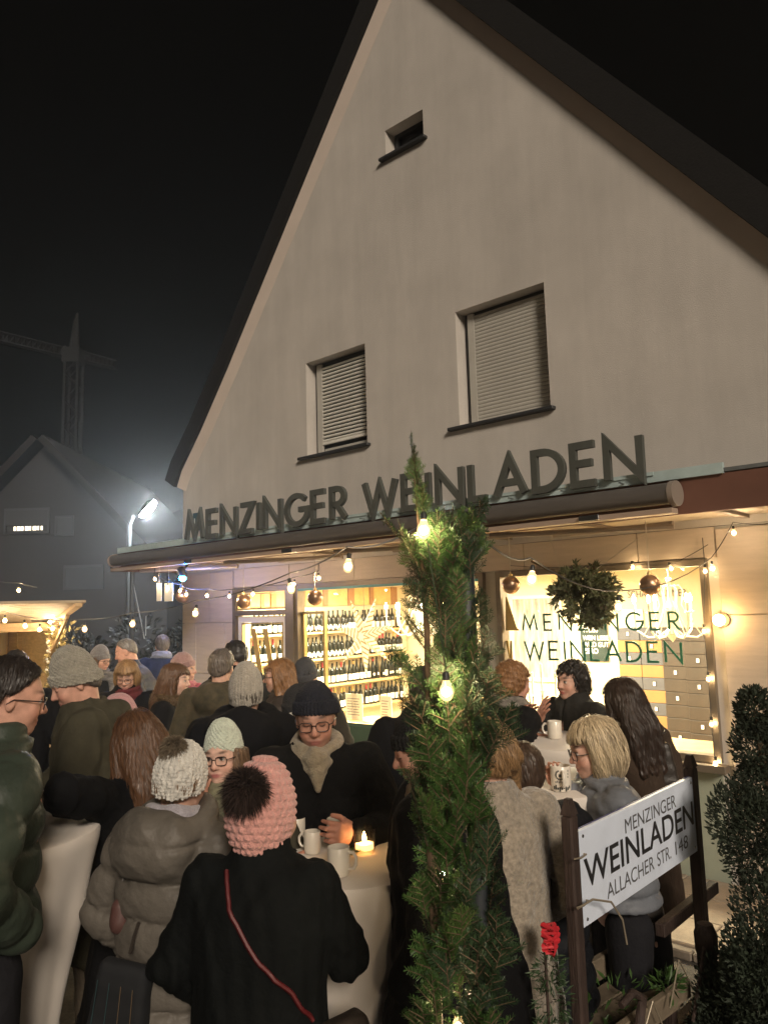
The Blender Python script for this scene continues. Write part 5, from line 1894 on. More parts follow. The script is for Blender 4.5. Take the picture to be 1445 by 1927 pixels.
def head_sdf(q):
    d = ell(q, (0, -0.012, 0.095), (0.076, 0.098, 0.095))
    d = smin(d, ell(q, (0, 0.028, 0.045), (0.061, 0.066, 0.085)), 0.03)
    d = smin(d, ell(q, (0, 0.033, -0.004), (0.050, 0.055, 0.040)), 0.03)
    d = smin(d, sph(q, (0, 0.074, -0.027), 0.016), 0.03)
    d = smin(d, cap(q, (-0.034, 0.084, 0.094), (0.034, 0.084, 0.094), 0.010, 0.010), 0.02)
    for s in (-1, 1):
        d = smin(d, sph(q, (s * 0.038, 0.066, 0.036), 0.022), 0.03)
        d = smax(d, -sph(q, (s * 0.032, 0.109, 0.074), 0.017), 0.014)
        d = smin(d, sph(q, EYE[(s + 1) // 2], 0.0135), 0.003)
        d = smin(d, ell(q, (s * 0.076, -0.008, 0.054), (0.009, 0.016, 0.027)), 0.006)
        d = smax(d, -ell(q, (s * 0.086, -0.004, 0.056), (0.006, 0.008, 0.014)), 0.004)
    d = smin(d, cap(q, (0, 0.092, 0.078), (0, 0.113, 0.043), 0.007, 0.0125), 0.014)
    for s in (-1, 1):
        d = smin(d, sph(q, (s * 0.012, 0.101, 0.038), 0.0085), 0.008)
    d = smin(d, ell(q, (0, 0.093, 0.009), (0.023, 0.010, 0.006)), 0.006)
    d = smin(d, ell(q, (0, 0.092, -0.003), (0.020, 0.010, 0.0075)), 0.006)
    d = smax(d, -cap(q, (-0.021, 0.104, 0.003), (0.021, 0.104, 0.003), 0.0028, 0.0028), 0.003)
    return d


def paint_head(V, O, R, hs, skin, seed, beard, lips, down, brow):
    q = ((V - O) @ R) / hs
    C = np.tile(np.array(skin, f32), (len(V), 1))
    r = np.random.default_rng(seed)
    C *= 1 + 0.10 * np.sin(q[:, 0:1] * 130 + q[:, 2:3] * 90) * np.sin(q[:, 1:2] * 110)
    front = q[:, 1] > 0.03

    def blend(mask, col, k):
        w = np.clip(mask, 0, 1)[:, None] * k
        C[:] = C * (1 - w) + np.array(col, f32) * w

    def gb(c, r_):
        return np.exp(-(((q - np.array(c)) / np.array(r_)) ** 2).sum(1))
    sk = np.array(skin)
    for s in (-1, 1):
        blend(gb((s * 0.042, 0.08, 0.034), (0.022, 0.03, 0.02)), sk * (1.05, 0.70, 0.66), 0.55)
    blend(gb((0, 0.118, 0.042), (0.014, 0.02, 0.014)), sk * (1.05, 0.72, 0.68), 0.5)
    blend(gb((0, 0.098, 0.002), (0.024, 0.02, 0.010)) * 1.6, lips, 0.85)
    if beard:
        blend(np.clip((0.03 - q[:, 2]) / 0.03, 0, 1) * front * (q[:, 1] < 0.2), (0.10, 0.07, 0.05), beard)
    for s in (-1, 1):
        e = q - np.array(EYE[(s + 1) // 2])
        de = np.linalg.norm(e, axis=1)
        near = (de < 0.0165) & (e[:, 1] > 0.004)
        if down:
            C[near & (e[:, 2] < -0.002) & (e[:, 2] > -0.0075)] = (0.05, 0.03, 0.025)
            blend(near & (e[:, 2] > 0), sk * (0.82, 0.72, 0.7), 0.6)
        else:
            vis = near & (np.abs(e[:, 2]) < 0.0065)
            C[vis] = (0.52, 0.48, 0.45)
            C[vis & (np.hypot(e[:, 0], e[:, 2]) < 0.0070)] = (0.035, 0.025, 0.02)
            C[near & (e[:, 2] > 0.005) & (e[:, 2] < 0.010)] = (0.06, 0.035, 0.03)
        blend(np.exp(-(((q[:, 0] - s * 0.034) / 0.017) ** 2) - ((q[:, 2] - 0.100 - 0.004 * np.cos((q[:, 0] - s * 0.036) * 60)) / 0.0055) ** 2) * (q[:, 1] > 0.05) * 1.4, brow, 0.85)
    return C


# hands: fingers along +y, thumb up, palm faces -x (a right hand)
_HANDS = {}


def hand_mesh(kind):
    if kind in _HANDS:
        return _HANDS[kind]
    xs, ys, zs, p = grid(-0.10, 0.045, -0.06, 0.20, -0.065, 0.085, 0.0042)
    d = ell(p, (0, 0.048, 0), (0.019, 0.055, 0.042))
    d = smin(d, cap(p, (0, -0.05, 0), (0, 0.03, 0.0), 0.026, 0.028), 0.02)
    c1, c2 = {'relax': (22, 40), 'grip': (38, 72), 'wave': (8, 18), 'pinch': (45, 50)}[kind]
    for i, (z, l1, l2) in enumerate(((0.029, 0.042, 0.040), (0.010, 0.046, 0.044), (-0.009, 0.043, 0.041), (-0.027, 0.034, 0.033))):
        b = np.array([0.0, 0.088 - 0.004 * abs(i - 1), z])
        k = (i - 1.2) * (3 if kind != 'wave' else -3)
        a1 = math.radians(c1 + k)
        a2 = math.radians(c1 + c2 + k)
        fan = (1.5 - i) * (0.05 if kind != 'wave' else 0.15)
        m_ = b + l1 * np.array([-math.sin(a1), math.cos(a1), fan])
        e = m_ + l2 * np.array([-math.sin(a2), math.cos(a2), fan * 0.6])
        fd = np.minimum(cap(p, b, m_, 0.0095, 0.0085), cap(p, m_, e, 0.0085, 0.0068))
        d = smin(d, fd, 0.006)
    t0, t1, t2 = np.array([-0.006, 0.018, 0.026]), np.array([-0.026, 0.055, 0.052]), np.array([-0.042 if kind != 'wave' else -0.02, 0.083, 0.056])
    d = smin(d, np.minimum(cap(p, t0, t1, 0.014, 0.0105), cap(p, t1, t2, 0.0105, 0.008)), 0.010)
    _HANDS[kind] = surface_nets(d.astype(f32), xs, ys, zs)
    return _HANDS[kind]


ARM = {'down': (0.27, 0.02, 0.86), 'pocket': (0.20, 0.13, 0.93), 'hold': (0.10, 0.33, 1.12), 'high': (0.08, 0.26, 1.30), 'table': (0.16, 0.36, 1.08)}
GRIPS = {'down': 'relax', 'hold': 'grip', 'high': 'grip', 'table': 'grip'}


def ik(S, W, side, l1=0.29, l2=0.27, pz=-0.55):
    S, W = np.array(S, float), np.array(W, float)
    d = W - S
    L = np.linalg.norm(d)
    if L > (l1 + l2) * 0.985:
        d *= (l1 + l2) * 0.985 / L
        W = S + d
        L = np.linalg.norm(d)
    a = (l1 ** 2 - l2 ** 2 + L ** 2) / (2 * L)
    h = math.sqrt(max(l1 ** 2 - a ** 2, 0))
    pole = np.array([side * 0.75, -0.55, pz])
    u = d / L
    pole -= u * pole.dot(u)
    pole /= np.linalg.norm(pole)
    return S + u * a + pole * h, W


def sample_field(v, xs, ys, zs, P):
    out = []
    ix = np.clip((P[:, 0] - xs[0]) / (xs[1] - xs[0]), 0, len(xs) - 1.001)
    iy = np.clip((P[:, 1] - ys[0]) / (ys[1] - ys[0]), 0, len(ys) - 1.001)
    iz = np.clip((P[:, 2] - zs[0]) / (zs[1] - zs[0]), 0, len(zs) - 1.001)
    i, j, k = ix.astype(int), iy.astype(int), iz.astype(int)
    fx, fy, fz = ix - i, iy - j, iz - k
    r = 0
    for a in (0, 1):
        for b in (0, 1):
            for c in (0, 1):
                r = r + v[i + a, j + b, k + c] * (fx if a else 1 - fx) * (fy if b else 1 - fy) * (fz if c else 1 - fz)
    return r


def field_grad(v, xs, ys, zs, P, e=0.006):
    g = np.zeros_like(P)
    for a in range(3):
        d = np.zeros(3)
        d[a] = e
        g[:, a] = sample_field(v, xs, ys, zs, P + d) - sample_field(v, xs, ys, zs, P - d)
    return g / (np.linalg.norm(g, axis=1, keepdims=True) + 1e-9)


def strands(v, xs, ys, zs, roots, n, seed, step, length, wid, curl, lift, flow):
    """locks that run down over the surface v=0"""
    r = np.random.default_rng(seed)
    P = roots[r.integers(0, len(roots), n)].astype(float)
    path = [P.copy()]
    nn = int(length / step)
    ph = r.uniform(0, 6, n)
    off = r.uniform(0.2, 1, n) * lift
    for i in range(nn):
        g = field_grad(v, xs, ys, zs, P)
        dn = np.tile(np.array(flow, float), (n, 1)) + r.normal(0, 0.10, (n, 3))
        dn[:, 0] += curl * np.sin(ph + i * 0.9)
        dn[:, 1] += curl * np.cos(ph * 1.7 + i * 0.8)
        t = dn - g * (dn * g).sum(1, keepdims=True)
        t /= np.linalg.norm(t, axis=1, keepdims=True) + 1e-6
        P = P + t * step
        d = sample_field(v, xs, ys, zs, P)
        P = P - g * np.clip(d - off, -0.012, 0.012)[:, None]
        path.append(P.copy())
    path = np.stack(path, 1)
    V, Q, Cc = [], [], []
    G = np.stack([field_grad(v, xs, ys, zs, path[:, i]) for i in range(path.shape[1])], 1)
    T = np.gradient(path, axis=1)
    T /= np.linalg.norm(T, axis=2, keepdims=True) + 1e-9
    S = np.cross(T, G)
    k = np.linspace(0, 1, path.shape[1])
    w = wid * (1 - k ** 3 * 0.85)[None, :, None] * r.uniform(0.6, 1.3, (n, 1, 1))
    A, B = path - S * w, path + S * w
    V = np.stack([A, path + G * w * 0.8, B], 2).reshape(-1, 3)
    m_ = path.shape[1]
    base = (np.arange(n) * m_)[:, None] + np.arange(m_ - 1)[None, :]
    base = base.ravel() * 3
    Q = np.concatenate([np.stack([base, base + 1, base + 4, base + 3], 1), np.stack([base + 1, base + 2, base + 5, base + 4], 1)])
    tone = np.repeat(r.uniform(0.55, 1.55, n), m_ * 3)
    return V, Q, tone


def spikes(P, N, n, seed, L, w):
    r = np.random.default_rng(seed)
    i = r.integers(0, len(P), n)
    p = P[i]
    d = N[i] + r.normal(0, 0.45, (n, 3))
    d[:, 2] -= 0.15
    d /= np.linalg.norm(d, axis=1, keepdims=True)
    a = np.cross(d, r.normal(0, 1, (n, 3)))
    a /= np.linalg.norm(a, axis=1, keepdims=True) + 1e-9
    l = L * r.uniform(0.5, 1.2, (n, 1))
    mid = p + d * l * 0.55 + np.array([0, 0, -0.12]) * l
    tip = p + d * l + np.array([0, 0, -0.35]) * l
    V = np.stack([p - a * w - d * 0.004, p + a * w - d * 0.004, mid + a * w * 0.7, tip, mid - a * w * 0.7], 1).reshape(-1, 3)
    b = np.arange(n) * 5
    Q = np.concatenate([np.stack([b, b + 1, b + 2, b + 4], 1)])
    T = np.stack([b + 4, b + 2, b + 3, b + 3], 1)
    tone = np.repeat(r.uniform(0.6, 1.5, n), 5)
    return V, np.concatenate([Q, T]), tone


def quads_fix(Q):
    return Q


def mesh_col(name, V, Q, m, col=None):
    deg = Q[:, 2] == Q[:, 3]
    if deg.any():
        me = bpy.data.meshes.new(name)
        fs = [tuple(x) for x in Q[~deg].tolist()] + [tuple(x[:3]) for x in Q[deg].tolist()]
        me.from_pydata(V.tolist(), [], fs)
        me.polygons.foreach_set('use_smooth', [True] * len(me.polygons))
        if col is not None:
            a = me.color_attributes.new('Col', 'FLOAT_COLOR', 'POINT')
            cc = np.ones((len(V), 4), f32)
            cc[:, :3] = col
            a.data.foreach_set('color', cc.ravel())
        me.materials.append(m)
        me.update()
        return me
    return raw_mesh(name, V, Q, m, True, col)


def normals_of(P, Q):
    n = np.cross(P[Q[:, 2]] - P[Q[:, 0]], P[Q[:, 3]] - P[Q[:, 1]])
    N = np.zeros_like(P)
    for k in range(4):
        np.add.at(N, Q[:, k], n)
    return N / (np.linalg.norm(N, axis=1, keepdims=True) + 1e-12)


_cm = {}


def fabric(col, kind='wool'):
    key = (tuple(round(c, 4) for c in col), kind)
    if key not in _cm:
        c = tuple(col)
        if kind == 'puffer':
            _cm[key] = mat('puffer_fabric', c, 0.5, var=0.12, vscale=6, bump=0.5, bscale=34, spec=0.22)
        elif kind == 'tweed':
            _cm[key] = mat('tweed', c, 0.95, var=0.35, vscale=60, bump=0.9, bscale=75, sheen=0.5)
        elif kind == 'camo':
            _cm[key] = mat('camouflage_cloth', c, 0.85, col2=(c[0] * 0.3, c[1] * 0.35, c[2] * 0.3), vscale=13, bump=0.2)
        elif kind == 'knit':
            _cm[key] = mat('knit', c, 0.95, var=0.22, vscale=45, bump=0.9, bscale=150, sheen=0.3 if max(c) > 0.1 else 0.0)
        elif kind == 'plaid':
            _cm[key] = mat('plaid', c, 0.9, col2=(c[0] * 0.25, c[1] * 0.25, c[2] * 0.27), vscale=16, stretch=(1, 1, 2.5), bump=0.4, bscale=120)
        elif kind == 'fur':
            _cm[key] = mat('fur', c, 0.75, attr='Col', spec=0.25)
        else:
            _cm[key] = mat('coat_fabric', c, 0.88, var=0.22, vscale=9, bump=0.35, bscale=55, sheen=0.0, spec=0.15)
    return _cm[key]


SEED = [100]


def person(label, px, py, depth, yaw, skin=(0.46, 0.26, 0.18), coat=None, head=(0, 0, 0), hair=None, hat=None, glasses=False, scarf=None,
           arms=('pocket', 'pocket'), lean=0.0, hs=1.0, res=0, beard=0.0, lips=(0.36, 0.13, 0.12), down=False, trousers=(0.014, 0.014, 0.017), bulk=1.0,
           brow=(0.05, 0.03, 0.02), strap=None, height=None, side=0.0, hands=None, legs=True, elbow=-0.55):
    """one standing person; (px, py) is where the top of head or hat shows at that distance"""
    SEED[0] += 1
    seed = SEED[0]
    h = {0: 0.011, 1: 0.013, 2: 0.019, 3: 0.027}[res]
    hf = {0: 0.0040, 1: 0.0048, 2: 0.007, 3: 0.010}[res]
    coat = dict({'col': (0.013, 0.013, 0.015), 'kind': 'wool', 'hem': 0.55, 'collar': 'stand', 'flare': 1.0}, **(coat or {}))
    yaw = math.radians(yaw)
    ln = math.tan(math.radians(lean))
    sd = math.tan(math.radians(side))

    def sh(z):
        return ln * max(0.0, z - 0.92)

    def shx(z):
        return sd * max(0.0, z - 0.92)
    hp, hy, hr = (math.radians(a) for a in head)
    R = rot3(hp, hy, hr)
    O = np.array([shx(1.53), sh(1.53) + 0.012, 1.53], f32)
    W = at(px, py, depth)
    hs = hs * 0.915 * (W.z / 1.72) ** -0.75
    # crown of hat or head, to place the figure
    crown_h = 0.19 * hs
    if hat:
        crown_h = (0.10 + hat.get('tall', 0.118)) * hs
    elif hair and hair[0] in ('curly', 'bob', 'long'):
        crown_h = 0.205 * hs
    top = O + R @ np.array([0, -0.02, crown_h], f32)
    s = W.z / top[2]
    c_, s_ = math.cos(yaw), math.sin(yaw)
    ox, oy = s * (c_ * top[0] - s_ * top[1]), s * (s_ * top[0] + c_ * top[1])
    loc = (W.x - ox, W.y - oy, 0)
    rot = (0, 0, yaw)

    # ---- arms
    A = []
    for k, sgn in ((0, -1), (1, 1)):
        a = arms[k]
        S = np.array([sgn * 0.182 + shx(1.41), sh(1.41), 1.395])
        if isinstance(a, tuple) and a[0] == 'w':
            dv = a[1] - Vector(loc)
            w = np.array([c_ * dv.x + s_ * dv.y, -s_ * dv.x + c_ * dv.y, dv.z], float) / s
        elif isinstance(a, str):
            w = np.array(ARM[a], float)
            w[0] = sgn * w[0] + shx(w[2])
            w[1] += sh(w[2]) * 0.7
        else:
            w = np.array(a, float)
        E_, w = ik(S, w, sgn, pz=elbow)
        A.append((S, E_, w, sgn, a))
    # ---- body
    xs = mixed(O[0] - 0.02, O[0] + 0.02, 0.088 * hs, hf, -0.30 + min(0, O[0]), 0.30 + max(0, O[0]), 0.03)
    ys = mixed(O[1] - 0.01, O[1] + 0.02, 0.118 * hs, hf, -0.25, 0.30 + sh(1.5), 0.03)
    zs = mixed(O[2] - 0.05, O[2] + 0.20 * hs, 0.012, hf, -0.03, O[2] + 0.23 * hs, 0.03)
    p = [xs[:, None, None], ys[None, :, None], zs[None, None, :]]
    q = [c / hs for c in to_local(p, O, R)]
    d = head_sdf(q) * hs
    d = smin(d, cap(p, O + R @ np.array([0, -0.025, 0.0], f32), (shx(1.4), sh(1.40) - 0.01, 1.40), 0.050, 0.058), 0.02)
    tors = smin(cap(p, (0, 0, 0.95), (shx(1.3), sh(1.3), 1.28), 0.12, 0.13), cap(p, (-0.13 + shx(1.38), sh(1.38), 1.36), (0.13 + shx(1.38), sh(1.38), 1.36), 0.055, 0.055), 0.05)
    for sgn in (-1, 1):
        tors = np.minimum(tors, cap(p, (sgn * 0.09, 0, 0.9), (sgn * 0.10, 0.0, 0.06), 0.075, 0.045))
    d = smin(d, tors, 0.03).astype(f32)
    V, Q = surface_nets(d, xs, ys, zs)
    C = paint_head(V, O, R, hs, skin, seed, beard, lips, down, brow)
    parts_v, parts_q, parts_c = [V], [Q], [C]
    nv = len(V)
    for k, (S, E_, w, sgn, a) in enumerate(A):
        kind = hands[k] if hands else (GRIPS.get(a, 'grip') if isinstance(a, str) else 'grip')
        if kind is None or a == 'pocket':
            continue
        hv, hq = hand_mesh(kind)
        hv = hv.copy()
        if sgn < 0:
            hv[:, 0] *= -1
            hq = hq[:, ::-1]
        y_ = (w - E_) / np.linalg.norm(w - E_)
        z_ = np.array([0, 0, 1.0]) if abs(y_[2]) < 0.8 else np.array([0, 1.0, 0.0])
        z_ = z_ - y_ * z_.dot(y_)
        z_ /= np.linalg.norm(z_)
        x_ = np.cross(y_, z_)
        hv = w + hv @ np.stack([x_, y_, z_])
        parts_v.append(hv.astype(f32))
        parts_q.append(hq + nv)
        cc = np.tile(np.array(skin, f32) * np.array((1.0, 0.86, 0.82), f32), (len(hv), 1))
        parts_c.append(cc)
        nv += len(hv)
    me = raw_mesh('person', np.concatenate(parts_v) * s, np.concatenate(parts_q), M['skin'], True, np.concatenate(parts_c))
    root = link('person', me, None, loc, rot)
    tag(root, label, 'person')

    # ---- trousers and shoes
    if legs:
        xs, ys, zs, p = grid(-0.24, 0.24, -0.17, 0.17, 0.05, 1.0, max(h, 0.018))
        d = None
        for sgn in (-1, 1):
            l = np.minimum(cap(p, (sgn * 0.095, 0, 0.88), (sgn * 0.105, 0.012, 0.5), 0.098, 0.075), cap(p, (sgn * 0.105, 0.012, 0.5), (sgn * 0.11, -0.005, 0.09), 0.075, 0.062))
            d = l if d is None else smin(d, l, 0.02)
        d = np.maximum(d + 0.005 * fbm(p, seed, 20), 0.07 - p[2]).astype(f32)
        V, Q = surface_nets(d, xs, ys, zs)
        link('trousers', raw_mesh('trousers', V * s, Q, fabric(trousers), True), root)
        for sgn in (-1, 1):
            xs, ys, zs, p = grid(-0.06, 0.06, -0.11, 0.19, -0.02, 0.13, 0.012)
            d = smin(ell(p, (0, 0.07, 0.035), (0.047, 0.10, 0.045)), ell(p, (0, -0.03, 0.05), (0.042, 0.06, 0.06)), 0.03)
            d = np.maximum(d, -p[2] + 0.0).astype(f32)
            V, Q = surface_nets(d, xs, ys, zs)
            V = V + np.array([sgn * 0.11, 0, 0.002], f32)
            link('shoe', raw_mesh('shoe', V * s, Q, M['shoe'], True), root)

    # ---- coat
    hem = coat['hem']
    ymax = max(0.24 + sh(1.45), max(max(E_[1], w[1]) for _, E_, w, _, _ in A) + 0.09)
    ymin = min(-0.27, min(min(E_[1], w[1]) for _, E_, w, _, _ in A) - 0.10)
    xm0 = min(-0.30, min(min(E_[0], w[0]) for _, E_, w, _, _ in A) - 0.10)
    xm1 = max(0.30, max(max(E_[0], w[0]) for _, E_, w, _, _ in A) + 0.10)
    xs, ys, zs, p = grid(xm0, xm1, ymin, ymax, hem - 0.04, 1.60, h)
    zc = zs
    pz = [0.2, 0.55, 0.85, 0.95, 1.08, 1.25, 1.36, 1.42, 1.46, 1.50, 1.56]
    fl = coat['flare']
    pa = np.array([0.27 * fl, 0.245 * fl, 0.222, 0.212, 0.200, 0.212, 0.206, 0.165, 0.118, 0.092, 0.084]) * bulk
    pb = np.array([0.21 * fl, 0.190 * fl, 0.178, 0.168, 0.150, 0.150, 0.135, 0.112, 0.095, 0.088, 0.084]) * bulk
    pa[-2:] /= bulk
    pb[-2:] /= bulk
    a = np.interp(zc, pz, pa)[None, None, :]
    b = np.interp(zc, pz, pb)[None, None, :]
    yc = (ln * np.maximum(zc - 0.92, 0) + np.interp(zc, [0.9, 1.2, 1.35, 1.5], [0.0, -0.008, -0.015, 0.0]))[None, None, :]
    xc = (sd * np.maximum(zc - 0.92, 0))[None, None, :]
    kk = np.sqrt(((p[0] - xc) / a) ** 2 + ((p[1] - yc) / b) ** 2)
    d = (kk - 1) * np.minimum(a, b)
    top_z = coat['top'] if 'top' in coat else 1.525 if coat['collar'] == 'stand' else 1.49
    puff = coat['kind'] == 'puffer'
    qp = coat.get('quilt', 0.085)
    if puff:
        d = d - 0.022 * np.abs(np.sin(np.pi * (zc[None, None, :] + 0.006 * np.sin(p[0] * 23 + seed) + 0.004 * np.sin(p[0] * 51)) / qp)) ** 0.45 * (zc < 1.47)[None, None, :] + 0.012
    d = smax(d, p[2] - top_z, 0.02)
    d = smax(d, hem - p[2], 0.02)
    d = smin(d, cap(p, (-0.152 + shx(1.4), sh(1.39) - 0.005, 1.385), (0.152 + shx(1.4), sh(1.39) - 0.005, 1.385), 0.062 * bulk, 0.062 * bulk), 0.05)
    for S, E_, w, sgn, an in A:
        rr_ = 1.12 if puff else 1.0
        d1, t1 = cap(p, S, E_, 0.080 * bulk * rr_, 0.066 * bulk * rr_, True)
        w2 = E_ + (w - E_) * (0.96 if an != 'pocket' else 1.0)
        d2, t2 = cap(p, E_, w2, 0.066 * bulk * rr_, 0.050 * rr_, True)
        if puff:
            d1 = d1 - 0.018 * np.abs(np.sin(np.pi * t1 * (0.29 / qp))) ** 0.45 + 0.010
            d2 = d2 - 0.018 * np.abs(np.sin(np.pi * t2 * (0.27 / qp))) ** 0.45 + 0.010
        sl = smin(d1, d2, 0.025)
        # creases that ring the elbow
        el = np.sqrt((p[0] - E_[0]) ** 2 + (p[1] - E_[1]) ** 2 + (p[2] - E_[2]) ** 2)
        sl = sl + 0.006 * np.sin(el * 150 + 4 * np.sin(p[0] * 21 + p[1] * 17)) * np.exp(-(el / 0.10) ** 2)
        d = smin(d, sl, 0.026)
    fold = 0.008 if not puff else 0.0022
    kq = 0.35 if puff else 1.0
    if True:
        wv = p[0] * 9 + p[2] * 17 + 1.6 * np.sin(p[2] * 7 + p[0] * 5 + seed)
        d = d - 0.006 * kq * (1 - np.abs(np.sin(wv))) ** 3 * (0.5 + 0.5 * np.sin(p[0] * 11 - p[2] * 6 + seed * 2))
        wv = p[0] * 15 - p[2] * 13 + 1.5 * np.sin(p[2] * 9 - p[0] * 7 + seed * 3)
        d = d - 0.005 * kq * (1 - np.abs(np.sin(wv))) ** 3 * (0.5 + 0.5 * np.sin(p[0] * 7 + p[2] * 9 + seed))
    d = d + fold * fbm(p, seed, 13) + fold * 0.8 * fbm([p[0] * 1.0, p[1] * 1.0, p[2] * 0.25], seed + 5, 30)
    # skirt folds
    th = np.arctan2(p[0], p[1])
    d = d + 0.007 * np.sin(th * 7 + seed + 2 * np.sin(p[2] * 5)) * np.clip((0.95 - p[2]) / 0.5, 0, 1)
    if coat.get('hood'):
        hz = coat['hood']
        hd_ = smin(ell(p, (shx(1.4), sh(1.42) - 0.125, 1.41), (0.145 * hz, 0.085 * hz, 0.115 * hz)), ring(p, (shx(1.46), sh(1.46) - 0.03, 1.465), 0.115 * hz, 0.11 * hz, 0.035 * hz, 0.35), 0.05)
        hd_ = hd_ + 0.006 * fbm(p, seed + 9, 17) - 0.005 * (1 - np.abs(np.sin(p[2] * 22 + p[0] * 9 + 2 * np.sin(p[0] * 13 + seed)))) ** 4
        d = smin(d, hd_, 0.018)
        d = smax(d, -ell(p, (O[0], O[1] - 0.0, 1.56), (0.092, 0.105, 0.085)), 0.02)
    # shoulder and side seams
    if res < 2:
        d = d + 0.0035 * np.exp(-((p[1] - yc + 0.01) / 0.004) ** 2) + 0.003 * np.exp(-((p[2] - 1.30) / 0.004) ** 2) * (not puff)
    # front opening seen as a groove
    d = smax(d, -(np.abs(p[0] - xc) - 0.003 + 2.0 * np.maximum(0.02 - p[1] + yc, 0)), 0.006) if coat.get('placket', True) and res < 2 else d
    if puff:     # stitched quilting lines all round
        sm = np.abs(np.sin(np.pi * (p[2] + 0.006 * np.sin(p[0] * 23 + seed) + 0.02 * p[1] + 0.05 * np.maximum(np.abs(p[0] - xc) - 0.17, 0)) / qp))
        d = d + 0.0065 * np.exp(-(sm / 0.16) ** 2)
    d = np.broadcast_to(d, (len(xs), len(ys), len(zs))).astype(f32)
    cf = (d, xs, ys, zs)
    V, Q = surface_nets(d, xs, ys, zs)
    link('coat', raw_mesh('coat', V * s, Q, fabric(coat['col'], coat['kind']), True), root)
    if coat['collar'] in ('fur', 'wool'):
        g_, h_ = (0.105, 0.10), 0.038
        xs, ys, zs, p = grid(-0.2 + O[0], 0.2 + O[0], -0.2 + sh(1.47), 0.2 + sh(1.47), 1.36, 1.58, max(0.009, h * 0.7))
        d = ring(p, (shx(1.47), sh(1.47), 1.465), g_[0], g_[1], h_, -0.25)
        d = smax(d, p[1] - sh(1.47) - 0.085, 0.02)
        d = (d + 0.006 * fbm(p, seed + 3, 45)).astype(f32)
        V, Q = surface_nets(d, xs, ys, zs)
        base = np.array(coat.get('collar_col', (0.2, 0.13, 0.07)), f32)
        cl = np.tile(base, (len(V), 1))
        if coat['collar'] == 'fur':
            V2, Q2, tone = spikes(V, normals_of(V, Q), 1500, seed, 0.04, 0.0022)
            Q = np.concatenate([Q, Q2 + len(V)])
            V = np.concatenate([V, V2])
            cl = np.concatenate([cl * 0.6, base * tone[:, None]])
        link('collar', mesh_col('collar', V * s, Q, fabric(base, 'fur'), cl), root)

    # ---- hair
    def head_child(name, sd_fn, ext, hh, m, colr=None, nstr=0, sargs=None):
        xs, ys, zs, p = grid(*ext, hh)
        d = np.broadcast_to(sd_fn(p), (len(xs), len(ys), len(zs))).astype(f32)
        V, Q = surface_nets(d, xs, ys, zs)
        cl = None
        if colr is not None:
            r = np.random.default_rng(seed)
            ang = np.arctan2(V[:, 0], V[:, 1] + 0.02)
            tone = 1 + 0.28 * np.sin(ang * 37 + 5 * np.sin(V[:, 2] * 30)) + 0.18 * np.sin(ang * 71 + V[:, 2] * 20)
            cl = np.array(colr, f32)[None] * tone[:, None]
            if nstr:
                Rt = R.T
                fw_ = (Rt @ np.array([0, 0, -1.0])) + np.array([0, -0.25, 0])
                up_ = V[V[:, 2] > sargs.get('root', 0.05)]
                V2, Q2, tone2 = strands(d, xs, ys, zs, up_, nstr, seed, 0.014, sargs['len'], sargs.get('wid', 0.0022), sargs.get('curl', 0.1), sargs.get('lift', 0.006), fw_)
                Q = np.concatenate([Q, Q2 + len(V)])
                V = np.concatenate([V, V2])
                cl = np.concatenate([cl, np.array(colr, f32)[None] * tone2[:, None]])
        Wv = (V.astype(f32) * hs) @ R.T + O
        return link(name, mesh_col(name, Wv * s, Q, m, cl), root)

    hh = {0: 0.005, 1: 0.0055, 2: 0.008, 3: 0.011}[res]
    if hair:
        st, hc = hair[0], hair[1]
        opt = hair[2] if len(hair) > 2 else {}
        under_hat = hat is not None

        def groove(q, d, amp=0.0025):
            th = np.arctan2(q[0], q[1] + 0.02)
            return d + amp * np.sin(th * 34 + 4 * np.sin(q[2] * 22 + th * 3)) + amp * np.sin(th * 57 + q[2] * 15)

        def f_short(q):
            t = opt.get('vol', 0.011)
            d = ell(q, (0, -0.014, 0.098), (0.076 + t, 0.098 + t, 0.095 + t))
            d = smin(d, ell(q, (0, -0.045, 0.045), (0.068 + t * 0.5, 0.06 + t * 0.5, 0.065)), 0.02)
            d = smax(d, (q[1] - 0.035) * 0.72 - (q[2] - opt.get('line', 0.125)) * 0.69, 0.012)
            d = smax(d, opt.get('nape', -0.015) - q[2], 0.015)
            d = smax(d, -(np.maximum(np.abs(q[1] + 0.008) - 0.024, q[2] - 0.08)), 0.01)
            return groove(q, d + 0.002 * fbm(q, seed, 55))

        def f_bob(q):
            L = opt.get('len', 0.075)
            d = ell(q, (0, -0.014, 0.095), (0.095, 0.116, 0.112))
            body = ell(q, (0, -0.022, 0.03), (0.104, 0.112, 0.12))
            d = smin(d, body, 0.03)
            d = smax(d, -L - q[2] + 0.15 * np.maximum(q[1], 0), 0.015)
            d = smax(d, -smax(0.042 - q[1], q[2] - opt.get('fringe', 0.22 if under_hat else 0.128), 0.02), 0.012)
            return groove(q, d + 0.003 * fbm(q, seed, 40), 0.0016)

        def f_long(q):
            L = opt.get('len', 0.32)
            d = ell(q, (0, -0.014, 0.097), (0.090, 0.112, 0.107))
            y1 = opt.get('back', -0.115)
            for sx2 in (-1, 0, 1):
                d = smin(d, np.minimum(cap(q, (sx2 * 0.05, -0.05, 0.06), (sx2 * 0.075, y1, -0.11), 0.062, 0.056), cap(q, (sx2 * 0.075, y1, -0.11), (sx2 * 0.085, y1 - 0.015, -L), 0.056, 0.036)), 0.035)
            for sx2 in (-1, 1):
                d = smin(d, cap(q, (sx2 * 0.078, 0.02, 0.08), (sx2 * 0.10, 0.005, -0.12), 0.026, 0.032), 0.03)
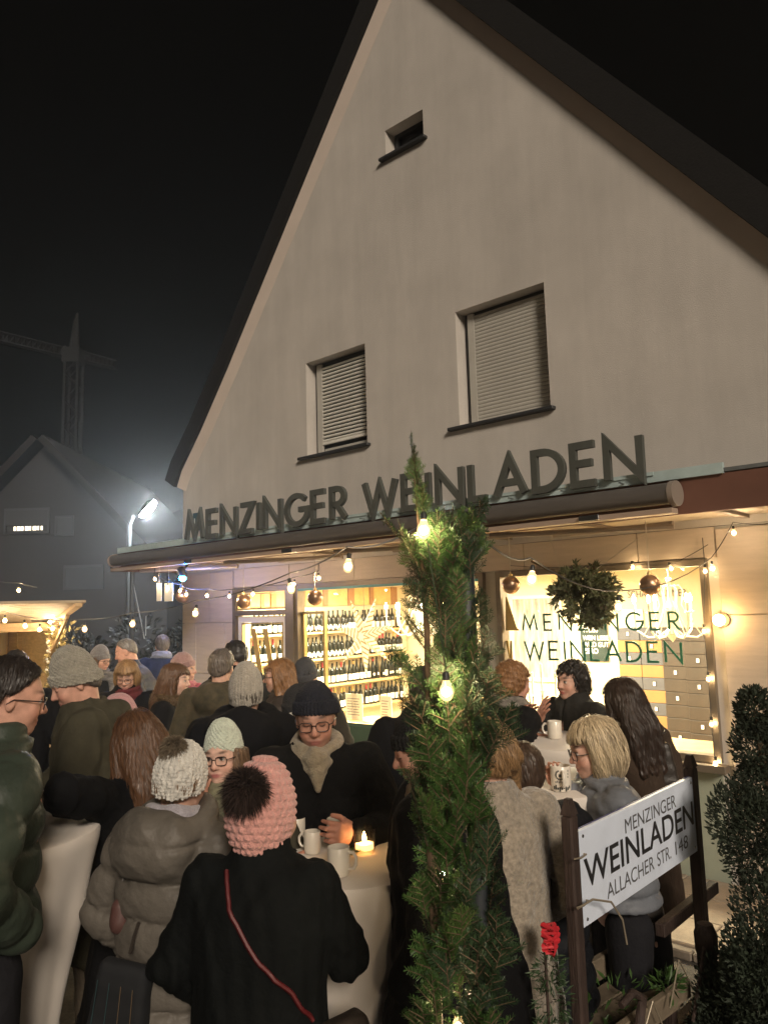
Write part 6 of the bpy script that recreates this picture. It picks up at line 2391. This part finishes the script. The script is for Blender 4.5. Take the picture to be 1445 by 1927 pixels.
            d = smax(d, -smax(0.040 - q[1], q[2] - (0.22 if under_hat else 0.132), 0.02), 0.012)
            return groove(q, d + 0.004 * fbm(q, seed, 32), 0.002)

        def f_tail(q):
            d = f_short(q)
            if opt.get('bun'):
                d = smin(d, ell(q, (0.01, -0.118, 0.075), (0.045, 0.036, 0.05)) + 0.006 * np.sin(q[2] * 90 + q[0] * 120), 0.02)
                return smin(d, cap(q, (0.05, -0.09, 0.02), (0.085, -0.07, -0.07), 0.022, 0.010), 0.02)
            t = np.minimum(cap(q, (0, -0.11, opt.get('tail', 0.06)), (0, -0.155, opt.get('tail', 0.06) - 0.05), 0.026, 0.034), cap(q, (0, -0.155, opt.get('tail', 0.06) - 0.05), (0.0, -0.15, opt.get('tail', 0.06) - 0.17), 0.034, 0.012))
            return smin(d, t + 0.003 * fbm(q, seed + 1, 70), 0.02)

        def f_curly(q):
            d = ell(q, (0, -0.02, 0.10), (0.102, 0.118, 0.112))
            d = smin(d, ell(q, (0, -0.06, 0.02), (0.095, 0.075, 0.085)), 0.03)
            d = smax(d, -smax(0.040 - q[1] + 0.012 * fbm(q, seed, 60), q[2] - 0.135, 0.02), 0.015)
            return d + 0.010 * fbm(q, seed, 75)
        fn = {'short': f_short, 'bob': f_bob, 'long': f_long, 'tail': f_tail, 'curly': f_curly}[st]
        zlo = -0.12 if st in ('short', 'bob', 'curly', 'tail') else -opt.get('len', 0.32) - 0.06
        if st == 'bob':
            zlo = -opt.get('len', 0.075) - 0.04
        ext = (-0.17, 0.17, -0.22, 0.13, zlo, 0.235)
        if under_hat and st == 'short':
            ext = ext
        ns = {0: 950, 1: 620, 2: 200, 3: 0}[res]
        sl = {'short': 0.05, 'bob': opt.get('len', 0.075) + 0.12, 'long': opt.get('len', 0.32) + 0.08, 'tail': 0.12, 'curly': 0.07}[st]
        if under_hat:
            zc_ = 0.04

            def fn2(q, fn=fn):
                return smax(fn(q), q[2] - 0.10 - 0.3 * q[1], 0.01)
        else:
            fn2 = fn
        head_child('hair', fn2, ext, hh, M['hairmat'], hc, ns, {'len': sl, 'curl': 0.65 if st == 'curly' else opt.get('curl', 0.16), 'lift': 0.010 if st in ('curly', 'long', 'bob') else 0.005, 'root': -0.02 if under_hat or st == 'curly' else 0.06, 'wid': 0.0014 if res < 2 else 0.002})

    # ---- hat
    if hat:
        tall = hat.get('tall', 0.118)
        low = hat.get('low', 0.062)
        slope = hat.get('slope', 0.34)
        fat = hat.get('fat', 0.0)
        tex = hat.get('tex', 'rib')

        def f_hat(q):
            d = ell(q, (0, -0.018, 0.10), (0.085 + fat, 0.105 + fat, tall))
            body = ell(q, (0, -0.016, 0.06), (0.084 + fat, 0.104 + fat, 0.13))
            d = smin(d, body, 0.02)
            cut = low + slope * q[1] - q[2]
            th = np.arctan2(q[0], q[1] + 0.018)
            if hat.get('fold', 1):
                br = np.abs(-cut - 0.028) - 0.028
                d = smin(d, smax(d - 0.009, br, 0.008), 0.004)
            d = smax(d, cut, 0.008)
            if tex == 'rib':
                d = d + 0.0022 * np.cos(th * hat.get('n', 40)) * np.clip((0.21 - q[2]) / 0.06, 0.2, 1)
            elif tex == 'waffle':
                d = d + 0.0030 * np.cos(th * 26) * np.cos(q[2] * 330)
            elif tex == 'bobble':
                row = np.floor(q[2] / 0.022)
                d = d - 0.0065 * np.abs(np.sin(th * 12 + row * 1.57)) * np.abs(np.sin(np.pi * q[2] / 0.022)) + 0.002
            elif tex == 'cable':
                d = d - 0.0045 * np.cos(th * 11 + 0.9 * np.sin(q[2] * 150)) * np.cos(th * 22) + 0.0012 * np.cos(q[2] * 480)
            d = d + 0.003 * fbm(q, seed + 2, 26)
            inner = ell(q, (0, -0.016, 0.07), (0.080, 0.10, 0.118))
            return smax(d, -smax(inner, q[2] - 0.1, 0.01), 0.006)
        head_child('hat', f_hat, (-0.13, 0.13, -0.16, 0.13, -0.05, 0.10 + tall + 0.02), {0: 0.0036, 1: 0.0044, 2: 0.007, 3: 0.010}[res], fabric(hat['col'], 'knit'))
        if hat.get('pom'):
            pc = np.array(hat.get('pom_at', (0, -0.05, 0.23)), f32)
            pr = hat.get('pom_r', 0.055)
            u_ = np.random.default_rng(seed).normal(0, 1, (700, 3))
            u_ /= np.linalg.norm(u_, axis=1, keepdims=True)
            P_ = pc + u_ * pr * 0.55
            V1, Q1, t1 = spikes(P_, u_, 5200, seed, pr * 0.75, 0.0018)
            mb = MB().ball(tuple(pc), pr * 0.68, 16)
            V0 = np.array(mb.v, f32)
            base = np.array(hat['pom'], f32)
            me = bpy.data.meshes.new('pompom')
            WV = np.concatenate([V0, V1]) * hs @ R.T + O
            fs = [tuple(f_) for f_ in mb.f] + [tuple(int(i) + len(V0) for i in (x[:3] if x[2] == x[3] else x)) for x in Q1]
            me.from_pydata((WV * s).tolist(), [], fs)
            at_ = me.color_attributes.new('Col', 'FLOAT_COLOR', 'POINT')
            cc = np.ones((len(WV), 4), f32)
            cc[:len(V0), :3] = base * 0.8
            cc[len(V0):, :3] = base * t1[:, None]
            at_.data.foreach_set('color', cc.ravel())
            me.materials.append(fabric(base, 'fur'))
            hatob = [o for o in root.children if o.name.startswith('hat')][-1]
            link('pompom', me, hatob)
        if hat.get('tag'):
            hatob = [o for o in root.children if o.name.startswith('hat')][-1]
            tx, ty, tz = hat['tag']
            n_ = Vector((tx, ty, 0)).normalized()
            s_n = Vector((-n_.y, n_.x, 0))
            mbt = MB()
            pts = []
            for e1, e2 in ((-1, -1), (1, -1), (1, 1), (-1, 1)):
                pts.append(Vector((tx, ty, tz)) + s_n * 0.017 * e1 + Vector((0, 0, 0.010 * e2)))
            pts2 = [x - n_ * 0.006 for x in pts]
            allp = [Vector((R @ (np.array(x) * hs) + O) * s) for x in pts + pts2]
            mbt.add(allp, [(0, 1, 2, 3), (7, 6, 5, 4), (0, 4, 5, 1), (1, 5, 6, 2), (2, 6, 7, 3), (3, 7, 4, 0)])
            fix_normals(mbt.build('hat_label', hat.get('tag_mat', M['paper']), hatob).data)

    # ---- glasses
    if glasses:
        gm_ = MB()
        lens = MB()
        for sx2 in (-1, 1):
            pts = []
            for i in range(17):
                t = 2 * math.pi * i / 16
                cx, cz = math.cos(t), math.sin(t)
                ex = abs(cx) ** 0.6 * math.copysign(1, cx) * 0.0255
                ez = abs(cz) ** 0.6 * math.copysign(1, cz) * 0.0195
                pts.append((sx2 * 0.0335 + ex, 0.1085 - 0.25 * abs(sx2 * 0.0335 + ex) ** 2 * 9, 0.069 + ez))
            gm_.tube(pts, 0.0021 if glasses != 'thin' else 0.0012, 5, False)
            lens.add([(x, y - 0.0005, z) for x, y, z in pts[:16]], [tuple(range(16))])
            gm_.tube([(sx2 * 0.059, 0.101, 0.075), (sx2 * 0.074, 0.085, 0.075), (sx2 * 0.083, 0.0, 0.068), (sx2 * 0.082, -0.02, 0.05)], 0.0022, 5)
        gm_.tube([(-0.009, 0.1085, 0.074), (0, 0.111, 0.077), (0.009, 0.1085, 0.074)], 0.002, 5)
        for mb, nm, m in ((gm_, 'glasses', M['spectacles']), (lens, 'lens', M['lens'])):
            mb.v = [tuple((R @ (np.array(x, f32) * hs) + O) * s) for x in mb.v]
            if nm == 'glasses':
                go = mb.build(nm, m, root, True)
            else:
                mb.build(nm, m, go)

    # ---- scarf
    if scarf:
        xs, ys, zs, p = grid(-0.22 + O[0], 0.22 + O[0], -0.2 + sh(1.46), 0.26 + sh(1.46), 1.16, 1.60, {0: 0.008, 1: 0.009, 2: 0.012, 3: 0.016}[res])
        yb = sh(1.47)
        kb = 1 + 0.2 * (bulk - 1)
        d = ring(p, (shx(1.47), yb, 1.495), 0.080 * kb, 0.085 * kb, 0.026, -0.25)
        d = smin(d, ring(p, (shx(1.47), yb + 0.006, 1.452), 0.092 * kb, 0.098 * kb, 0.028, -0.35), 0.015)
        if scarf.get('vee'):
            d = smin(d, cap(p, (shx(1.4), yb + 0.098 * bulk, 1.445), (shx(1.3), sh(1.3) + 0.146 * bulk, 1.345), 0.052, 0.012), 0.02)
        if scarf.get('end'):
            d = smin(d, cap(p, (shx(1.4) - 0.05, yb + 0.13, 1.43), (shx(1.2) - 0.07, sh(1.2) + 0.165, 1.20), 0.04, 0.045), 0.02)
        d = (d + 0.0035 * np.sin(p[2] * 150 + 40 * (p[1] - yb) + 2 * np.sin(p[0] * 25)) * (p[2] > 1.40) + 0.003 * fbm(p, seed + 4, 18)).astype(f32)
        V, Q = surface_nets(d, xs, ys, zs)
        link('scarf', raw_mesh('scarf', V * s, Q, fabric(scarf['col'], scarf.get('kind', 'knit')), True), root)
    root['_s'] = s
    del root['_s']
    PEOPLE.append((label, round(loc[0], 2), round(loc[1], 2), round(top[2] * s, 2), round(s, 2)))
    return dict(root=root, s=s, cf=cf, R=R, O=O, loc=Vector(loc), yaw=yaw, sh=sh, arms=A, hs=hs)


PEOPLE = []


def to_world(P, x):
    return P['loc'] + Matrix.Rotation(P['yaw'], 3, 'Z') @ (Vector(x) * P['s'])


def skin_point(P, x, z, front=True, off=0.006):
    """point on the coat, found from outside along y"""
    d, xs, ys, zs = P['cf']
    yy = np.arange(ys[0], ys[-1], 0.004)
    if front:
        yy = yy[::-1]
    pts = np.stack([np.full(len(yy), x), yy, np.full(len(yy), z)], 1)
    v = sample_field(d, xs, ys, zs, pts)
    hit = np.nonzero(v < 0)[0]
    y = yy[hit[0]] if len(hit) else 0.0
    return (x, y + (off if front else -off), z)
# ---------------------------------------------------------------- the crowd
FAIR = (0.58, 0.35, 0.265)
RUDDY = (0.57, 0.315, 0.235)
PALE = (0.64, 0.41, 0.325)
BLACK = (0.0050, 0.0050, 0.0062)


def wpt(px, py, Y):
    return ('w', at(px, py, Y))


# far left and back rows
person('man with short dark hair and glasses in a dark green puffer jacket', 28, 1243, 2.55, -52, RUDDY,
       dict(col=(0.036, 0.048, 0.036), kind='puffer', hem=0.97, quilt=0.12, flare=0.95), (14, -6, 0), ('short', (0.020, 0.014, 0.011), dict(vol=0.013, nape=0.0, line=0.13)), None, True,
       None, ((-0.22, 0.06, 1.02), (0.20, 0.06, 1.02)), 4, 1.0, 0, bulk=0.92, hands=(None, None))
person('man in a grey two tone knit cap and olive parka looking down to the left', 117, 1216, 3.7, 112, RUDDY,
       dict(col=(0.052, 0.047, 0.030), hem=0.52, hood=0.85), (26, 8, 0), ('short', (0.16, 0.14, 0.12)), dict(col=(0.30, 0.28, 0.23), tall=0.150, tex='waffle', low=0.058, tag=(0.05, 0.092, 0.075), tag_mat=M['leather']), False,
       None, ('hold', 'hold'), 6, 1.06, 0, down=True, bulk=1.15, trousers=(0.20, 0.165, 0.125))
person('person with dark hair and dark jacket behind the man in the green puffer', 32, 1226, 5.2, 10, FAIR, dict(col=BLACK), (5, 0, 0), ('short', (0.03, 0.024, 0.02)), None, res=3)
person('woman in a grey beanie and glasses with a pale scarf by the hedge', 192, 1213, 7.7, -118, FAIR, dict(col=(0.016, 0.017, 0.018), hem=0.6), (14, 8, 0), ('bob', (0.10, 0.06, 0.035)), dict(col=(0.17, 0.165, 0.17), tex='rib', tall=0.125), True,
       dict(col=(0.22, 0.21, 0.2), kind='plaid', end=True), res=2, down=True)
person('grey haired man in a navy jacket leaning towards the woman in the grey beanie', 233, 1204, 7.5, 98, RUDDY, dict(col=(0.024, 0.030, 0.050), kind='puffer', hem=0.75), (22, 0, 0), ('short', (0.17, 0.155, 0.14), dict(line=0.14, vol=0.005)), None, res=2, lean=17)
person('woman with a blonde bob and glasses in a dark coat looking down', 238, 1243, 6.2, 186, FAIR, dict(col=BLACK, hem=0.5), (20, 0, 0), ('bob', (0.28, 0.165, 0.075), dict(len=0.055)), None, True, dict(col=(0.10, 0.012, 0.016)), res=1, down=True)
person('man in a navy jacket with a pale collar seen from behind near the shop corner', 306, 1196, 9.0, 12, FAIR, dict(col=(0.020, 0.028, 0.062), hem=0.75), (4, 10, 0), ('short', (0.09, 0.08, 0.075)), None, res=2, scarf=dict(col=(0.20, 0.23, 0.33)))
person('woman in a dusty pink beanie and pink scarf behind the brunette woman', 344, 1226, 6.5, -98, FAIR, dict(col=(0.03, 0.022, 0.026)), (4, 0, 0), ('bob', (0.10, 0.06, 0.04)), dict(col=(0.36, 0.215, 0.20), tex='rib', tall=0.12), False, dict(col=(0.42, 0.10, 0.13), end=True), res=2)
person('brunette woman in profile in a black coat with a furry brown collar', 330, 1247, 5.7, -98, PALE, dict(col=BLACK, hem=0.45, collar='fur', collar_col=(0.13, 0.085, 0.045)), (6, 0, 0), ('long', (0.105, 0.052, 0.026), dict(len=0.20, back=-0.10)), None, False, None, res=1)
person('person in a soft pink cap between the olive parka and the brown haired woman', 222, 1303, 3.95, 62, FAIR, dict(col=(0.02, 0.02, 0.022)), (8, 0, 0), ('bob', (0.12, 0.07, 0.04)), dict(col=(0.50, 0.25, 0.26), tex='rib', n=24, tall=0.115), False, dict(col=(0.06, 0.30, 0.34)), res=2)
person('grey haired person in a camouflage jacket seen from behind', 417, 1224, 5.3, -8, FAIR, dict(col=(0.085, 0.066, 0.036), kind='camo', hem=0.7, hood=0.9), (6, 0, 0), ('short', (0.12, 0.10, 0.085), dict(vol=0.014, nape=-0.03)), None, res=2)
person('dark haired man in profile before the shop door', 443, 1208, 6.4, 52, RUDDY, dict(col=BLACK), (10, 0, 0), ('short', (0.014, 0.011, 0.010), dict(vol=0.016)), None, res=2)
person('woman with red blonde hair tied back and glasses facing left', 526, 1238, 5.6, 98, FAIR, dict(col=(0.045, 0.035, 0.030), kind='puffer', hem=0.6), (6, 0, 0), ('long', (0.27, 0.135, 0.055), dict(len=0.13, back=-0.09)), None, True, res=1)
person('person in a grey flat knitted cap and a coat with a fur rimmed hood', 574, 1236, 5.7, -14, FAIR, dict(col=(0.03, 0.026, 0.02), collar='fur', collar_col=(0.30, 0.19, 0.08)), (3, 0, 0), ('short', (0.05, 0.04, 0.03)), dict(col=(0.055, 0.056, 0.062), tex='rib', tall=0.108, low=0.045), res=2)
person('person in a dark beanie with a small white tab, head bowed to the left', 552, 1288, 4.15, 108, FAIR, dict(col=(0.022, 0.021, 0.020), kind='plaid'), (24, 0, 0), ('short', (0.03, 0.02, 0.015)), dict(col=(0.020, 0.020, 0.022), tex='rib', tall=0.12, tag=(-0.072, 0.068, 0.085)), res=2, down=True)
person('person in a light grey beanie and black hooded coat seen from behind', 463, 1243, 3.95, 4, FAIR, dict(col=BLACK, hem=0.45, hood=1.12), (4, 0, 0), ('short', (0.05, 0.04, 0.03)), dict(col=(0.33, 0.305, 0.265), tex='rib', tall=0.135, low=0.02, slope=0.2, fold=0), res=1, bulk=1.22, hs=1.05)

# front rows at the middle table
p11 = person('woman with long brown hair in a long black coat reaching for a mug', 256, 1337, 3.22, 64, FAIR, dict(col=(0.0035, 0.0035, 0.004), hem=0.22, flare=1.1), (10, -6, 0),
             ('long', (0.095, 0.045, 0.021), dict(len=0.36, curl=0.3)), None, False, None, (wpt(122, 1512, 3.02), 'pocket'), 3, res=0, elbow=0.35)
p12 = person('woman in a white cable knit hat with fur pompom and a taupe down jacket', 350, 1393, 2.72, -24, FAIR, dict(col=(0.115, 0.103, 0.088), kind='puffer', hem=0.84, hood=1.12, quilt=0.13, flare=1.05), (12, 12, 4),
             ('short', (0.14, 0.08, 0.04)), dict(col=(0.62, 0.60, 0.55), tex='cable', tall=0.112, low=0.034, slope=0.30, fold=0, pom=(0.16, 0.125, 0.085), pom_at=(-0.01, -0.085, 0.185), pom_r=0.044, fat=0.004), False, dict(col=(0.34, 0.32, 0.36)), ('pocket', wpt(392, 1545, 2.9)), 3, 1.03, 0, bulk=0.96, hands=(None, 'relax'))
person('woman in a mint white rib knit beanie and glasses facing the camera', 419, 1351, 3.08, 168, PALE, dict(col=(0.05, 0.046, 0.034), hem=0.5), (4, 2, 2), ('bob', (0.16, 0.10, 0.06), dict(len=0.06)), dict(col=(0.56, 0.62, 0.52), tex='waffle', tall=0.138, low=0.082, fold=0, fat=0.0), True,
       dict(col=(0.24, 0.235, 0.15), kind='plaid', vee=True, end=True), res=0, lips=(0.36, 0.10, 0.10), hs=0.92)
p14 = person('woman in a pink bobble knit hat with a dark pompom and black coat', 500, 1424, 2.45, -12, FAIR, dict(col=(0.0036, 0.0046, 0.0048), hem=0.30, flare=1.12, top=1.565), (8, -22, 0),
             ('short', (0.30, 0.17, 0.065), dict(nape=-0.05, vol=0.008)), dict(col=(0.60, 0.30, 0.27), tex='bobble', tall=0.132, low=-0.040, slope=0.22, fold=0, pom=(0.028, 0.017, 0.014), pom_at=(0.025, -0.115, 0.15), pom_r=0.064, fat=0.006), False, None, ('pocket', 'hold'), 2, 1.17, 0, bulk=1.06)
p15 = person('smiling man in a navy beanie, glasses and beige scarf looking at his mug', 590, 1281, 3.25, 186, RUDDY, dict(col=(0.0055, 0.0055, 0.006), hem=0.55, hood=0.8), (12, -4, 2),
             ('short', (0.05, 0.035, 0.025)), dict(col=(0.010, 0.012, 0.022), tex='rib', n=46, tall=0.122, low=0.088, slope=0.25), True, dict(col=(0.36, 0.30, 0.21), vee=True), (wpt(664, 1568, 2.98), 'hold'), 3, 1.10, 0, beard=0.28, down=True, bulk=1.22, lips=(0.40, 0.12, 0.11))
person('man with a shaved dark head seen from behind through the fir branches', 796, 1256, 3.9, 12, FAIR, dict(col=BLACK, hem=0.5, hood=0.9), (8, 0, 0), ('short', (0.03, 0.022, 0.018), dict(vol=0.005)), None, res=2, bulk=1.1)
p22 = person('elderly man in a black beanie and big black coat in profile behind the fir post', 776, 1327, 2.66, 74, RUDDY, dict(col=(0.0045, 0.0045, 0.0055), hem=0.25, flare=1.15, collar='wool', collar_col=(0.17, 0.125, 0.075)), (20, 20, 0),
             ('short', (0.12, 0.11, 0.10)), dict(col=(0.008, 0.008, 0.009), tex='rib', tall=0.118), False, None, ('pocket', 'pocket'), 6, 1.02, 0, down=True, bulk=1.26)
person('woman with hair pinned up in a grey wool coat seen from behind', 914, 1362, 2.75, 26, FAIR, dict(col=(0.27, 0.232, 0.185), kind='tweed', hem=0.28, flare=0.96), (6, 12, 0),
       ('tail', (0.24, 0.145, 0.07), dict(vol=0.02, bun=1)), None, False, None, ('hold', 'pocket'), 3, 1.0, 0, bulk=0.95)
person('person in a black padded coat hidden behind the grey wool coat', 978, 1400, 3.0, 15, FAIR, dict(col=(0.010, 0.011, 0.014), kind='puffer', hem=0.5), (10, 0, 0), ('short', (0.05, 0.03, 0.02)), None, res=2, bulk=1.1)

# around the right tables
p25 = person('woman with short red blonde hair and a plaid scarf holding a phone', 966, 1245, 4.75, -70, RUDDY, dict(col=BLACK, hem=0.4), (12, 0, 0), ('curly', (0.27, 0.135, 0.055), dict()), None, False,
             dict(col=(0.30, 0.27, 0.23), kind='plaid', end=True), (wpt(992, 1372, 4.72), wpt(985, 1365, 4.6)), 3, res=0, lips=(0.40, 0.11, 0.10), hands=('pinch', 'pinch'))
p26 = person('woman with curly black hair raising her hand while she talks', 1076, 1243, 4.95, 122, FAIR, dict(col=(0.020, 0.019, 0.018), hem=0.4, collar='stand'), (4, 0, -3), ('curly', (0.012, 0.009, 0.009), dict()), None, False,
             None, (wpt(1035, 1400, 4.7), wpt(1014, 1352, 4.85)), 2, res=0, lips=(0.40, 0.07, 0.07), hands=('grip', 'wave'), brow=(0.02, 0.015, 0.012))
p27 = person('woman with long dark hair and a brown coat with beige hood', 1166, 1274, 4.3, 22, FAIR, dict(col=(0.050, 0.034, 0.025), hem=0.50, hood=0.0), (8, 14, 0), ('long', (0.030, 0.016, 0.011), dict(len=0.34, curl=0.25)), None, False, dict(col=(0.42, 0.36, 0.27)), ('hold', 'pocket'), 3, res=0)
p28 = person('woman with a blonde bob and glasses in a grey blue down jacket, in profile', 1108, 1349, 3.22, 94, FAIR, dict(col=(0.15, 0.162, 0.185), kind='puffer', hem=0.97, quilt=0.085), (14, 0, 0), ('bob', (0.50, 0.40, 0.26), dict(len=0.095)), None, True,
             None, (wpt(1062, 1485, 3.3), 'pocket'), 4, 1.02, 0, lips=(0.36, 0.15, 0.13))

# ---------------------------------------------------------------- things they carry
def strap_on(P, pts, back=True):
    out = []
    for a, b in zip(pts[:-1], pts[1:]):
        for i in range(7):
            k = i / 7
            x, z = a[0] + (b[0] - a[0]) * k, a[1] + (b[1] - a[1]) * k
            out.append(to_world(P, skin_point(P, x, z, not back, 0.010)))
    out.append(to_world(P, skin_point(P, pts[-1][0], pts[-1][1], not back, 0.010)))
    return out


def bag(name, label, cat, org, strap, sm, r=0.011):
    t = thing(name, label, cat, org)
    if strap:
        MB().tube([p - Vector(org) for p in strap], r, 6).build('strap', sm, t, True)
    return t


def purse_mesh(w, d, h, m, name='bag_body', top=0.8):
    xs, ys, zs, p = grid(-w - 0.02, w + 0.02, -d - 0.02, d + 0.02, -h - 0.02, 0.03, 0.009)
    k = 1 - (1 - top) * np.clip((p[2] + h) / h, 0, 1)
    a = np.abs(p[0]) / k - (w - 0.03)
    b = np.abs(p[1]) / k - (d - 0.03)
    c = np.abs(p[2] + h / 2) - (h / 2 - 0.03)
    q = np.sqrt(np.maximum(a, 0) ** 2 + np.maximum(b, 0) ** 2 + np.maximum(c, 0) ** 2) + np.minimum(np.maximum(np.maximum(a, b), c), 0) - 0.03
    q = np.broadcast_to(q + 0.004 * fbm(p, 3, 20), (len(xs), len(ys), len(zs))).astype(f32)
    V, Q = surface_nets(q, xs, ys, zs)
    return raw_mesh(name, V, Q, m, True)


red_strap = mat('red_strap', (0.085, 0.006, 0.008), 0.55, var=0.15)
stp = strap_on(p14, [(-0.085, 1.455), (-0.045, 1.36), (0.05, 1.23), (0.15, 1.12), (0.20, 1.02)])
t = bag('crossbody_bag', 'dark crossbody bag on a red strap over the back of the black coat', 'bag', stp[-1], stp, red_strap, 0.0065)
o = link('bag_body', purse_mesh(0.11, 0.05, 0.17, M['leather']), t, (0.07, 0.05, -0.02))
o.rotation_euler.z = 0.7
stp = strap_on(p12, [(-0.10, 1.26), (-0.16, 1.10), (-0.19, 0.90)])
grey_strap = mat('grey_strap', (0.13, 0.12, 0.11), 0.6)
w0 = at(232, 1650, 2.62)
t = bag('shoulder_bag', 'small rose brown bag on a grey strap beside the taupe jacket', 'bag', w0, [at(240, 1585, 2.66), at(236, 1620, 2.63), at(230, 1690, 2.62)], grey_strap, 0.006)
link('bag_body', purse_mesh(0.035, 0.03, 0.11, mat('rose_leather', (0.085, 0.04, 0.035), 0.5)), t, tuple(at(226, 1690, 2.62) - w0))
MB().ball(tuple(at(238, 1632, 2.60) - w0), 0.006, 8).build('buckle', M['brass'], t, True)
# striped tote
w1 = at(240, 1790, 2.50)
t = bag('striped_tote', 'dark tote bag with thin pale stripes hanging below the taupe jacket', 'bag', w1, [at(262, 1735, 2.55), at(252, 1765, 2.52), at(245, 1795, 2.5)], M['leather'], 0.006)
RT = (0, math.radians(9), math.radians(-14))
link('bag_body', purse_mesh(0.105, 0.04, 0.34, mat('tote_cloth', (0.006, 0.007, 0.009), 0.85, var=0.3), 'bag_body', 0.80), t, (0, 0, -0.03), RT)
sm_ = [mat('stripe_teal', (0.012, 0.04, 0.045), 0.8), mat('stripe_sand', (0.09, 0.062, 0.035), 0.8)]
for i in range(4):
    x = -0.05 + i * 0.033
    MB().tube([(x * 1.2, -0.0425, -0.08), (x * 1.3 + 0.004, -0.0425, -0.2), (x * 1.4, -0.0425, -0.34)], 0.0014, 4).build('stripe', sm_[i > 1], t, rot=RT)
# handbag of the long haired woman
w2 = at(1214, 1392, 4.25)
hs2 = to_world(p27, skin_point(p27, 0.20, 1.42, False, 0.012))
t = bag('handbag', 'black leather handbag hanging from the shoulder of the brown coat', 'bag', w2, [hs2, hs2.lerp(w2, 0.5) + Vector((0.01, -0.02, 0)), w2], M['leather'], 0.009)
link('bag_body', purse_mesh(0.14, 0.06, 0.23, M['leather'], top=0.72), t, (0.02, 0.0, -0.01))
for i in range(4):
    MB().ball((-0.02 + 0.008 * (i % 2), -0.06, 0.03 - i * 0.022), 0.011, 8).build('chain_link', M['brass'], t, True)
MB().tube([(0.03, -0.062, -0.02), (0.035, -0.075, -0.2), (0.03, -0.06, -0.42)], 0.008, 6).build('hanging_strap', M['leather'], t, True)
w3 = at(1228, 1545, 4.2)
t = thing('shopping_bag', 'pale paper bag hanging below the black leather handbag', 'bag', w3)
link('bag_body', purse_mesh(0.07, 0.035, 0.10, mat('dark_pouch', (0.06, 0.055, 0.045), 0.6)), t)
# strap of the blonde woman
stp = strap_on(p28, [(0.10, 1.42), (0.13, 1.30), (0.15, 1.14), (0.16, 0.98)])
t = bag('shoulder_bag', 'black shoulder bag on a thin strap against the grey blue down jacket', 'bag', stp[-1], stp, M['leather'], 0.008)
link('bag_body', purse_mesh(0.10, 0.05, 0.17, M['leather']), t, (0.03, 0.02, -0.0))
# phone
ph = thing('smartphone', 'smartphone in the hands of the red blonde woman', 'phone', at(991, 1351, 4.60))
ph.rotation_euler = (math.radians(-38), math.radians(20), math.radians(-60))
MB().bbox(-0.036, 0.036, -0.075, 0.075, -0.004, 0.004, 0.003).build('phone_body', M['phone'], ph)
MB().box(-0.032, 0.032, -0.068, 0.068, 0.0045, 0.0052).build('screen', M['phone_screen'], ph)

# ---------------------------------------------------------------- damp winter air round the street
hz = bpy.data.materials.new('haze')
hz.use_nodes = True
nt = hz.node_tree
nt.nodes.remove(nt.nodes['Principled BSDF'])
vp = nt.nodes.new('ShaderNodeVolumePrincipled')
vp.inputs['Color'].default_value = (0.9, 0.92, 0.93, 1)
vp.inputs['Density'].default_value = 0.0027
vp.inputs['Anisotropy'].default_value = 0.78
nt.links.new(vp.outputs[0], nt.nodes['Material Output'].inputs['Volume'])
hb_ = MB().box(-60, 60, -20, 90, -1, 40).build('haze', hz)
hb_['kind'] = 'stuff'
